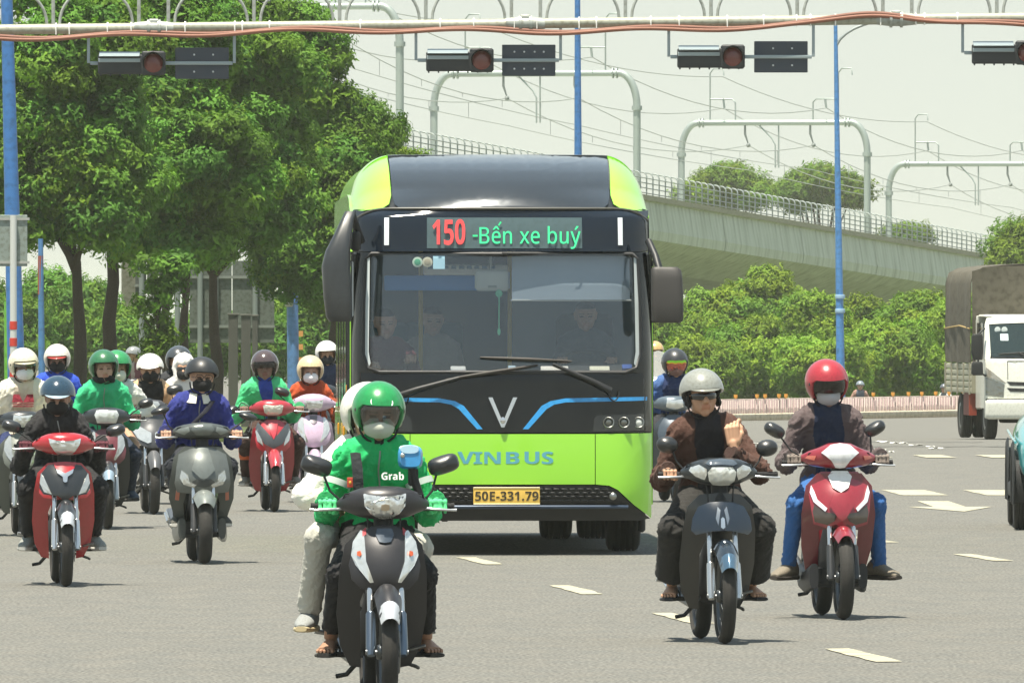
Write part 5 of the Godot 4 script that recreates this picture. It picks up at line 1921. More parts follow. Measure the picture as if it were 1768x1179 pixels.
func make_head():
	var s := [
		[Vector3(0, 0.035, -0.03), Vector3(0, 0.03, 0.005), 0.085, 0.078],
		[Vector3(0, -0.02, 0.0), Vector3(0, -0.05, 0.025), 0.07, 0.055],
		[Vector3(0, -0.06, 0.035), Vector3(0, -0.093, 0.058), 0.045, 0.028],
		[Vector3(-0.04, -0.025, 0.035), Vector3(-0.03, -0.07, 0.035), 0.036, 0.03], [Vector3(0.04, -0.025, 0.035), Vector3(0.03, -0.07, 0.035), 0.036, 0.03],
		[Vector3(-0.034, 0.024, 0.066), Vector3(0.034, 0.024, 0.066), 0.02, 0.02]]
	var fine := [
		[Vector3(0, 0.012, 0.083), Vector3(0, -0.026, 0.104), 0.009, 0.0135],
		[Vector3(-0.011, -0.03, 0.093), Vector3(0.011, -0.03, 0.093), 0.010, 0.010],
		[Vector3(-0.02, -0.0555, 0.080), Vector3(0.02, -0.0555, 0.080), 0.0085, 0.0085],
		[Vector3(-0.016, -0.068, 0.079), Vector3(0.016, -0.068, 0.079), 0.0095, 0.0095],
		[Vector3(-0.083, 0.02, -0.012), Vector3(-0.08, -0.022, -0.004), 0.014, 0.01], [Vector3(0.083, 0.02, -0.012), Vector3(0.08, -0.022, -0.004), 0.014, 0.01],
		[Vector3(0, -0.05, -0.035), Vector3(0, -0.19, -0.06), 0.054, 0.056]]
	head_m = sdf(s + fine, 0.006, 0.018)
	for p in head_m[0]:
		var c := Color(1, 1, 1)
		if p.z > 0.06 and absf(p.x) < 0.026 and p.y < -0.047 and p.y > -0.078: c = Color(0.90, 0.72, 0.68)
		elif p.z > 0.05 and absf(absf(p.x) - 0.034) < 0.017 and absf(p.y - 0.001) < 0.007: c = Color(0.16, 0.13, 0.13)
		elif p.z > 0.05 and absf(absf(p.x) - 0.034) < 0.021 and absf(p.y - 0.022) < 0.005: c = Color(0.12, 0.10, 0.09)
		elif p.y > 0.062 or (p.z < -0.02 and p.y > -0.05 and absf(p.x) < 0.08): c = Color(0.05, 0.045, 0.045)
		head_c.append(c)

func make_hands():
	# a right or left hand closed on a bar that runs along x; wrist behind and above
	var s := []
	for i in 4:
		var x := -0.032 + 0.0215 * i
		var r := [0.0085, 0.0092, 0.0092, 0.0086][i] as float
		var l := [0.85, 1.0, 1.02, 0.92][i] as float
		s.append([Vector3(x * 0.7, 0.014, -0.078), Vector3(x, 0.026, -0.016), 0.015, 0.0115])
		s.append([Vector3(x, 0.027, -0.014), Vector3(x, 0.020, 0.022 * l), r * 1.15, r])
		s.append([Vector3(x, 0.020, 0.022 * l), Vector3(x, -0.012, 0.028 * l), r, r * 0.95])
		s.append([Vector3(x, -0.012, 0.028 * l), Vector3(x, -0.026, 0.006), r * 0.95, r * 0.85])
	s.append([Vector3(0.03, 0.006, -0.07), Vector3(0.046, -0.008, -0.03), 0.016, 0.013])
	s.append([Vector3(0.046, -0.008, -0.03), Vector3(0.04, -0.026, -0.004), 0.012, 0.010])
	s.append([Vector3(0.04, -0.026, -0.004), Vector3(0.026, -0.03, 0.014), 0.010, 0.008])
	s.append([Vector3(0, 0.012, -0.075), Vector3(0, 0.02, -0.12), 0.026, 0.026])
	grip_m = sdf(s, 0.005, 0.006)
	# a raised hand, fingers half curled towards the palm, thumb folded to the index
	s = []
	for i in 4:
		var x := -0.030 + 0.020 * i
		var l := [0.8, 0.95, 1.0, 0.92][i] as float
		var cur := [1.3, 1.2, 1.0, 0.78][i] as float
		var p := Vector3(x * 0.8, 0.0, 0.0)
		var q := Vector3(x * 1.1, 0.085, 0.0)
		s.append([p, q, 0.017, 0.012])
		var a := cur * 0.9
		for seg in [0.042, 0.028, 0.022]:
			var q2: Vector3 = q + Vector3(0.002, cos(a), sin(a)) * seg * l
			s.append([q, q2, 0.0098, 0.0088])
			q = q2
			a += cur * 0.8
	s.append([Vector3(0.026, 0.01, 0.0), Vector3(0.048, 0.045, 0.018), 0.017, 0.013])
	s.append([Vector3(0.048, 0.045, 0.018), Vector3(0.046, 0.078, 0.03), 0.0115, 0.0105])
	s.append([Vector3(0.046, 0.078, 0.03), Vector3(0.034, 0.10, 0.034), 0.0105, 0.009])
	s.append([Vector3(0, 0.0, 0), Vector3(0, -0.06, -0.005), 0.027, 0.026])
	raised_m = sdf(s, 0.005, 0.006)

func ell(hf: Transform3D, c: Vector3, r: Vector3, az: float, el: float) -> Vector3:
	return hf * (c + Vector3(sin(az) * cos(el) * r.x, sin(el) * r.y, cos(az) * cos(el) * r.z))

func helmet(root: Node, hf: Transform3D, h: Dictionary):
	var kind: String = h.kind
	var c := Vector3(0, 0.028, -0.012)
	var r := Vector3(0.117, 0.124, 0.137) if kind != "half" else Vector3(0.113, 0.116, 0.131)
	r *= h.get("size", 1.0)
	var cut := func(az):
		var a := absf(az)
		if kind == "half": return deg_to_rad(lerpf(8.0, -14.0, smoothstep(0.4, 2.4, a)))
		var f := smoothstep(0.85, 1.25, a)
		return deg_to_rad(lerpf(13.0, lerpf(-52.0, -44.0, smoothstep(1.4, 2.6, a)), f))
	var g := []
	var rows := 13
	for i in rows:
		var row := []
		for k in 40:
			var az := TAU * k / 40.0
			if az > PI: az -= TAU
			var el := lerpf(PI / 2 - 0.02, cut.call(az), i / float(rows - 1))
			row.append(ell(hf, c, r, az, el))
		g.append(row)
	var b := B.new()
	b.slab(g, -0.016, true)
	var m: Material = pm(h.hex, h.get("rough", 0.3), 0.0, {"coat": h.get("coat", 0.7), "tex": "dirt", "scale": 4.0})
	var o := put(b, "helmet", m, root)
	# rim
	var rb := B.new()
	var rp := []
	for k in 41:
		var az := -PI + TAU * k / 40.0
		rp.append(ell(hf, c, r * 0.985, az, cut.call(az)))
	rb.tube(rp, 0.006, 5)
	put(rb, "rim", pm(h.get("rim", "1c1c1c"), 0.6), o)
	if h.has("brim"):
		var bb := B.new()
		var bg := []
		for i in 4:
			var row := []
			for k in 15:
				var az := lerpf(-1.15, 1.15, k / 14.0)
				var q := c + Vector3(sin(az) * cos(0.2) * r.x, sin(0.2) * r.y, cos(az) * cos(0.2) * r.z)
				var outw := Vector3(sin(az) * 0.4, -0.35, cos(az)) * (0.05 * (i / 3.0) * cos(az * 1.25))
				row.append(hf * (q + outw))
			bg.append(row)
		bb.slab(bg, 0.004)
		put(bb, "brim", pm(h.brim, 0.35, 0.0, {"coat": 0.5}), o)
	if h.has("visor"):
		var vb := B.new()
		var vg := []
		var e0: float = deg_to_rad(h.get("visor_top", 15.0)); var e1: float = deg_to_rad(h.get("visor_low", -26.0))
		for i in 6:
			var row := []
			for k in 17: row.append(ell(hf, c, r * 1.03, lerpf(-1.2, 1.2, k / 16.0), lerpf(e0, e1, i / 5.0)))
			vg.append(row)
		vb.slab(vg, 0.003)
		put(vb, "visor", h.visor, o)
		for s in [-1.0, 1.0]:
			var kb := B.new()
			kb.ball(ell(hf, c, r * 1.03, 1.2 * s, 0.0), Vector3(0.014, 0.018, 0.018), 8, 6)
			put(kb, "hinge_cap", pm("2a2a2a", 0.4), o)
	if h.has("stripes"):
		for s in [-0.16, 0.16]:
			var sb := B.new()
			var sg := []
			for i in 9:
				var row := []
				for k in 3: row.append(ell(hf, c, r * 1.012, s + (k - 1) * 0.07, lerpf(0.55, 1.35, i / 8.0)) + hf.basis * Vector3(0, 0, 0))
				sg.append(row)
			sb.slab(sg, 0.002)
			put(sb, "stripe", pm(h.stripes, 0.5), o)
	if h.has("vent"):
		var vb := B.new()
		for s in [-0.2, 0.0, 0.2]: vb.ball(ell(hf, c, r * 1.0, s, 0.62), Vector3(0.014, 0.009, 0.012), 8, 6)
		put(vb, "vent", pm(h.vent, 0.4), o)
	var sb := B.new()
	var sp := []
	for k in 11:
		var a := lerpf(-1.5, 1.5, k / 10.0)
		sp.append(hf * Vector3(sin(a) * 0.098, -0.02 - 0.115 * pow(cos(a), 0.7), 0.028 + 0.012 * cos(a)))
	sb.tube(sp, 0.006, 5)
	put(sb, "chin_strap", pm("18181a", 0.7), o)
	if h.has("text"):
		var t := text3d(h.text, 0.036, pm("f2f4f0", 0.5), o, "lettering", Vector3.ZERO, 1.0, true, 0.008)
		var p := ell(hf, c, r * 1.0, 0.0, 0.40)
		t.transform = Transform3D(hf.basis * Basis(Vector3(1, 0, 0), -0.45), p) 

func face_patch(root: Node, hf: Transform3D, called: String, m: Material, c: Vector3, r: Vector3, azm: float, e0: float, e1: float, thick := 0.004, nose := 0.0):
	var b := B.new()
	var g := []
	for i in 9:
		var row := []
		for k in 15:
			var u := lerpf(-1.0, 1.0, k / 14.0)
			var el := lerpf(e0, e1, i / 8.0) * (1.0 - 0.35 * u * u)
			var p := ell(Transform3D(), c, r, u * azm, el)
			p.z += nose * exp(-pow(p.x / 0.022, 2.0)) * smoothstep(-0.2, 0.5, i / 8.0) * smoothstep(1.1, 0.55, i / 8.0)
			row.append(hf * p)
		g.append(row)
	b.slab(g, thick)
	return put(b, called, m, root)

func shoe(root: Node, ankle: Vector3, dir: Vector3, hex: String, sole: String, sandal: bool, body: B, size := 1.0):
	var z := dir.normalized()
	var x := Vector3.UP.cross(z).normalized()
	var y := z.cross(x)
	var xf := Transform3D(Basis(x, y, z) * size, ankle - y * 0.075 * size)
	if sandal:
		body.loft([[-0.07, 0, 0.03, 0.026, 0.03], [-0.03, 0, 0.035, 0.034, 0.042], [0.03, 0, 0.032, 0.036, 0.036], [0.09, 0, 0.022, 0.042, 0.022], [0.125, 0, 0.016, 0.044, 0.016]], "z", 14, 2.2, xf)
		for k in 5:
			var tx := -0.034 + 0.017 * k
			body.loft([[0.11, tx, 0.015, 0.010, 0.012], [0.145 - 0.004 * absf(k - 1.2), tx * 1.05, 0.014, 0.0095, 0.011], [0.158 - 0.006 * absf(k - 1.2), tx * 1.05, 0.011, 0.006, 0.006]], "z", 8, 2.0, xf)
		var s := B.new()
		s.loft([[-0.09, 0, -0.008, 0.03, 0.010], [-0.05, 0, -0.008, 0.042, 0.012], [0.05, 0, -0.008, 0.045, 0.012], [0.13, 0, -0.008, 0.055, 0.012], [0.17, 0, -0.006, 0.035, 0.010]], "z", 16, 3.0, xf)
		var so := put(s, "sandal", pm(sole, 0.8), root)
		for q in [[0.085, 0.03], [0.0, 0.06]]:
			var st := B.new()
			var g := []
			for i in 3:
				var row := []
				for k in 9:
					var a := PI * k / 8.0
					row.append(xf * Vector3(cos(a) * 0.048, sin(a) * q[1] * 0.9 + 0.002, q[0] - 0.018 + 0.018 * i + 0.01 * cos(a)))
				g.append(row)
			st.slab(g, 0.004)
			put(st, "strap", pm(hex, 0.7), so)
		return
	var b := B.new()
	b.loft([[-0.085, 0, 0.045, 0.030, 0.05], [-0.06, 0, 0.055, 0.040, 0.06], [-0.01, 0, 0.055, 0.044, 0.058], [0.05, 0, 0.038, 0.047, 0.042], [0.11, 0, 0.026, 0.050, 0.030], [0.155, 0, 0.020, 0.040, 0.022], [0.175, 0, 0.014, 0.022, 0.012]], "z", 18, 2.3, xf)
	var o := put(b, "shoe", pm(hex, 0.75, 0.0, {"tex": "dirt", "scale": 8.0}), root)
	var s2 := B.new()
	s2.loft([[-0.095, 0, 0.0, 0.030, 0.016], [-0.06, 0, 0.0, 0.044, 0.018], [0.05, 0, 0.0, 0.050, 0.017], [0.12, 0, 0.0, 0.054, 0.016], [0.185, 0, 0.004, 0.028, 0.012]], "z", 18, 3.0, xf)
	put(s2, "sole", pm(sole, 0.8), o)
	for k in 4:
		var l := B.new()
		l.tube([xf * Vector3(-0.026, 0.085 - k * 0.012, 0.015 + k * 0.016), xf * Vector3(0.026, 0.085 - k * 0.012, 0.015 + k * 0.016)], 0.004, 4)
		put(l, "lace", pm("d8d8d2", 0.8), o)

func person(label: String, xf: Transform3D, c: Dictionary) -> Node3D:
	var root := thing("person", label, "person", Vector3.ZERO, 0.0, c.get("group", ""))
	root.transform = xf
	var h: float = c.get("h", 0.016)
	var hip: Vector3 = c.get("hip", Vector3(0, 0.85, -0.16))
	var neck: Vector3 = c.get("neck", Vector3(0, 1.285, -0.05))
	var fat: float = c.get("fat", 1.0)
	var shw: float = c.get("shw", 0.165)
	var tw: float = c.get("twist", 0.0)
	var rt := Vector3(cos(tw), 0, -sin(tw))
	var skin := Color(c.get("skin", Color(0.44, 0.255, 0.16)))
	var sleeve: float = c.get("puff", 0.012) * 0.6
	# skeleton
	var sh := []
	var el := []
	var wr := []
	var grips: Array = c.get("hands", [Vector3(-0.272, 0.985, 0.272), Vector3(0.272, 0.985, 0.272)])
	for s in [0, 1]:
		var sg := -1.0 if s == 0 else 1.0
		var a := neck + rt * shw * sg + Vector3(0, -0.075, -0.01)
		var kind: String = c.get("hand_kind", ["grip", "grip"])[s]
		var w: Vector3 = grips[s] + (Vector3(0, 0.025, -0.125) if kind == "grip" else Vector3(0, -0.07, 0))
		sh.append(a)
		wr.append(w)
		el.append(bend(a, w, 0.285, 0.265, Vector3(sg * c.get("elbow_out", 0.9) * 0.32, -0.9, -0.4)) if not c.has("elbows") or c.elbows[s] == null else c.elbows[s])
	var feet: Array = c.get("feet", [Vector3(-0.235, 0.335, -0.05), Vector3(0.235, 0.335, -0.05)])
	var hp := []
	var kn := []
	for s in [0, 1]:
		var sg := -1.0 if s == 0 else 1.0
		hp.append(hip + rt * 0.09 * sg + Vector3(0, -0.01, 0.02))
		kn.append(bend(hp[s], feet[s], 0.43, 0.42, Vector3(sg * c.get("knee_out", 0.32), 0.25, 1.0)))
	# the body: one mesh from head to feet
	var hc: Vector3 = neck + Vector3(0, 0.145, 0.03) + c.get("head", Vector3.ZERO)
	var hf := Transform3D(Basis(Vector3.UP, c.get("yaw", 0.14 * sin(c.get("seed", 0) * 2.7))) * Basis(Vector3.RIGHT, c.get("pitch", 0.08)) * Basis(Vector3(0, 0, 1), c.get("roll", 0.06 * sin(c.get("seed", 0) * 1.9))), hc)
	var body := B.new()
	body.colored = true
	body.col = skin
	var hcol := PackedColorArray()
	for q in head_c: hcol.append(Color(q.r * skin.r, q.g * skin.g, q.b * skin.b))
	body.add(head_m, hf, false, hcol)
	body.tube([hc + Vector3(0, -0.1, -0.03), neck, neck.lerp(hip, 0.3), neck.lerp(hip, 0.75), hip], [0.05, 0.055, 0.07, 0.07, 0.06], 12)
	var gl = c.get("gloves", null)
	for s in [0, 1]:
		body.tube([sh[s], el[s], wr[s]], [0.042, 0.036, 0.024], 8)
		body.tube([hp[s], kn[s], feet[s]], [0.075, 0.05, 0.034], 10)
		var kind: String = c.get("hand_kind", ["grip", "grip"])[s]
		var hx: Transform3D
		if kind == "grip":
			hx = Transform3D(Basis.from_scale(Vector3(1.0 if s == 0 else -1.0, 1, 1)), grips[s])
		else:
			hx = Transform3D(c.get("raised_basis", Basis()) * Basis.from_scale(Vector3(1.0 if s == 0 else -1.0, 1, 1) * 1.05), grips[s])
		var src: Array = grip_m if kind == "grip" else raised_m
		if kind == "hidden": continue
		if gl == null: body.add(src, hx, s == 1)
		else:
			var gb := B.new()
			gb.add(src, hx.scaled_local(Vector3(1.12, 1.12, 1.12)), s == 1)
			put(gb, "glove", cloth(gl), root)
	var sandal: bool = c.get("sandal", false)
	if not c.get("top_only", false):
		for s in [0, 1]:
			var sg := -1.0 if s == 0 else 1.0
			shoe(root, feet[s] + Vector3(0, -0.0, 0), Vector3(sg * c.get("toe_out", 0.28), c.get("toe_up", -0.02), 1.0), c.get("shoe", "4a4a48"), c.get("sole", "c8c6be"), sandal, body)
	put(body, "body", pm("ffffff", 0.55, 0.0, {"vc": true}), root)
	# jacket
	var P := sleeve
	var jb := []
	for q in [[0.0, 0.062, 0.115], [0.3, 0.058, 0.106], [0.6, 0.072, 0.106], [0.8, 0.078, 0.104]]:
		var m := hip.lerp(neck, q[0]) + Vector3(0, 0.03, 0.0)
		jb.append([m - rt * q[1] * fat, m + rt * q[1] * fat, (q[2] + P * 0.4) * fat, (q[2] + P * 0.4) * fat, 1.12])
	var m2 := hip.lerp(neck, 0.86)
	jb.append([m2 - rt * (shw - 0.055), m2 + rt * (shw - 0.055), 0.07, 0.07])
	jb.append([neck + Vector3(0, -0.06, -0.01), neck + Vector3(0, c.get("collar", 0.012), 0.0), 0.085, 0.064])
	if c.has("hood"):
		jb.append([neck + Vector3(0, 0.01, -0.08), hc + Vector3(0, 0.0, -0.06), 0.08, 0.10])
		jb.append([hc + Vector3(0, 0.06, -0.04), hc + Vector3(0, 0.075, 0.01), 0.105, 0.085])
		for s in [-1.0, 1.0]: jb.append([hc + Vector3(0.085 * s, 0.05, 0.0), hc + Vector3(0.07 * s, -0.12, 0.02), 0.035, 0.04])
	for s in [0, 1]:
		jb.append([sh[s], el[s], 0.052 + P, 0.046 + P])
		jb.append([el[s], wr[s] + (wr[s] - el[s]).normalized() * 0.02, 0.045 + P * 1.2, 0.036 + P * 0.8])
	var cuts := []
	for s in [0, 1]:
		var n: Vector3 = (wr[s] - el[s]).normalized()
		cuts.append([wr[s] + n * 0.03, n, 0.10])
	var jm := sdf(jb, h, 0.032, cuts)
	crumple(jm, c.get("seed", 1), c.get("fold", 0.014), [[sh[0], el[0]], [el[0], wr[0]], [sh[1], el[1]], [el[1], wr[1]]])
	if h < 0.019: trims(jm, root, c, hip, neck, el, wr, P)
	split_put(jm, root, "jacket", cloth(c.get("jacket", "333333")), c, hip, neck, h)
	if c.has("collar_hex"):
		var cb := B.new()
		for s in [-1.0, 1.0]:
			var g := []
			for i in 4:
				var row := []
				for k in 7:
					var a := lerpf(0.25, 2.6, k / 6.0)
					row.append(neck + Vector3(sin(a) * s * (0.072 + 0.016 * i), 0.035 - 0.024 * i - 0.02 * cos(a), cos(a) * (0.075 + 0.014 * i) + 0.01))
				g.append(row)
			cb.slab(g, 0.006)
		put(cb, "collar", cloth(c.collar_hex), root)
	# trousers
	if not c.get("top_only", false):
		var tb := []
		var tr: float = c.get("leg_puff", 0.014) * 0.62
		tb.append([hip - rt * 0.07, hip + rt * 0.07, 0.115, 0.115])
		var tc := []
		for s in [0, 1]:
			tb.append([hp[s], kn[s], 0.074 + tr, 0.054 + tr])
			var hem: float = c.get("hem", 0.0)
			var e: Vector3 = kn[s].lerp(feet[s], 1.02 - hem)
			tb.append([kn[s], e, 0.053 + tr, 0.036 + tr * c.get("flare", 1.0)])
			var n: Vector3 = (feet[s] - kn[s]).normalized()
			tc.append([e, n, 0.13])
		var tm := sdf(tb, h, 0.028, tc)
		crumple(tm, c.get("seed", 1) + 50, minf(0.009, c.get("fold", 0.014)), [[hp[0], kn[0]], [kn[0], feet[0]], [hp[1], kn[1]], [kn[1], feet[1]]])
		var t := B.new()
		t.add(tm, Transform3D())
		put(t, "trousers", cloth(c.get("trousers", "22242a")), root)
	# headgear
	if c.has("helmet"): helmet(root, hf, c.helmet)
	if c.has("mask"): face_patch(root, hf, "face_mask", pm(c.mask, 0.85), Vector3(0, -0.052, 0.016), Vector3(0.080, 0.070, 0.104), 1.35, 0.75, -0.95, 0.004, 0.014)
	if c.has("glasses"):
		var gm := pm(c.glasses, 0.08, 0.0, {"coat": 1.0})
		face_patch(root, hf, "sunglasses", gm, Vector3(0, 0.0, 0.004), Vector3(0.086, 0.075, 0.098), 1.2, 0.29, -0.27, 0.004)
	if c.has("hair"):
		var hb := B.new()
		for s in [-1.0, 1.0]:
			for k in 26:
				var y := rng.randf_range(-0.05, 0.05)
				var z := rng.randf_range(-0.09, 0.035)
				hb.ball(hf * Vector3(s * (0.088 + rng.randf_range(-0.006, 0.008)), y, z), Vector3(0.013, 0.022, 0.016), 6, 5)
		put(hb, "hair", pm("15120f", 0.7), root)
	return root

# zip down the front and elastic cuffs
func trims(m: Array, root: Node, c: Dictionary, hip: Vector3, neck: Vector3, el: Array, wr: Array, P: float):
	var dark: Color = Color.html(c.get("jacket", "333333")).darkened(0.25)
	var tm := cloth(dark.to_html(false))
	if not c.has("front") or c.front[2] < 0.05:
		var zs := {}
		for p in m[0]:
			var u := clampf((p.y - hip.y) / (neck.y - hip.y), 0.0, 1.0)
			if absf(p.x - lerpf(hip.x, neck.x, u)) < 0.014:
				var k := int((p.y - hip.y) / 0.03)
				if k >= 1 and p.y < neck.y - 0.02: zs[k] = maxf(zs.get(k, -9.0), p.z)
		var ks := zs.keys()
		ks.sort()
		var pth := []
		for k in ks:
			var y: float = hip.y + (k + 0.5) * 0.03
			pth.append(Vector3(lerpf(hip.x, neck.x, clampf((y - hip.y) / (neck.y - hip.y), 0.0, 1.0)) + 0.004 * sin(k * 1.1), y, zs[k] + 0.001))
		if pth.size() > 2:
			var b := B.new()
			b.tube(pth, 0.0045, 6)
			put(b, "zip", pm("8f918c", 0.4, 0.5), root)
	for s in [0, 1]:
		if c.get("hand_kind", ["grip", "grip"])[s] == "hidden": continue
		var n: Vector3 = (wr[s] - el[s]).normalized()
		var b := B.new()
		var r := 0.035 + P * 0.5 + 0.003
		b.tube([wr[s] + n * 0.004, wr[s] + n * 0.012, wr[s] + n * 0.034, wr[s] + n * 0.042], [r * 0.95, r * 1.08, r * 1.05, r * 0.9], 14)
		put(b, "cuff", tm, root)

# a garment in one or two colours: an open jacket shows a shirt front; reflective bands go on the sleeves
func split_put(m: Array, root: Node, called: String, mat_: Material, c: Dictionary, hip: Vector3, neck: Vector3, h: float):
	if not c.has("front"):
		var b := B.new()
		b.add(m, Transform3D())
		put(b, called, mat_, root)
		return
	var w0: float = c.front[1]; var w1: float = c.front[2]
	var y0: float = c.get("front_low", hip.y - 0.05)
	var side := PackedFloat32Array()
	for i in m[0].size():
		var p: Vector3 = m[0][i]
		var u := clampf((p.y - hip.y) / (neck.y - hip.y), 0.0, 1.05)
		var ref := lerpf(hip.x, neck.x, u)
		var w := lerpf(w0, w1, u) + 0.008 * sin(p.y * 23.0)
		var f := absf(p.x - ref) - w
		if p.z < lerpf(hip.z, neck.z, u) + 0.02 or p.y < y0: f = 1.0
		elif absf(f) < h * 0.55:
			m[0][i] = Vector3(ref + signf(p.x - ref) * w, p.y, p.z)
			f = 0.0
		side.append(f)
	var a := PackedInt32Array(); var e := PackedInt32Array()
	for i in range(0, m[1].size(), 3):
		var s := side[m[1][i]] + side[m[1][i + 1]] + side[m[1][i + 2]]
		var mx := maxf(side[m[1][i]], maxf(side[m[1][i + 1]], side[m[1][i + 2]]))
		var tgt := e if (s <= 0.0 and mx < 0.5) else a
		tgt.append(m[1][i]); tgt.append(m[1][i + 1]); tgt.append(m[1][i + 2])
		if s <= 0.0 and mx < 0.5: e = tgt
		else: a = tgt
	for q in [[a, called, mat_], [e, c.front[3] if c.front.size() > 3 else "shirt", cloth(c.front[0])]]:
		if q[0].is_empty(): continue
		var used := {}
		var vv := PackedVector3Array(); var ii := PackedInt32Array()
		for i in q[0]:
			if not used.has(i):
				used[i] = vv.size()
				vv.append(m[0][i])
			ii.append(used[i])
		var b := B.new()
		b.add([vv, ii], Transform3D())
		put(b, q[1], q[2], root)

# ================= motorcycles =================
const SHIELD_Z := [[0.16, 0.10], [0.25, 0.15], [0.38, 0.23], [0.52, 0.32], [0.64, 0.385], [0.76, 0.41], [0.90, 0.40]]
const COVER_Z := [[0.44, 0.42], [0.52, 0.49], [0.60, 0.525], [0.68, 0.525], [0.78, 0.49], [0.88, 0.43], [0.95, 0.40]]

func bike_wheel(root: Node, c: Vector3, r: float, w: float, spokes: bool, hex: String, disc: bool):
	var h := w * 0.5
	var b := B.new()
	var rr := r - w * 0.72
	b.lathe([[rr - 0.012, h * 0.62], [rr + 0.012, h * 0.66], [rr + 0.012, -h * 0.66], [rr - 0.012, -h * 0.62], [rr - 0.016, 0.0], [rr - 0.012, h * 0.62]], 30, wheel_xf(c), true)
	b.lathe([[0.005, 0.05], [0.035, 0.05], [0.04, 0.03], [0.04, -0.03], [0.035, -0.05], [0.005, -0.05]], 16, wheel_xf(c))
	if spokes:
		for k in 18:
			var a := TAU * k / 18.0
			b.tube([c + Vector3(0.03 if k % 2 == 0 else -0.03, sin(a) * 0.035, cos(a) * 0.035), c + Vector3(0, sin(a + 0.15) * rr, cos(a + 0.15) * rr)], 0.0022, 4, false)
	else:
		for k in 5:
			var a := TAU * k / 5.0
			b.loft([[0.03, 0, 0, 0.02, 0.014], [rr * 0.6, 0, 0, 0.014, 0.012], [rr, 0, 0, 0.02, 0.014]], "y", 8, 3.0, Transform3D(Basis(Vector3.RIGHT, a), c))
	var rim := put(b, "wheel", metal(hex, 0.35), root)
	var t := B.new()
	var prof := []
	for k in 13:
		var a := lerpf(-1.25, 1.25, k / 12.0)
		var rad := r - w * 0.62 * (1.0 - cos(a)) - (0.004 if k in [4, 8] else 0.0)
		prof.append([rad, sin(a) * h * 1.05])
	prof.append([rr + 0.004, h * 0.6])
	prof.append([rr + 0.004, -h * 0.6])
	prof.append(prof[0])
	t.lathe(prof.slice(0, prof.size() - 1), 40, wheel_xf(c), true)
	put(t, "tyre", rubber(), rim)
	if disc:
		var d := B.new()
		d.lathe([[0.05, 0.0], [0.105, 0.0], [0.105, 0.004], [0.05, 0.004]], 24, wheel_xf(c + Vector3(0.056, 0, 0)), true)
		put(d, "brake_disc", metal("a6a8a6", 0.3), rim)

func cowl_z(secs: Array, x: float, y: float) -> float:
	var a := absf(x)
	for i in secs.size() - 1:
		if a <= secs[i + 1][0]:
			var u: float = (a - secs[i][0]) / (secs[i + 1][0] - secs[i][0])
			var cy := lerpf(secs[i][1], secs[i + 1][1], u); var cz := lerpf(secs[i][2], secs[i + 1][2], u)
			var ry := lerpf(secs[i][3], secs[i + 1][3], u); var rz := lerpf(secs[i][4], secs[i + 1][4], u)
			var t := clampf(absf(y - cy) / ry, 0.0, 0.97)
			return cz + rz * pow(1.0 - pow(t, 2.3), 1.0 / 2.3)
	return secs[secs.size() - 1][2]

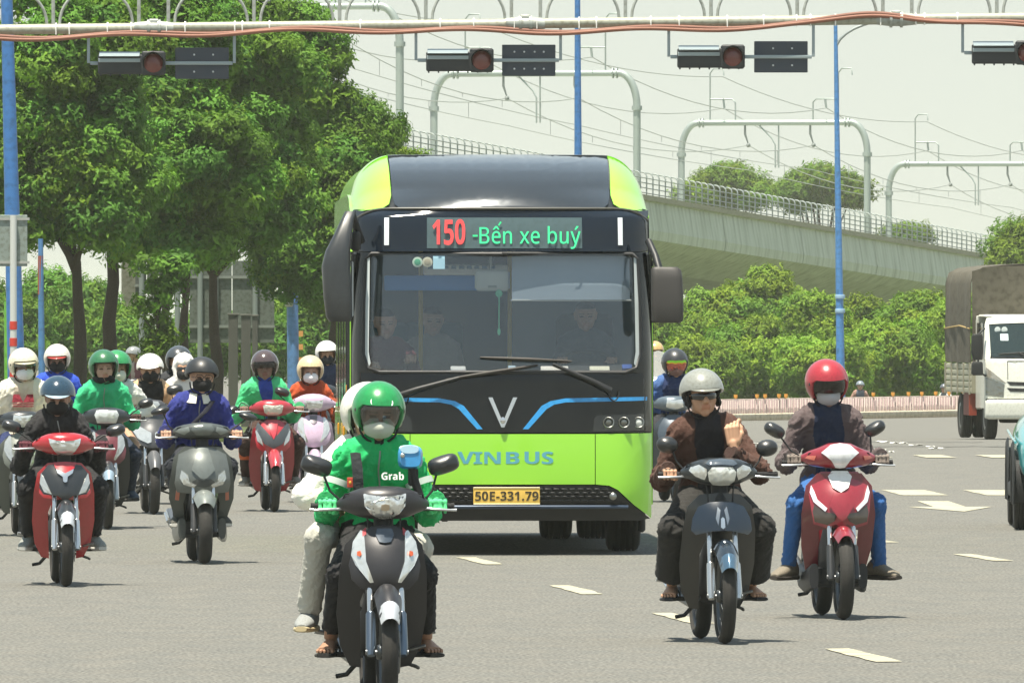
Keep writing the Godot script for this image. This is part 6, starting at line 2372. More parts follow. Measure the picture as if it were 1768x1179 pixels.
func bike(called: String, label: String, xf: Transform3D, c: Dictionary) -> Node3D:
	var root := thing(called, label, "scooter" if called == "scooter" else "motorcycle", Vector3.ZERO, 0.0, c.get("group", ""))
	root.transform = xf
	var sc: bool = called == "scooter"
	var R: float = c.get("r", 0.25 if sc else 0.28)
	var tw: float = c.get("tyre", 0.092 if sc else 0.082)
	var fz := 0.62
	var steer: float = c.get("steer", 0.0)
	var black := pm("1a1b1c", 0.5)
	var body: Material = c.body
	bike_wheel(root, Vector3(0, R, fz), R, tw, c.get("spokes", false), c.get("rim", "55585a"), true)
	bike_wheel(root, Vector3(0, R, -0.62), R, tw + 0.008, false, "4a4c4e", false)
	# forks
	for s in [-1.0, 1.0]:
		var b := B.new()
		var ax := Vector3(s * 0.078, R, fz)
		var top := Vector3(s * 0.075, 0.72, 0.44)
		b.tube([ax.lerp(top, -0.04), ax.lerp(top, 0.05), ax.lerp(top, 0.42), ax.lerp(top, 0.44)], [0.02, 0.026, 0.024, 0.018], 12)
		var fk := put(b, "fork_leg", c.get("fork", metal("b9bbbb", 0.3)), root)
		var u := B.new()
		u.tube([ax.lerp(top, 0.42), top], 0.016, 10)
		put(u, "fork_tube", metal("c8caca", 0.15), fk)
		var n := B.new()
		n.tube([Vector3(s * 0.05, R, fz), Vector3(s * 0.105, R, fz)], 0.013, 8)
		put(n, "axle_nut", metal("8f9192", 0.4), fk)
	# front fender
	var fr: float = R + 0.028
	var fw: float = c.get("fender_w", 0.062)
	var fb := B.new()
	var g := []
	for k in 13:
		var th := lerpf(c.get("fender_front", 0.55), 2.35, k / 12.0)
		var taper := sin(clampf((k + 1.2) / 6.0, 0.0, 1.0) * PI / 2)
		var row := []
		for j in 9:
			var u := -1.0 + j / 4.0
			var rad := fr + 0.022 - 0.06 * pow(absf(u), 2.6)
			row.append(Vector3(u * fw * (0.55 + 0.45 * taper), R + sin(th) * rad, fz + cos(th) * rad))
		g.append(row)
	fb.slab(g, 0.004)
	var fen := put(fb, "front_fender", c.get("fender", body), root)
	if c.has("tip"):
		var tb := B.new()
		var tg := []
		for k in 4:
			var th := lerpf(c.get("fender_front", 0.55) - 0.02, c.get("fender_front", 0.55) + 0.3, k / 3.0)
			var row := []
			for j in 9:
				var u := -1.0 + j / 4.0
				var rad := fr + 0.027 - 0.06 * pow(absf(u), 2.6)
				row.append(Vector3(u * fw * (0.66 + 0.06 * k), R + sin(th) * rad, fz + cos(th) * rad))
			tg.append(row)
		tb.slab(tg, 0.004)
		put(tb, "fender_tip", c.tip, fen)
	# leg shield
	var shz := func(x, y): return Vector3(x, y, ramp(SHIELD_Z, y) - 1.5 * x * x + (0.02 if sc else 0.0))
	var wing: Array = c.get("wing", V2([0.0, 0.88, 0.12, 0.87, 0.19, 0.80, 0.215, 0.66, 0.222, 0.46, 0.20, 0.30, 0.15, 0.20, 0.095, 0.19, 0.105, 0.36, 0.112, 0.52, 0.085, 0.60, 0.0, 0.62]))
	var wb := B.new()
	wb.sheet(both(wing), shz, 0.0, 0.012, 0.05)
	put(wb, "leg_shield", c.get("shield", body), root)
	# inner dark core: steering tube, engine front
	var core := B.new()
	core.loft([[0.30, 0, 0.52, 0.07, 0.22], [0.15, 0, 0.45, 0.085, 0.20], [0.0, 0, 0.36, 0.10, 0.14], [-0.2, 0, 0.36, 0.10, 0.13]], "z", 14, 3.0)
	core.tube([Vector3(0, 0.66, 0.42), Vector3(0, 0.95, 0.33)], 0.05, 10)
	put(core, "engine_block", pm("26272a", 0.6, 0.3), root)
	# front cover and its lamps
	var cvz := func(x, y): return Vector3(x, y, ramp(COVER_Z, y) - 2.3 * x * x)
	var cover: Array = c.get("cover", V2([0, 0.895, 0.07, 0.89, 0.125, 0.85, 0.175, 0.78, 0.195, 0.70, 0.18, 0.63, 0.13, 0.585, 0.06, 0.57, 0, 0.565]))
	var cw: float = c.get("cover_width", 0.9)
	var slim := func(q): return q.map(func(e): return Vector2(e.x * cw, e.y))
	var cb := B.new()
	cb.sheet(slim.call(both(cover)), cvz, 0.0, 0.02, 0.04)
	var cov := put(cb, "front_cover", c.get("cover_mat", body), root)
	for q in c.get("inserts", []):                        # [name, material, outline, mirrored, lift, jitter]
		var ls := [q[2], mir(q[2])] if q[3] else [both(q[2])]
		for l in ls:
			var ib := B.new()
			ib.sheet(slim.call(l), cvz, q[4], 0.012, 0.028, q[5] if q.size() > 5 else 0.0)
			put(ib, q[0], q[1], cov)
	# handlebar and cowl
	var bar := B.new()
	bar.tube([Vector3(-0.345, 0.985, 0.265), Vector3(-0.2, 0.985, 0.285), Vector3(-0.1, 0.965, 0.32), Vector3(0.1, 0.965, 0.32), Vector3(0.2, 0.985, 0.285), Vector3(0.345, 0.985, 0.265)], 0.011, 8)
	var hb := put(bar, "handlebar", black, root)
	for s in [-1.0, 1.0]:
		var gb := B.new()
		gb.tube([Vector3(s * 0.225, 0.985, 0.28), Vector3(s * 0.34, 0.985, 0.266)], 0.0165, 10)
		gb.tube([Vector3(s * 0.338, 0.985, 0.266), Vector3(s * 0.352, 0.985, 0.2645)], 0.0185, 10)
		put(gb, "grip", pm("17181a", 0.8), hb)
		var lv := B.new()
		lv.tube([Vector3(s * 0.19, 0.975, 0.315), Vector3(s * 0.25, 0.972, 0.345), Vector3(s * 0.33, 0.968, 0.335), Vector3(s * 0.36, 0.968, 0.33)], [0.009, 0.008, 0.007, 0.009], 6)
		put(lv, "brake_lever", metal("c4c6c6", 0.3), hb)
		var sw := B.new()
		sw.box(Vector3(s * 0.205, 0.985, 0.285), Vector3(0.05, 0.045, 0.05), 0.012)
		put(sw, "switch_box", black, hb)
	var secs: Array = c.get("cowl_secs", [[0.0, 1.005, 0.385, 0.082, 0.095], [0.07, 1.005, 0.383, 0.080, 0.092], [0.12, 1.005, 0.365, 0.070, 0.078], [0.165, 1.005, 0.34, 0.052, 0.06], [0.20, 1.0, 0.315, 0.034, 0.042], [0.225, 0.995, 0.30, 0.016, 0.022]])
	var full := []
	for i in range(secs.size() - 1, 0, -1): full.append([-secs[i][0]] + secs[i].slice(1))
	full.append_array(secs)
	var kb := B.new()
	kb.loft(full, "x", 26, 2.3)
	var cowl := put(kb, "headlight_cowl", c.get("cowl", body), root)
	var cz := func(x, y): return Vector3(x, y, cowl_z(secs, x, y))
	for q in c.get("lights", []):
		var ls := [q[2], mir(q[2])] if q[3] else [both(q[2])]
		for l in ls:
			var ib := B.new()
			ib.sheet(l, cz, q[4], 0.014, 0.022, q[5] if q.size() > 5 else 0.0)
			put(ib, q[0], q[1], cowl)
	# mirrors
	var mp: Array = c.get("mirrors", [[-0.33, 1.19], [0.33, 1.19]])
	for i in mp.size():
		if mp[i] == null: continue
		var q := Vector3(mp[i][0], mp[i][1], 0.27)
		var s := signf(q.x)
		var mb := B.new()
		var tilt: float = c.get("mirror_tilt", 0.25)
		var mw: float = c.get("mirror_w", 0.068); var mh: float = c.get("mirror_h", 0.042)
		mb.loft([[-0.02, 0, 0, mw * 0.9, mh * 0.9], [0.0, 0, 0, mw, mh], [0.018, 0, 0, mw * 0.86, mh * 0.84], [0.034, 0, 0, mw * 0.55, mh * 0.5], [0.04, 0, 0, mw * 0.2, mh * 0.2]], "z", 18, c.get("mirror_p", 2.6), Transform3D(Basis(Vector3(0, 0, 1), tilt * s), q))
		var mo := put(mb, "mirror", pm("26282a", 0.35, 0.0, {"coat": 0.3}), root)
		var st := B.new()
		st.tube([Vector3(s * 0.19, 1.0, 0.285), Vector3(lerpf(s * 0.19, q.x, 0.5), 1.06, 0.27), q + Vector3(-s * 0.03, -0.03, 0.0), q], 0.0065, 6)
		put(st, "mirror_stem", black, mo)
		var gl := B.new()
		gl.loft([[-0.022, 0, 0, mw * 0.82, mh * 0.8], [-0.0205, 0, 0, mw * 0.82, mh * 0.8]], "z", 16, 2.6, Transform3D(Basis(Vector3(0, 0, 1), tilt * s), q))
		put(gl, "mirror_glass", pm("c9ced0", 0.03, 1.0), mo)
	# brake cables looping from the levers into the cowl
	for s in [-1.0, 1.0]:
		var cbl := B.new()
		cbl.tube([Vector3(s * 0.215, 0.985, 0.315), Vector3(s * 0.19, 1.045, 0.36), Vector3(s * 0.13, 1.06, 0.37), Vector3(s * 0.09, 0.99, 0.36), Vector3(s * 0.075, 0.88, 0.39), Vector3(s * 0.07, 0.7, 0.44)], 0.0045, 6)
		put(cbl, "brake_cable", black, hb)
	# seat, tail, side covers
	var sb := B.new()
	sb.loft([[0.05, 0, 0.70, 0.075, 0.05], [-0.05, 0, 0.73, 0.105, 0.05], [-0.3, 0, 0.745, 0.125, 0.05], [-0.55, 0, 0.78, 0.115, 0.045], [-0.72, 0, 0.795, 0.07, 0.03]], "z", 18, 3.0)
	put(sb, "seat", pm("1c1c1d", 0.75), root)
	var tb2 := B.new()
	if sc: tb2.loft([[0.02, 0, 0.46, 0.13, 0.20], [-0.15, 0, 0.50, 0.165, 0.20], [-0.4, 0, 0.56, 0.165, 0.17], [-0.65, 0, 0.64, 0.12, 0.12], [-0.85, 0, 0.70, 0.06, 0.05]], "z", 18, 3.0)
	else: tb2.loft([[0.06, 0, 0.56, 0.08, 0.11], [-0.15, 0, 0.58, 0.115, 0.11], [-0.4, 0, 0.62, 0.125, 0.10], [-0.65, 0, 0.70, 0.10, 0.07], [-0.85, 0, 0.74, 0.05, 0.04]], "z", 18, 3.0)
	put(tb2, "tail_body", c.get("tail", body), root)
	var tl := B.new()
	tl.box(Vector3(0, 0.70, -0.86), Vector3(0.13, 0.05, 0.03), 0.012)
	put(tl, "tail_light", pm("8d1f1c", 0.3), root)
	if sc:
		var fl := B.new()
		fl.loft([[0.30, 0, 0.27, 0.17, 0.05], [0.15, 0, 0.255, 0.19, 0.06], [-0.1, 0, 0.26, 0.19, 0.07], [-0.25, 0, 0.30, 0.17, 0.10]], "z", 16, 4.0)
		put(fl, "floorboard", c.get("floor", pm("222427", 0.55)), root)
		var sk := B.new()
		for s in [-1.0, 1.0]: sk.loft([[0.34, s * 0.155, 0.27, 0.03, 0.08], [0.1, s * 0.18, 0.23, 0.028, 0.07], [-0.25, s * 0.17, 0.26, 0.03, 0.08]], "z", 12, 3.0)
		put(sk, "lower_skirt", c.get("skirt", body), root)
	# exhaust, pegs, stand, swing arm, plate
	var eb := B.new()
	eb.tube([Vector3(-0.10, 0.26, 0.12), Vector3(-0.13, 0.22, -0.05), Vector3(-0.165, 0.26, -0.28), Vector3(-0.175, 0.30, -0.4), Vector3(-0.18, 0.37, -0.80)], [0.018, 0.02, 0.028, 0.046, 0.042], 12)
	var ex := put(eb, "exhaust", metal("7a7c7d", 0.35), root)
	var es := B.new()
	es.tube([Vector3(-0.222, 0.31, -0.40), Vector3(-0.225, 0.37, -0.72)], 0.012, 6)
	es.box(Vector3(-0.215, 0.345, -0.56), Vector3(0.012, 0.06, 0.34), 0.005, Basis(Vector3(1, 0, 0), 0.17))
	put(es, "heat_shield", metal("c2c4c4", 0.2), ex)
	if not sc:
		for s in [-1.0, 1.0]:
			var pb := B.new()
			pb.tube([Vector3(s * 0.08, 0.25, 0.02), Vector3(s * 0.29, 0.255, 0.02)], 0.014, 8)
			put(pb, "foot_peg", pm("222222", 0.7), root)
			var p2 := B.new()
			p2.tube([Vector3(s * 0.12, 0.33, -0.32), Vector3(s * 0.30, 0.36, -0.30)], 0.013, 8)
			put(p2, "pillion_peg", metal("b8baba", 0.3), root)
		var gp := B.new()
		gp.tube([Vector3(0.12, 0.27, 0.0), Vector3(0.15, 0.28, 0.14), Vector3(0.22, 0.30, 0.15)], 0.008, 6)
		put(gp, "gear_pedal", metal("b0b2b2", 0.3), root)
	for s in [-1.0, 1.0]:
		var ab := B.new()
		ab.tube([Vector3(s * 0.085, 0.33, -0.15), Vector3(s * 0.085, R, -0.62)], 0.02, 8)
		put(ab, "swing_arm", pm("2a2b2c", 0.5), root)
		var shk := B.new()
		shk.tube([Vector3(s * 0.115, 0.33, -0.58), Vector3(s * 0.12, 0.62, -0.46)], 0.024, 8)
		put(shk, "rear_shock", metal("6a6c6c", 0.4), root)
	var sd := B.new()
	sd.tube([Vector3(0.10, 0.22, -0.02), Vector3(0.19, 0.19, -0.12), Vector3(0.21, 0.18, -0.24)], 0.010, 6)
	sd.tube([Vector3(-0.09, 0.22, -0.12), Vector3(-0.15, 0.15, -0.16), Vector3(-0.20, 0.14, -0.18)], 0.012, 6)
	put(sd, "stand", pm("232323", 0.6), root)
	var rfb := B.new()
	rfb.box(Vector3(0, 0.52, -0.90), Vector3(0.15, 0.30, 0.012), 0.004, Basis(Vector3(1, 0, 0), 0.3))
	put(rfb, "rear_mudguard", black, root)
	return root

func lens() -> Material: return pm("dfe1de", 0.10, 0.65, {"coat": 1.0})
func lens_dim() -> Material: return pm("c6c8c4", 0.12, 0.65, {"coat": 1.0})
func amber() -> Material: return pm("c4562a", 0.25, 0.0, {"coat": 1.0})

func ride(x: float, y: float, turn := 0.09, lean := 0.0) -> Transform3D:    # the front tyre touches the road there
	var w := on_road(x, y)
	var bs := Basis(Vector3.UP, turn) * Basis(Vector3(0, 0, 1), lean)
	w.y = ground_y(w.z)
	return Transform3D(bs, w - Basis(Vector3.UP, turn) * Vector3(0, 0, 0.62))

func build_riders():
	make_head()
	make_hands()
	var grey_visor := pm("1a201c", 0.04, 0.0, {"glass": 0.28, "coat": 1.0})
	var clear_visor := pm("8a8f8c", 0.04, 0.0, {"glass": 0.25, "coat": 1.0})
	var dark_visor := pm("15181b", 0.04, 0.0, {"glass": 0.82, "coat": 1.0})
	var V_LAMP := V2([0.112, 0.865, 0.13, 0.872, 0.172, 0.815, 0.184, 0.75, 0.16, 0.70, 0.085, 0.615, 0.066, 0.618, 0.105, 0.72])
	# ---- 1: matte grey motorcycle, rider in green and pillion in white ----
	var x := ride(668, 1225, 0.075)
	var mg := pm("2e2d30", 0.42, 0.25, {"coat": 0.25, "coat_rough": 0.3})
	bike("motorcycle", "matte charcoal motorcycle carrying two people in front of the bus", x, {
		"body": mg, "shield": pm("2b2a2c", 0.5), "fender": mg, "tip": pm("c9ccd0", 0.25, 0.3), "fork": metal("6d7884", 0.3), "spokes": true, "tail": mg,
		"inserts": [["side_lamp", lens(), V_LAMP, true, 0.006, 0.010], ["indicator_bulb", amber(), V2([0.135, 0.772, 0.152, 0.768, 0.154, 0.75, 0.14, 0.744, 0.13, 0.755]), true, 0.018], ["crest", pm("3a4450", 0.2, 0.3, {"coat": 1.0}), V2([0, 0.88, 0.04, 0.88, 0.05, 0.85, 0.032, 0.815, 0, 0.81]), false, 0.010], ["red_stripe", pm("a03a40", 0.4), V2([0.10, 0.885, 0.12, 0.87, 0.12, 0.84, 0.10, 0.85]), true, 0.004]],
		"lights": [["headlight", lens(), V2([0, 1.035, 0.08, 1.045, 0.105, 1.052, 0.10, 0.99, 0.07, 0.95, 0.03, 0.928, 0, 0.926]), false, 0.004, 0.012], ["headlight_bulb", pm("b8a890", 0.2, 0.5), V2([0, 1.0, 0.02, 0.995, 0.02, 0.97, 0, 0.965]), false, 0.018]],
		"mirrors": [[-0.325, 1.185], [0.30, 1.19]], "mirror_tilt": 0.3, "mirror_w": 0.078, "mirror_h": 0.046, "mirror_p": 3.2})
	var gz := text_on
	var p := person("person in a bright green jacket and green helmet riding the matte charcoal motorcycle", x, {
		"h": 0.013, "seed": 3, "jacket": "1fae62", "trousers": "1a1a1c", "leg_puff": 0.012, "knee_out": 0.12, "flare": 2.0, "hem": 0.16, "puff": 0.010, "gloves": "58cf86", "front": ["1d1f22", 0.0, 0.030, "undershirt"], "front_low": 1.28, "sandal": true, "shoe": "22252a", "sole": "2b2a28", "skin": Color(0.34, 0.19, 0.12), "pitch": 0.10, "yaw": 0.04,
		"helmet": {"kind": "three", "hex": "1c8a48", "visor": grey_visor, "visor_low": -38.0, "text": "Grab", "stripes": "eef2ee", "vent": "30383a"}, "mask": "b9bcae", "elbow_out": 0.8})
	text_on(p, "Grab", 0.036, Vector3(0.062, 1.13, 0.09), "f0f4ef")
	strap(p, [Vector3(-0.12, 1.245, 0.06), Vector3(-0.112, 1.17, 0.10), Vector3(-0.108, 1.08, 0.11), Vector3(-0.10, 0.95, 0.09)], 0.026, "22272a")
	badge(p, Vector3(-0.148, 1.10, 0.094), "b8402c")
	for s in [-1.0, 1.0]: sleeve_band(p, Vector3(s * 0.19, 1.13, -0.03), Vector3(s * 0.215, 1.06, -0.02), 0.066)
	person("pillion in a white jacket, helmet and pale trousers seated behind the green rider", x, {
		"h": 0.015, "seed": 5, "hip": Vector3(-0.04, 0.88, -0.50), "neck": Vector3(-0.03, 1.275, -0.40), "jacket": "e9e7dd", "trousers": "b6b5aa", "puff": 0.022, "leg_puff": 0.022, "flare": 1.8, "hem": 0.05, "feet": [Vector3(-0.33, 0.45, -0.26), Vector3(0.18, 0.43, -0.32)], "knee_out": 0.30,
		"hands": [Vector3(-0.20, 0.94, -0.20), Vector3(0.12, 1.0, -0.30)], "elbow_out": 1.2, "fold": 0.006, "elbows": [Vector3(-0.34, 1.03, -0.36), Vector3(0.17, 1.0, -0.45)], "shoe": "8d9191", "sole": "c8b890", "helmet": {"kind": "three", "hex": "e6e4da", "size": 1.04}, "skin": Color(0.44, 0.26, 0.17)})
	phone_mount(x, "blue phone pouch clamped beside the right mirror of the charcoal motorcycle")
	# ---- 2: dark blue motorcycle, rider in brown ----
	x = ride(1252, 1112, 0.10)
	var navy := pm("141f2c", 0.22, 0.1, {"coat": 1.0})
	bike("motorcycle", "dark navy motorcycle ridden one handed by the person in brown", x, {
		"body": navy, "shield": pm("1b1e20", 0.28, 0.0, {"coat": 0.6}), "fender": pm("182430", 0.22, 0.1, {"coat": 1.0}), "tip": pm("4a6880", 0.15, 0.4, {"coat": 1.0}), "tail": navy, "spokes": true, "fork": metal("c9cac8", 0.22),
		"cover": V2([0, 0.83, 0.08, 0.825, 0.15, 0.80, 0.19, 0.73, 0.20, 0.66, 0.17, 0.635, 0.08, 0.655, 0, 0.66]),
		"inserts": [["crest_stripe", metal("9fa3a6", 0.25), V2([0.012, 0.78, 0.03, 0.80, 0.045, 0.73, 0.03, 0.69]), true, 0.006], ["crest", metal("d5d7d8", 0.15), V2([0, 0.74, 0.012, 0.73, 0.014, 0.68, 0, 0.67]), false, 0.012]],
		"cowl": pm("20262a", 0.35, 0.0, {"coat": 0.5}),
		"lights": [["headlight", pm("e8ebe6", 0.12, 0.35, {"coat": 1.0}), V2([0, 1.03, 0.06, 1.03, 0.085, 1.0, 0.075, 0.95, 0.05, 0.925, 0, 0.922]), false, 0.014, 0.008], ["indicator", lens(), V2([0.09, 1.02, 0.13, 1.045, 0.175, 1.03, 0.185, 1.01, 0.15, 0.975, 0.10, 0.955, 0.088, 0.985]), true, 0.006, 0.008], ["visor_screen", pm("4a545e", 0.15, 0.1, {"coat": 1.0}), V2([0, 1.08, 0.07, 1.075, 0.095, 1.05, 0.07, 1.04, 0, 1.045]), false, 0.004]],
		"mirrors": [[-0.30, 1.16], [0.29, 1.14]], "mirror_tilt": 0.12, "mirror_w": 0.065, "mirror_h": 0.05, "mirror_p": 2.1})
	p = person("person in a brown jacket and sunglasses raising one hand on the navy motorcycle", x, {
		"h": 0.013, "seed": 11, "jacket": "4a3026", "trousers": "232220", "leg_puff": 0.045, "flare": 2.3, "hem": 0.2, "puff": 0.024, "fat": 1.03, "front": ["1d1a1f", 0.07, 0.085, "vest"], "sandal": true, "shoe": "22262c", "sole": "26282c", "hem_": 0, "skin": Color(0.50, 0.29, 0.18), "pitch": 0.04, "yaw": 0.12, "head": Vector3(-0.03, 0.005, 0.0),
		"neck": Vector3(-0.03, 1.295, -0.05), "hands": [Vector3(-0.285, 0.985, 0.27), Vector3(0.10, 1.17, 0.22)], "hand_kind": ["grip", "raised"], "raised_basis": Basis(Vector3(0, 0, 1), 0.15) * Basis(Vector3(0, 1, 0), 2.7), "elbows": [null, Vector3(0.27, 1.0, 0.05)],
		"helmet": {"kind": "half", "hex": "8d908a", "rough": 0.32, "brim": "7d807a", "size": 1.02}, "glasses": "0c0c0e", "hair": true, "collar": 0.03})
	# ---- 3: red scooter ----
	x = ride(1457, 1070, 0.085)
	var red := pm("8e2430", 0.28, 0.1, {"coat": 1.0})
	bike("scooter", "crimson scooter with a white nose panel ridden beside the navy motorcycle", x, {
		"body": red, "shield": pm("6c232c", 0.4, 0.0, {"coat": 0.6}), "fender": red, "fork": pm("3c3e40", 0.4, 0.4), "skirt": pm("26282b", 0.5), "tail": red, "r": 0.27, "fender_front": 0.95, "fender_w": 0.066,
		"wing": V2([0.0, 0.92, 0.14, 0.92, 0.21, 0.84, 0.235, 0.66, 0.225, 0.46, 0.19, 0.30, 0.16, 0.26, 0.115, 0.27, 0.12, 0.42, 0.125, 0.56, 0.0, 0.58]),
		"cover": V2([0, 0.93, 0.13, 0.93, 0.20, 0.87, 0.218, 0.78, 0.205, 0.68, 0.19, 0.60, 0.10, 0.575, 0.04, 0.60, 0, 0.57]),
		"inserts": [["white_panel", pm("dfe0de", 0.3, 0.0, {"coat": 0.8}), V2([0, 0.935, 0.055, 0.935, 0.085, 0.90, 0.055, 0.83, 0.0, 0.80]), false, 0.012], ["daytime_strip", pm("e6eaf0", 0.2, 0.1, {"coat": 1.0}), V2([0.20, 0.845, 0.212, 0.80, 0.19, 0.74, 0.115, 0.68, 0.10, 0.70, 0.165, 0.755, 0.18, 0.80]), true, 0.014], ["headlight", pm("4a4038", 0.12, 0.2, {"coat": 1.0}), V2([0.03, 0.665, 0.11, 0.675, 0.185, 0.72, 0.198, 0.68, 0.185, 0.615, 0.10, 0.595, 0.05, 0.62]), true, 0.006], ["nose_ridge", red, V2([0, 0.80, 0.05, 0.80, 0.09, 0.72, 0.03, 0.64, 0, 0.62]), false, 0.026]],
		"cowl_secs": [[0.0, 1.03, 0.37, 0.085, 0.10], [0.07, 1.03, 0.365, 0.08, 0.095], [0.13, 1.02, 0.345, 0.062, 0.075], [0.19, 1.015, 0.315, 0.045, 0.05], [0.235, 1.015, 0.29, 0.018, 0.022]],
		"lights": [["white_screen", pm("e4e7ea", 0.25, 0.0, {"coat": 1.0}), V2([0, 1.11, 0.06, 1.10, 0.12, 1.05, 0.10, 1.035, 0.06, 1.0, 0.03, 0.955, 0, 0.95]), false, 0.012], ["indicator", pm("c86a5a", 0.25, 0.0, {"coat": 1.0}), V2([0.15, 1.03, 0.20, 1.03, 0.215, 1.015, 0.16, 1.0]), true, 0.008]],
		"mirrors": [[-0.40, 1.19], [0.24, 1.20]], "mirror_tilt": 0.5, "mirror_w": 0.07, "mirror_h": 0.042})
	p = person("person in a grey jacket and red helmet riding the crimson scooter", x, {
		"h": 0.0135, "seed": 17, "jacket": "574b4b", "trousers": "2a5a94", "puff": 0.02, "leg_puff": 0.012, "front": ["1b2740", 0.085, 0.095, "shirt"], "gloves": "7a7068", "shoe": "7a7264", "sole": "3a342e", "feet": [Vector3(-0.29, 0.33, 0.06), Vector3(0.29, 0.33, 0.06)], "toe_out": 0.75, "knee_out": 0.3, "skin": Color(0.25, 0.16, 0.12),
		"hip": Vector3(0, 0.84, -0.20), "neck": Vector3(-0.03, 1.32, -0.08), "hands": [Vector3(-0.275, 1.0, 0.265), Vector3(0.285, 1.0, 0.265)], "helmet": {"kind": "three", "hex": "a52a35", "visor": pm("1a1715", 0.1, 0.0, {"glass": 0.62}), "visor_low": -22.0, "size": 1.05, "rim": "151314"}, "mask": "a8a9ab", "pitch": 0.18, "collar": 0.03})
	# ---- 4: red and black motorcycle at the edge ----
	x = ride(113, 1013, 0.085)
	var rd := pm("a81e26", 0.25, 0.0, {"coat": 1.0})
	var bk := pm("25282b", 0.3, 0.0, {"coat": 0.5})
	bike("motorcycle", "bright red and black motorcycle ridden by the person in a black hoodie", x, {
		"body": rd, "shield": rd, "fender": bk, "tip": pm("cfd3d8", 0.25, 0.3), "tail": rd, "cover_mat": bk, "fork": metal("cfd0d0", 0.2),
		"cover": V2([0, 0.86, 0.06, 0.86, 0.13, 0.855, 0.19, 0.79, 0.20, 0.70, 0.175, 0.64, 0.12, 0.645, 0.06, 0.64, 0, 0.60]),
		"inserts": [["side_lamp", lens_dim(), V2([0.185, 0.80, 0.198, 0.73, 0.165, 0.665, 0.105, 0.65, 0.13, 0.70, 0.16, 0.76]), true, 0.006, 0.008], ["red_crest", rd, V2([0, 0.88, 0.09, 0.875, 0.075, 0.835, 0.03, 0.81, 0, 0.80]), false, 0.012], ["crest", metal("d5d7d8", 0.15), V2([0, 0.80, 0.07, 0.83, 0.06, 0.80, 0.02, 0.775, 0.015, 0.74, 0, 0.735]), false, 0.016], ["red_trim", rd, V2([0.20, 0.69, 0.205, 0.66, 0.17, 0.625, 0.10, 0.62, 0.12, 0.645, 0.17, 0.65]), true, 0.004]],
		"cowl": rd, "lights": [["headlight", lens(), V2([0, 1.025, 0.06, 1.03, 0.115, 1.045, 0.105, 1.0, 0.075, 0.955, 0.05, 0.93, 0, 0.926]), false, 0.006, 0.010]],
		"mirrors": [[-0.37, 1.13], [0.37, 1.10]], "mirror_w": 0.07})
	person("person in a black hoodie and dark blue helmet on the red and black motorcycle", x, {
		"h": 0.015, "seed": 23, "jacket": "232325", "trousers": "1d1d1f", "neck": Vector3(-0.03, 1.18, 0.0), "hip": Vector3(0, 0.85, -0.2), "puff": 0.016, "leg_puff": 0.022, "gloves": "5a2a34", "shoe": "8b8f8a", "sole": "b9bab4", "mask": "121214", "pitch": 0.2, "skin": Color(0.36, 0.22, 0.15),
		"helmet": {"kind": "half", "hex": "1f3a4e", "brim": "93a9b8", "coat": 1.0, "rough": 0.2}, "hem": 0.1, "collar": 0.05})
	# ---- 5: grey scooter, blue jacket ----
	x = ride(352, 974, 0.085)
	var sg := pm("5f6461", 0.35, 0.25, {"coat": 0.6})
	var sgd := pm("434846", 0.4, 0.1, {"coat": 0.4})
	bike("scooter", "silver grey scooter with low twin lamps ridden by the person in blue", x, {
		"body": sg, "shield": pm("4a4f4b", 0.5), "fender": pm("7a807c", 0.35, 0.2, {"coat": 0.4}), "fork": pm("3a3c3e", 0.5, 0.3), "skirt": sgd, "tail": sgd, "r": 0.26, "tyre": 0.105, "fender_front": 0.75, "fender_w": 0.085,
		"wing": V2([0.0, 0.90, 0.14, 0.90, 0.22, 0.82, 0.25, 0.62, 0.25, 0.50, 0.20, 0.34, 0.18, 0.24, 0.12, 0.24, 0.14, 0.46, 0.12, 0.54, 0.0, 0.56]),
		"cover": V2([0, 0.90, 0.12, 0.90, 0.20, 0.86, 0.225, 0.74, 0.24, 0.62, 0.22, 0.55, 0.10, 0.54, 0.04, 0.53, 0, 0.52]),
		"inserts": [["headlight", lens_dim(), V2([0.13, 0.68, 0.185, 0.72, 0.20, 0.66, 0.17, 0.61, 0.08, 0.585, 0.06, 0.61, 0.12, 0.63]), true, 0.008, 0.008], ["nose_ridge", pm("6b716e", 0.35, 0.25, {"coat": 0.6}), V2([0, 0.895, 0.045, 0.89, 0.10, 0.72, 0.03, 0.66, 0, 0.65]), false, 0.02], ["nose_mouth", pm("3a3d3b", 0.4), V2([0, 0.64, 0.06, 0.655, 0.10, 0.63, 0.05, 0.595, 0, 0.585]), false, 0.01], ["reflector", pm("a8644e", 0.4), V2([0.195, 0.56, 0.225, 0.565, 0.232, 0.49, 0.20, 0.485]), true, -0.03]],
		"cowl_secs": [[0.0, 1.03, 0.36, 0.06, 0.09], [0.07, 1.025, 0.355, 0.058, 0.085], [0.14, 1.02, 0.335, 0.05, 0.07], [0.20, 1.015, 0.305, 0.036, 0.045], [0.225, 1.01, 0.28, 0.016, 0.02]], "cowl": sgd,
		"lights": [["screen_panel", pm("5a605d", 0.3, 0.2, {"coat": 1.0}), V2([0, 1.08, 0.07, 1.075, 0.09, 1.03, 0.05, 0.985, 0, 0.98]), false, 0.008], ["silver_cheek", pm("7a807c", 0.3, 0.3, {"coat": 0.6}), V2([0.11, 1.055, 0.19, 1.035, 0.21, 1.015, 0.14, 0.99, 0.10, 1.02]), true, 0.004]],
		"mirrors": [[-0.32, 1.175], [0.36, 1.13]], "mirror_tilt": -0.25, "mirror_w": 0.075, "mirror_h": 0.032, "mirror_p": 2.0})
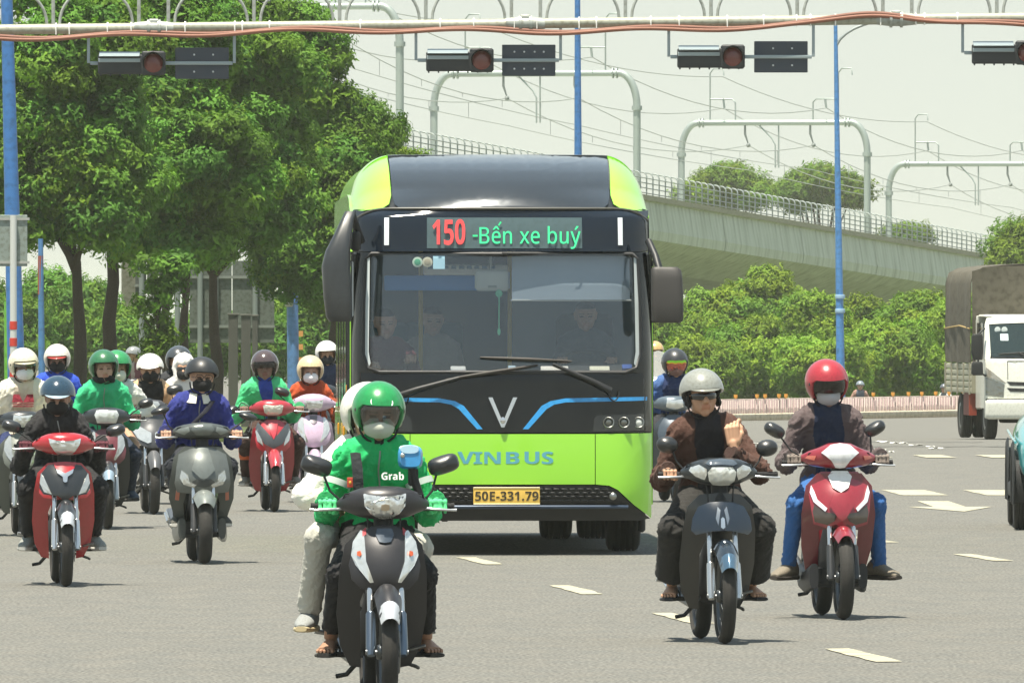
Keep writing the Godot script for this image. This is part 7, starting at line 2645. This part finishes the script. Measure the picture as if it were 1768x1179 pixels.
	p = person("person in a royal blue jacket with white collar on the silver grey scooter", x, {
		"h": 0.016, "seed": 29, "jacket": "262f78", "trousers": "20242c", "collar_hex": "d8d4c4", "puff": 0.02, "shoe": "4a4a44", "feet": [Vector3(-0.16, 0.37, 0.08), Vector3(0.16, 0.37, 0.08)], "mask": "131315", "pitch": 0.02, "yaw": 0.12, "skin": Color(0.50, 0.30, 0.20), "head": Vector3(0.02, 0, 0),
		"hands": [Vector3(-0.275, 0.99, 0.27), Vector3(0.275, 0.99, 0.27)], "helmet": {"kind": "half", "hex": "26282a", "rough": 0.45, "coat": 0.2, "size": 1.03}})
	face_glasses(p, Vector3(0.02, 1.43, -0.02), 0.12)
	strap(p, [Vector3(0.10, 1.25, 0.05), Vector3(0.04, 1.17, 0.10), Vector3(-0.06, 1.07, 0.12), Vector3(-0.13, 0.98, 0.10)], 0.022, "181a26")
	# ---- 6: dark motorcycle, light green jacket ----
	x = ride(185, 914, 0.085)
	var dk := pm("2c3034", 0.35, 0.0, {"coat": 0.5})
	bike("motorcycle", "dark motorcycle with a big pale headlight ridden by the person in a mint jacket", x, {
		"body": dk, "shield": pm("2f3234", 0.5), "fender": dk, "tip": pm("9fb4c4", 0.2, 0.3), "tail": dk, "cover_mat": pm("6a3038", 0.35, 0.0, {"coat": 0.6}), "inserts": [["side_lamp", lens_dim(), V_LAMP, true, 0.006, 0.008]],
		"lights": [["headlight", pm("d4d8d6", 0.15, 0.3, {"coat": 1.0}), V2([0, 1.06, 0.09, 1.06, 0.11, 1.02, 0.085, 0.945, 0, 0.94]), false, 0.008, 0.006]], "mirrors": [[-0.36, 1.14], [0.36, 1.12]]})
	p = person("person in a mint green jacket and dark green helmet with bare face", x, {
		"h": 0.0175, "seed": 31, "jacket": "35b57c", "trousers": "1f2a3c", "puff": 0.022, "shoe": "33465a", "sole": "22262a", "skin": Color(0.50, 0.31, 0.22), "pitch": 0.03, "yaw": 0.08, "helmet": {"kind": "three", "hex": "2c6b45", "size": 1.04, "stripes": "c8d8c8"}, "collar": 0.04, "gloves": "4a3430"})
	scarf(p, Vector3(0, 1.335, -0.03), "17181a")
	person("pillion with a green helmet hidden behind the mint jacket rider", x, {
		"h": 0.022, "seed": 33, "hip": Vector3(0.1, 0.88, -0.55), "neck": Vector3(0.14, 1.28, -0.45), "jacket": "d8dad2", "top_only": true, "hands": [Vector3(-0.1, 0.98, -0.32), Vector3(0.3, 0.98, -0.32)], "helmet": {"kind": "three", "hex": "2c8a50", "size": 1.03}, "mask": "d8d8c8"})
	# ---- 7: sporty dark motorcycle ----
	x = ride(265, 888, 0.085)
	var ex := pm("4c4d50", 0.35, 0.3, {"coat": 0.4})
	bike("motorcycle", "sporty graphite motorcycle with twin slanted headlights behind the dark motorcycle", x, {
		"body": ex, "shield": pm("2a2b2d", 0.5), "fender": pm("5a5b5d", 0.4, 0.2), "tail": ex, "fork": pm("3a3c3e", 0.4, 0.4), "tyre": 0.095,
		"wing": V2([0.0, 0.88, 0.14, 0.87, 0.20, 0.80, 0.22, 0.66, 0.20, 0.50, 0.15, 0.44, 0.13, 0.52, 0.10, 0.60, 0.0, 0.62]),
		"cover": V2([0, 0.97, 0.08, 0.965, 0.16, 0.93, 0.225, 0.85, 0.22, 0.76, 0.16, 0.67, 0.06, 0.64, 0, 0.63]),
		"inserts": [["headlight", lens(), V2([0.02, 0.78, 0.10, 0.82, 0.20, 0.87, 0.215, 0.80, 0.16, 0.72, 0.06, 0.68, 0.02, 0.69]), true, 0.01, 0.010], ["indicator", pm("ece0c4", 0.2, 0.1, {"coat": 1.0}), V2([0.215, 0.76, 0.222, 0.74, 0.15, 0.655, 0.135, 0.66]), true, 0.012]],
		"cowl_secs": [[0.0, 1.03, 0.36, 0.07, 0.07], [0.08, 1.03, 0.355, 0.06, 0.065], [0.14, 1.02, 0.33, 0.03, 0.04], [0.17, 1.01, 0.31, 0.012, 0.02]],
		"lights": [["speedometer_shield", lens_dim(), V2([0, 1.08, 0.05, 1.08, 0.07, 1.05, 0.04, 1.02, 0, 1.01]), false, 0.006]],
		"mirrors": [[-0.22, 1.19], [0.22, 1.19]], "mirror_tilt": 0.15, "mirror_w": 0.08, "mirror_h": 0.05})
	person("person in a tan and black vest and white peaked helmet on the graphite motorcycle", x, {
		"h": 0.0175, "seed": 37, "jacket": "c2a07c", "trousers": "26324a", "puff": 0.026, "front": ["1b1b1d", 0.13, 0.12, "vest"], "shoe": "a89a72", "sole": "6a6048", "gloves": "e4e0d4", "mask": "121214", "pitch": 0.1, "helmet": {"kind": "half", "hex": "e8e8e2", "brim": "e2e2dc", "stripes": "3a4aa0", "size": 1.04}, "neck": Vector3(0, 1.23, -0.04)})
	# ---- 8: red motorcycle, open green jacket ----
	x = ride(473, 884, 0.085)
	bike("motorcycle", "deep red motorcycle with a black chevron front beside the lilac scooter", x, {
		"body": pm("a82832", 0.3, 0.0, {"coat": 0.9}), "shield": pm("9a2430", 0.35, 0.0, {"coat": 0.7}), "fender": pm("b02c36", 0.3, 0.0, {"coat": 0.9}), "fork": metal("d8d8d6", 0.25),
		"inserts": [["black_chevron", pm("3c4247", 0.4), V2([0, 0.70, 0.16, 0.87, 0.19, 0.81, 0.10, 0.66, 0.0, 0.61]), false, 0.010], ["red_crest", pm("b83440", 0.3, 0.0, {"coat": 0.9}), V2([0, 0.88, 0.055, 0.88, 0.03, 0.76, 0, 0.70]), false, 0.016], ["side_lamp", lens_dim(), V2([0.165, 0.83, 0.19, 0.78, 0.175, 0.69, 0.11, 0.635, 0.12, 0.68]), true, 0.008, 0.006]],
		"lights": [["headlight", pm("d8d6c8", 0.15, 0.3, {"coat": 1.0}), V2([0, 1.03, 0.08, 1.04, 0.10, 1.03, 0.085, 0.96, 0.05, 0.935, 0, 0.932]), false, 0.006, 0.008]], "mirrors": [[-0.40, 0.98], [0.10, 1.16]], "mirror_w": 0.075, "mirror_tilt": -0.3})
	p = person("person in an open green jacket over blue with dark bronze helmet on the red motorcycle", x, {
		"h": 0.018, "seed": 41, "jacket": "45bd7c", "trousers": "3a2620", "puff": 0.024, "front": ["23409a", 0.02, 0.07, "shirt"], "shoe": "8d8a80", "skin": Color(0.22, 0.13, 0.10), "pitch": 0.06, "helmet": {"kind": "three", "hex": "4a3c3c", "coat": 1.0, "rough": 0.2, "visor": pm("1f1a18", 0.1, 0.0, {"glass": 0.6}), "visor_low": -12.0, "size": 1.03}, "neck": Vector3(-0.05, 1.255, -0.05)})
	drink_cup(x, "orange drink cup with a white lid hanging beside the red motorcycle")
	# ---- 9: lilac scooter ----
	x = ride(543, 869, 0.085)
	var li := pm("c2aac0", 0.3, 0.0, {"coat": 0.9})
	bike("scooter", "pale lilac scooter ridden by the person in orange beside the bus", x, {
		"body": li, "shield": pm("b09eae", 0.4, 0.0, {"coat": 0.5}), "fender": li, "skirt": pm("9a8c96", 0.4),
		"inserts": [["side_lamp", lens(), V_LAMP, true, 0.006, 0.008], ["crest", pm("6f6a70", 0.3, 0.4), V2([0, 0.89, 0.045, 0.885, 0.035, 0.82, 0, 0.80]), false, 0.008]],
		"lights": [["headlight", lens(), V2([0, 1.035, 0.07, 1.04, 0.10, 1.055, 0.085, 0.97, 0.04, 0.935, 0, 0.93]), false, 0.006, 0.010]], "mirrors": [null, null], "cowl_secs": [[0.0, 1.015, 0.385, 0.095, 0.10], [0.07, 1.015, 0.383, 0.09, 0.097], [0.12, 1.015, 0.365, 0.075, 0.08], [0.18, 1.01, 0.33, 0.05, 0.05], [0.235, 1.005, 0.30, 0.016, 0.022]]})
	person("person in an orange jacket, white mask and cream helmet on the lilac scooter", x, {
		"h": 0.0185, "seed": 43, "jacket": "b04a22", "trousers": "2c2a2c", "puff": 0.016, "neck": Vector3(0, 1.18, -0.05), "hip": Vector3(0, 0.80, -0.16), "shw": 0.165, "front": ["9c3a1c", 0.10, 0.11, "jacket_front"], "mask": "e6e4e4", "pitch": 0.04, "helmet": {"kind": "three", "hex": "d8c49a", "size": 1.05, "rim": "5a4a36", "vent": "8a7a58"}, "feet": [Vector3(-0.14, 0.37, 0.08), Vector3(0.14, 0.37, 0.08)], "collar": 0.03, "skin": Color(0.45, 0.28, 0.2)})
	# ---- 10: white jacket at the frame's edge ----
	x = ride(40, 927, 0.085)
	bike("motorcycle", "dusty dark grey motorcycle carrying the person in a cream jacket", x, {
		"body": pm("6f746e", 0.45, 0.1), "shield": pm("5d625c", 0.5), "fender": dk, "cowl": dk, "inserts": [["side_lamp", lens_dim(), V_LAMP, true, 0.006, 0.008]], "lights": [["headlight", lens(), V2([0, 1.04, 0.08, 1.05, 0.09, 0.97, 0, 0.94]), false, 0.006, 0.008]], "mirrors": [[-0.34, 1.13], [0.34, 1.12]]})
	p = person("person in a cream jacket, maroon striped shirt and white mask beside the black hoodie rider", x, {
		"h": 0.0165, "seed": 47, "jacket": "ddd8c8", "trousers": "1f2c56", "puff": 0.026, "fat": 1.08, "front": ["d8c8b4", 0.075, 0.09, "shirt"], "shoe": "b9bcae", "mask": "e4e4e6", "pitch": 0.06, "hands": [Vector3(-0.27, 0.99, 0.27), Vector3(0.27, 0.99, 0.27)], "feet": [Vector3(-0.25, 0.33, -0.02), Vector3(0.25, 0.33, -0.02)], "neck": Vector3(0.03, 1.315, -0.06),
		"helmet": {"kind": "three", "hex": "e4dcc4", "brim": "b8b09a", "visor": clear_visor, "visor_low": -8.0, "visor_top": 22.0, "size": 1.0}, "glasses": "5a3a2e", "skin": Color(0.42, 0.26, 0.18)})
	shirt_yoke(p)
	# ---- 11: royal blue rider behind ----
	x = ride(98, 880, 0.085)
	bike("motorcycle", "dark blue motorcycle half hidden behind the black hoodie rider", x, {"body": pm("26324a", 0.35, 0.0, {"coat": 0.5}), "lights": [["headlight", lens(), V2([0, 1.04, 0.08, 1.05, 0.09, 0.97, 0, 0.94]), false, 0.006]]})
	person("person in a cobalt blue jacket and cream helmet with red brow behind the hoodie rider", x, {
		"h": 0.02, "seed": 51, "jacket": "2448b4", "trousers": "22242a", "puff": 0.02, "mask": "141416", "neck": Vector3(0.03, 1.31, -0.05), "helmet": {"kind": "three", "hex": "e2dcd0", "brim": "a83c38", "size": 1.0}, "skin": Color(0.28, 0.16, 0.12)})
	# ---- 12: white hooded rider and one behind ----
	x = ride(318, 872, 0.085)
	bike("motorcycle", "dark motorcycle mostly hidden behind the royal blue jacket rider", x, {"body": dk, "lights": [["headlight", lens(), V2([0, 1.04, 0.08, 1.05, 0.09, 0.97, 0, 0.94]), false, 0.006]], "mirrors": [null, null]})
	p = person("person in a white hooded sun jacket and black face cover behind the royal blue rider", x, {
		"h": 0.02, "seed": 53, "jacket": "dcdad4", "trousers": "22242a", "puff": 0.02, "hood": true, "mask": "18191b", "glasses": "15171a", "neck": Vector3(0.03, 1.22, -0.03)})
	person("person in a black helmet sitting close behind the white hooded rider", x, {
		"h": 0.024, "seed": 55, "hip": Vector3(-0.08, 0.9, -0.55), "neck": Vector3(-0.0, 1.28, -0.45), "jacket": "2a2c30", "top_only": true, "hands": [Vector3(-0.2, 1.0, -0.3), Vector3(0.12, 1.0, -0.3)], "helmet": {"kind": "three", "hex": "3a3f44", "size": 1.03}, "mask": "202224"})
	# ---- 13: white helmet beside the bus flank ----
	x = ride(556, 822, 0.085)
	bike("motorcycle", "dark motorcycle glimpsed beside the bus flank behind the lilac scooter", x, {"body": dk, "mirrors": [null, null]})
	person("person in navy with a white helmet half hidden by the bus flank", x, {"h": 0.024, "seed": 57, "jacket": "22304e", "trousers": "22242a", "helmet": {"kind": "three", "hex": "e6e6e2", "size": 1.05}, "mask": "202226", "neck": Vector3(0.1, 1.28, -0.05)})
	# ---- 14: far rider looking aside ----
	x = ride(232, 724, 0.085)
	bike("motorcycle", "small far motorcycle in front of the pale pier", x, {"body": dk, "mirrors": [null, null]})
	person("far person in a striped maroon shirt and silver helmet looking sideways near the pier", x, {"h": 0.03, "seed": 59, "jacket": "7a4a56", "front": ["b8a8a4", 0.03, 0.03, "shirt_stripe"], "trousers": "2a2c34", "yaw": -1.2, "helmet": {"kind": "half", "hex": "8d9296"}, "neck": Vector3(0, 1.36, -0.05)})
	# ---- 15: mirrored visor rider right of the bus ----
	x = ride(1168, 868, 0.085)
	bike("scooter", "dark steel scooter between the bus and the brown jacket rider", x, {"body": pm("4a545e", 0.35, 0.3, {"coat": 0.6}), "cowl": pm("5d6a74", 0.3, 0.3, {"coat": 0.8}), "lights": [["headlight", lens(), V2([0, 1.04, 0.08, 1.05, 0.09, 0.97, 0, 0.94]), false, 0.006]], "mirrors": [null, [0.33, 1.15]]})
	person("person in a navy shirt and black helmet with a rainbow mirrored visor by the bus", x, {
		"h": 0.018, "seed": 61, "jacket": "3f5e90", "trousers": "22242a", "front": ["1d2f58", 0.09, 0.12, "vest"], "puff": 0.016, "neck": Vector3(0.05, 1.25, -0.05), "helmet": {"kind": "three", "hex": "2c2d2e", "rough": 0.4, "visor": pm("b86a5a", 0.06, 0.75, {}), "visor_low": -44.0, "size": 1.05}, "mask": "7a5a50"})
	visor_bands(x, Vector3(0.05, 1.25, -0.05))
	# ---- 16: far rider with a bright headlight ----
	x = ride(1141, 776, 0.085)
	var fb := bike("motorcycle", "far pale motorcycle with a bright round headlight behind the bus corner", x, {"body": pm("8d9694", 0.4), "mirrors": [null, null]})
	var lb := B.new()
	lb.lathe([[0.10, 0.0], [0.095, 0.02], [0.06, 0.04], [0.002, 0.048]], 20, Transform3D(Basis(Vector3(1, 0, 0), PI / 2), Vector3(0, 0.98, 0.46)))
	put(lb, "headlight", pm("ffffff", 0.3, 0.0, {"emit": "fffdf2", "power": 2.2}), fb)
	var sp := SpotLight3D.new()
	sp.name = "headlight_beam"
	fb.add_child(sp)
	sp.position = Vector3(0, 0.98, 0.53)
	sp.rotation = Vector3(-0.08, PI, 0)
	sp.light_energy = 2.0
	sp.light_color = Color(1, 0.99, 0.94)
	sp.spot_range = 60.0
	sp.spot_angle = 25.0
	sp.spot_attenuation = 2.0
	sp.light_size = 0.08
	sp.shadow_enabled = true
	var wsb := B.new()
	wsb.sheet(both(V2([0, 1.45, 0.1, 1.42, 0.17, 1.25, 0.15, 1.05, 0, 1.03])), func(xx, yy): return Vector3(xx, yy, 0.42 - (yy - 1.0) * 0.35 - 1.2 * xx * xx), 0.0, 0.004, 0.08)
	put(wsb, "wind_shield", pm("c8ccc8", 0.05, 0.0, {"glass": 0.35}), fb)
	person("far person in a tan jacket and yellow helmet behind the bright round headlight", x, {"h": 0.026, "seed": 63, "jacket": "b08a6a", "trousers": "3a3634", "puff": 0.02, "neck": Vector3(-0.02, 1.28, -0.05), "helmet": {"kind": "half", "hex": "c8a870"}, "mask": "8a4a40", "elbow_out": 1.5})
	# ---- 17, 18: tiny riders beyond the median ----
	var d := 382.0
	x = Transform3D(Basis(Vector3.UP, 0.085), Vector3((1486.0 - 884.0) * d / FOCAL, ground_y(-d), -d))
	bike("motorcycle", "tiny distant motorcycle beyond the median barrier beneath the blue lamp post", x, {"body": pm("8d9694", 0.4), "mirrors": [null, null]})
	person("tiny distant person in a grey vest with bare arms riding beyond the median", x, {"h": 0.035, "seed": 65, "jacket": "9a7a6a", "front": ["5f6670", 0.11, 0.12, "vest"], "trousers": "3a3a3e", "elbow_out": 1.6, "helmet": {"kind": "half", "hex": "7d8890"}})
	x = Transform3D(Basis(Vector3.UP, -0.7), Vector3((1634.0 - 884.0) * d / FOCAL, ground_y(-d), -d))
	bike("motorcycle", "tiny distant motorcycle vanishing behind the covered truck", x, {"body": pm("b0b2b0", 0.4), "mirrors": [null, null]})
	person("tiny distant person in white and grey vanishing behind the covered truck", x, {"h": 0.035, "seed": 67, "jacket": "d8d8d2", "front": ["6a7076", 0.1, 0.1, "vest"], "trousers": "4a4a4e", "neck": Vector3(0, 1.2, 0.05), "helmet": {"kind": "half", "hex": "5a6068"}})
	# ---- inside the bus ----
	var bd := 22000.0 / 217.0
	var bx := Transform3D(Basis(Vector3.UP, 0.028), Vector3((868.0 - 884.0) * bd / FOCAL, 0, -bd))
	person("driver in a dark shirt seated behind the bus steering wheel", bx, {"h": 0.022, "seed": 71, "hip": Vector3(0.70, 1.26, -1.25), "neck": Vector3(0.70, 1.76, -1.2), "jacket": "3a4450", "top_only": true, "hands": [Vector3(0.50, 1.54, -0.80), Vector3(0.90, 1.54, -0.80)], "skin": Color(0.5, 0.32, 0.22), "feet": [Vector3(0.55, 0.85, -0.75), Vector3(0.85, 0.85, -0.75)]})
	person("standing passenger in a maroon shirt with a lime cuff inside the bus door", bx, {"h": 0.022, "seed": 73, "hip": Vector3(-0.95, 1.22, -0.95), "neck": Vector3(-0.92, 1.70, -0.9), "jacket": "5a2028", "top_only": true, "puff": 0.01, "hands": [Vector3(-1.02, 1.5, -0.55), Vector3(-0.72, 1.56, -0.5)], "feet": [Vector3(-1.0, 0.8, -0.9), Vector3(-0.85, 0.8, -0.9)], "skin": Color(0.5, 0.32, 0.22)})
	person("passenger with a bare head standing in the bus aisle", bx, {"h": 0.024, "seed": 75, "hip": Vector3(-0.52, 1.22, -1.9), "neck": Vector3(-0.52, 1.72, -1.85), "jacket": "9a9c98", "top_only": true, "hands": [Vector3(-0.66, 1.3, -1.6), Vector3(-0.4, 1.3, -1.6)], "feet": [Vector3(-0.6, 0.8, -1.9), Vector3(-0.44, 0.8, -1.9)], "skin": Color(0.5, 0.34, 0.24)})

# ---------- small belongings of the riders ----------
func text_on(p: Node3D, s: String, size: float, where: Vector3, hex: String):
	var t := text3d(s, size, pm(hex, 0.6), p, "jacket_lettering", where, 1.0, true, 0.004)
	t.transform = Transform3D(Basis(Vector3(0, 1, 0), 0.12) * Basis(Vector3(1, 0, 0), -0.15), where)

func strap(p: Node3D, path: Array, w: float, hex: String):
	var b := B.new()
	var g := []
	for q in path: g.append([q + Vector3(-w, 0, -0.006), q + Vector3(0, 0.004, 0.008), q + Vector3(w, 0, -0.004)])
	b.slab(g, 0.006)
	put(b, "bag_strap", cloth(hex), p)

func badge(p: Node3D, where: Vector3, hex: String):
	var b := B.new()
	b.box(where, Vector3(0.03, 0.05, 0.008), 0.003)
	put(b, "badge", pm(hex, 0.7), p)
	var s := B.new()
	s.ball(where + Vector3(0, 0, 0.004), Vector3(0.007, 0.009, 0.003), 6, 4)
	put(s, "badge_star", pm("e0b040", 0.6), p)

func sleeve_band(p: Node3D, a: Vector3, e: Vector3, r: float):
	var b := B.new()
	var d := (e - a).normalized()
	var m := a.lerp(e, 0.5)
	b.tube([m - d * 0.016, m + d * 0.016], r * 1.06, 18, false)
	put(b, "reflective_band", pm("b9c4bc", 0.5, 0.1), p)

func scarf(p: Node3D, c: Vector3, hex: String):
	var b := B.new()
	var rp := []
	for k in 25:
		var a := TAU * k / 24.0
		rp.append(c + Vector3(sin(a) * 0.075, 0.012 * sin(a * 3.0), cos(a) * 0.072))
	b.tube(rp, 0.03, 8)
	put(b, "neck_gaiter", cloth(hex), p)

func face_glasses(p: Node3D, c: Vector3, yaw: float):
	var b := B.new()
	var bs := Basis(Vector3.UP, yaw)
	for s in [-1.0, 1.0]:
		var rp := []
		for k in 17:
			var a := TAU * k / 16.0
			rp.append(c + bs * Vector3(s * 0.036 + cos(a) * 0.03, sin(a) * 0.022, 0.112 - 0.008 * absf(cos(a))))
		b.tube(rp, 0.0025, 5)
		b.tube([c + bs * Vector3(s * 0.066, 0.004, 0.105), c + bs * Vector3(s * 0.084, 0.004, 0.0)], 0.0025, 5)
	b.tube([c + bs * Vector3(-0.008, 0.005, 0.113), c + bs * Vector3(0.008, 0.005, 0.113)], 0.0025, 5)
	put(b, "spectacles", pm("4a3a30", 0.4), p)

func shirt_yoke(p: Node3D):
	var f := func(x, y): return Vector3(x, y, 0.085 - 0.9 * (x - 0.02) * (x - 0.02) + (1.205 - y) * 0.12)
	for s in [1, -1]:
		var b := B.new()
		var q := V2([0.035, 1.225, 0.085, 1.225, 0.095, 1.155, 0.0, 1.155])
		b.sheet(q if s > 0 else mir(q), func(x, y): return f.call(x + 0.02, y), 0.0, 0.006, 0.03)
		put(b, "shirt_yoke", cloth("8a2434"), p)
	for y in [1.14, 1.12]:
		var b := B.new()
		b.sheet(V2([-0.09, y + 0.005, 0.09, y + 0.005, 0.09, y - 0.004, -0.09, y - 0.004]), func(x, yy): return f.call(x + 0.02, yy), 0.0, 0.005, 0.03)
		put(b, "shirt_stripe", cloth("8a2434"), p)

func phone_mount(x: Transform3D, label: String):
	var t := thing("phone_pouch", label, "phone pouch", Vector3.ZERO)
	t.transform = x
	var b := B.new()
	b.loft([[-0.03, 0.135, 1.225, 0.055, 0.05], [0.0, 0.135, 1.225, 0.062, 0.058], [0.03, 0.135, 1.225, 0.05, 0.045]], "z", 18, 3.5, Transform3D(Basis(), Vector3(0, 0, 0.30)))
	put(b, "pouch", pm("3f9ad8", 0.35, 0.0, {"coat": 0.5}), t)
	var c := B.new()
	c.loft([[-0.028, 0.13, 1.27, 0.05, 0.016], [0.034, 0.13, 1.265, 0.045, 0.02]], "z", 14, 2.5, Transform3D(Basis(), Vector3(0, 0, 0.30)))
	put(c, "pale_flap", pm("b4d8ec", 0.4), t)
	var k := B.new()
	k.ball(Vector3(0.095, 1.235, 0.335), Vector3(0.012, 0.012, 0.008), 8, 6)
	put(k, "button", metal("c8c8c0", 0.3), t)
	var s := B.new()
	s.tube([Vector3(0.20, 1.0, 0.29), Vector3(0.16, 1.10, 0.29), Vector3(0.14, 1.18, 0.295)], [0.016, 0.022, 0.02], 8)
	s.box(Vector3(0.15, 1.13, 0.29), Vector3(0.05, 0.09, 0.03), 0.01)
	put(s, "clamp", pm("17181a", 0.6), t)

func drink_cup(x: Transform3D, label: String):
	var t := thing("drink_cup", label, "cup", Vector3.ZERO)
	t.transform = x
	var b := B.new()
	b.lathe([[0.045, 0.50], [0.06, 0.52], [0.072, 0.66]], 18, Transform3D(Basis(), Vector3(-0.25, 0, 0.12)))
	put(b, "cup", pm("c85a1e", 0.5), t)
	var l := B.new()
	l.lathe([[0.074, 0.66], [0.074, 0.68], [0.05, 0.70], [0.01, 0.71]], 18, Transform3D(Basis(), Vector3(-0.25, 0, 0.12)))
	put(l, "lid", pm("d8d4cc", 0.4), t)
	var s := B.new()
	s.tube([Vector3(-0.25, 0.70, 0.12), Vector3(-0.22, 0.78, 0.13)], 0.007, 6)
	put(s, "straw", pm("e8e4dc", 0.5), t)
	var g := B.new()
	g.tube([Vector3(-0.25, 0.66, 0.05), Vector3(-0.2, 0.82, 0.2), Vector3(-0.18, 0.95, 0.29)], 0.004, 4)
	put(g, "bag_loop", pm("d8d8d8", 0.5), t)

func visor_bands(x: Transform3D, neck: Vector3):          # coloured coating strips of the mirrored visor
	var p: Node3D = get_child(get_child_count() - 1)
	var hf := Transform3D(Basis(Vector3.RIGHT, 0.08), neck + Vector3(0, 0.145, 0.03))
	var c := Vector3(0, 0.028, -0.012)
	var r := Vector3(0.117, 0.124, 0.137) * 1.05 * 1.045
	for q in [[0.22, 0.06, "8fd03a"], [0.06, -0.02, "d8b83a"], [-0.66, -0.76, "d8c47a"]]:
		var b := B.new()
		var g := []
		for i in 3:
			var row := []
			for k in 15: row.append(ell(hf, c, r, lerpf(-1.05, 1.05, k / 14.0), lerpf(q[0], q[1], i / 2.0) + 0.03 * sin(k * 1.7)))
			g.append(row)
		b.slab(g, 0.002)
		put(b, "visor_tint", pm(q[2], 0.08, 0.6), p)
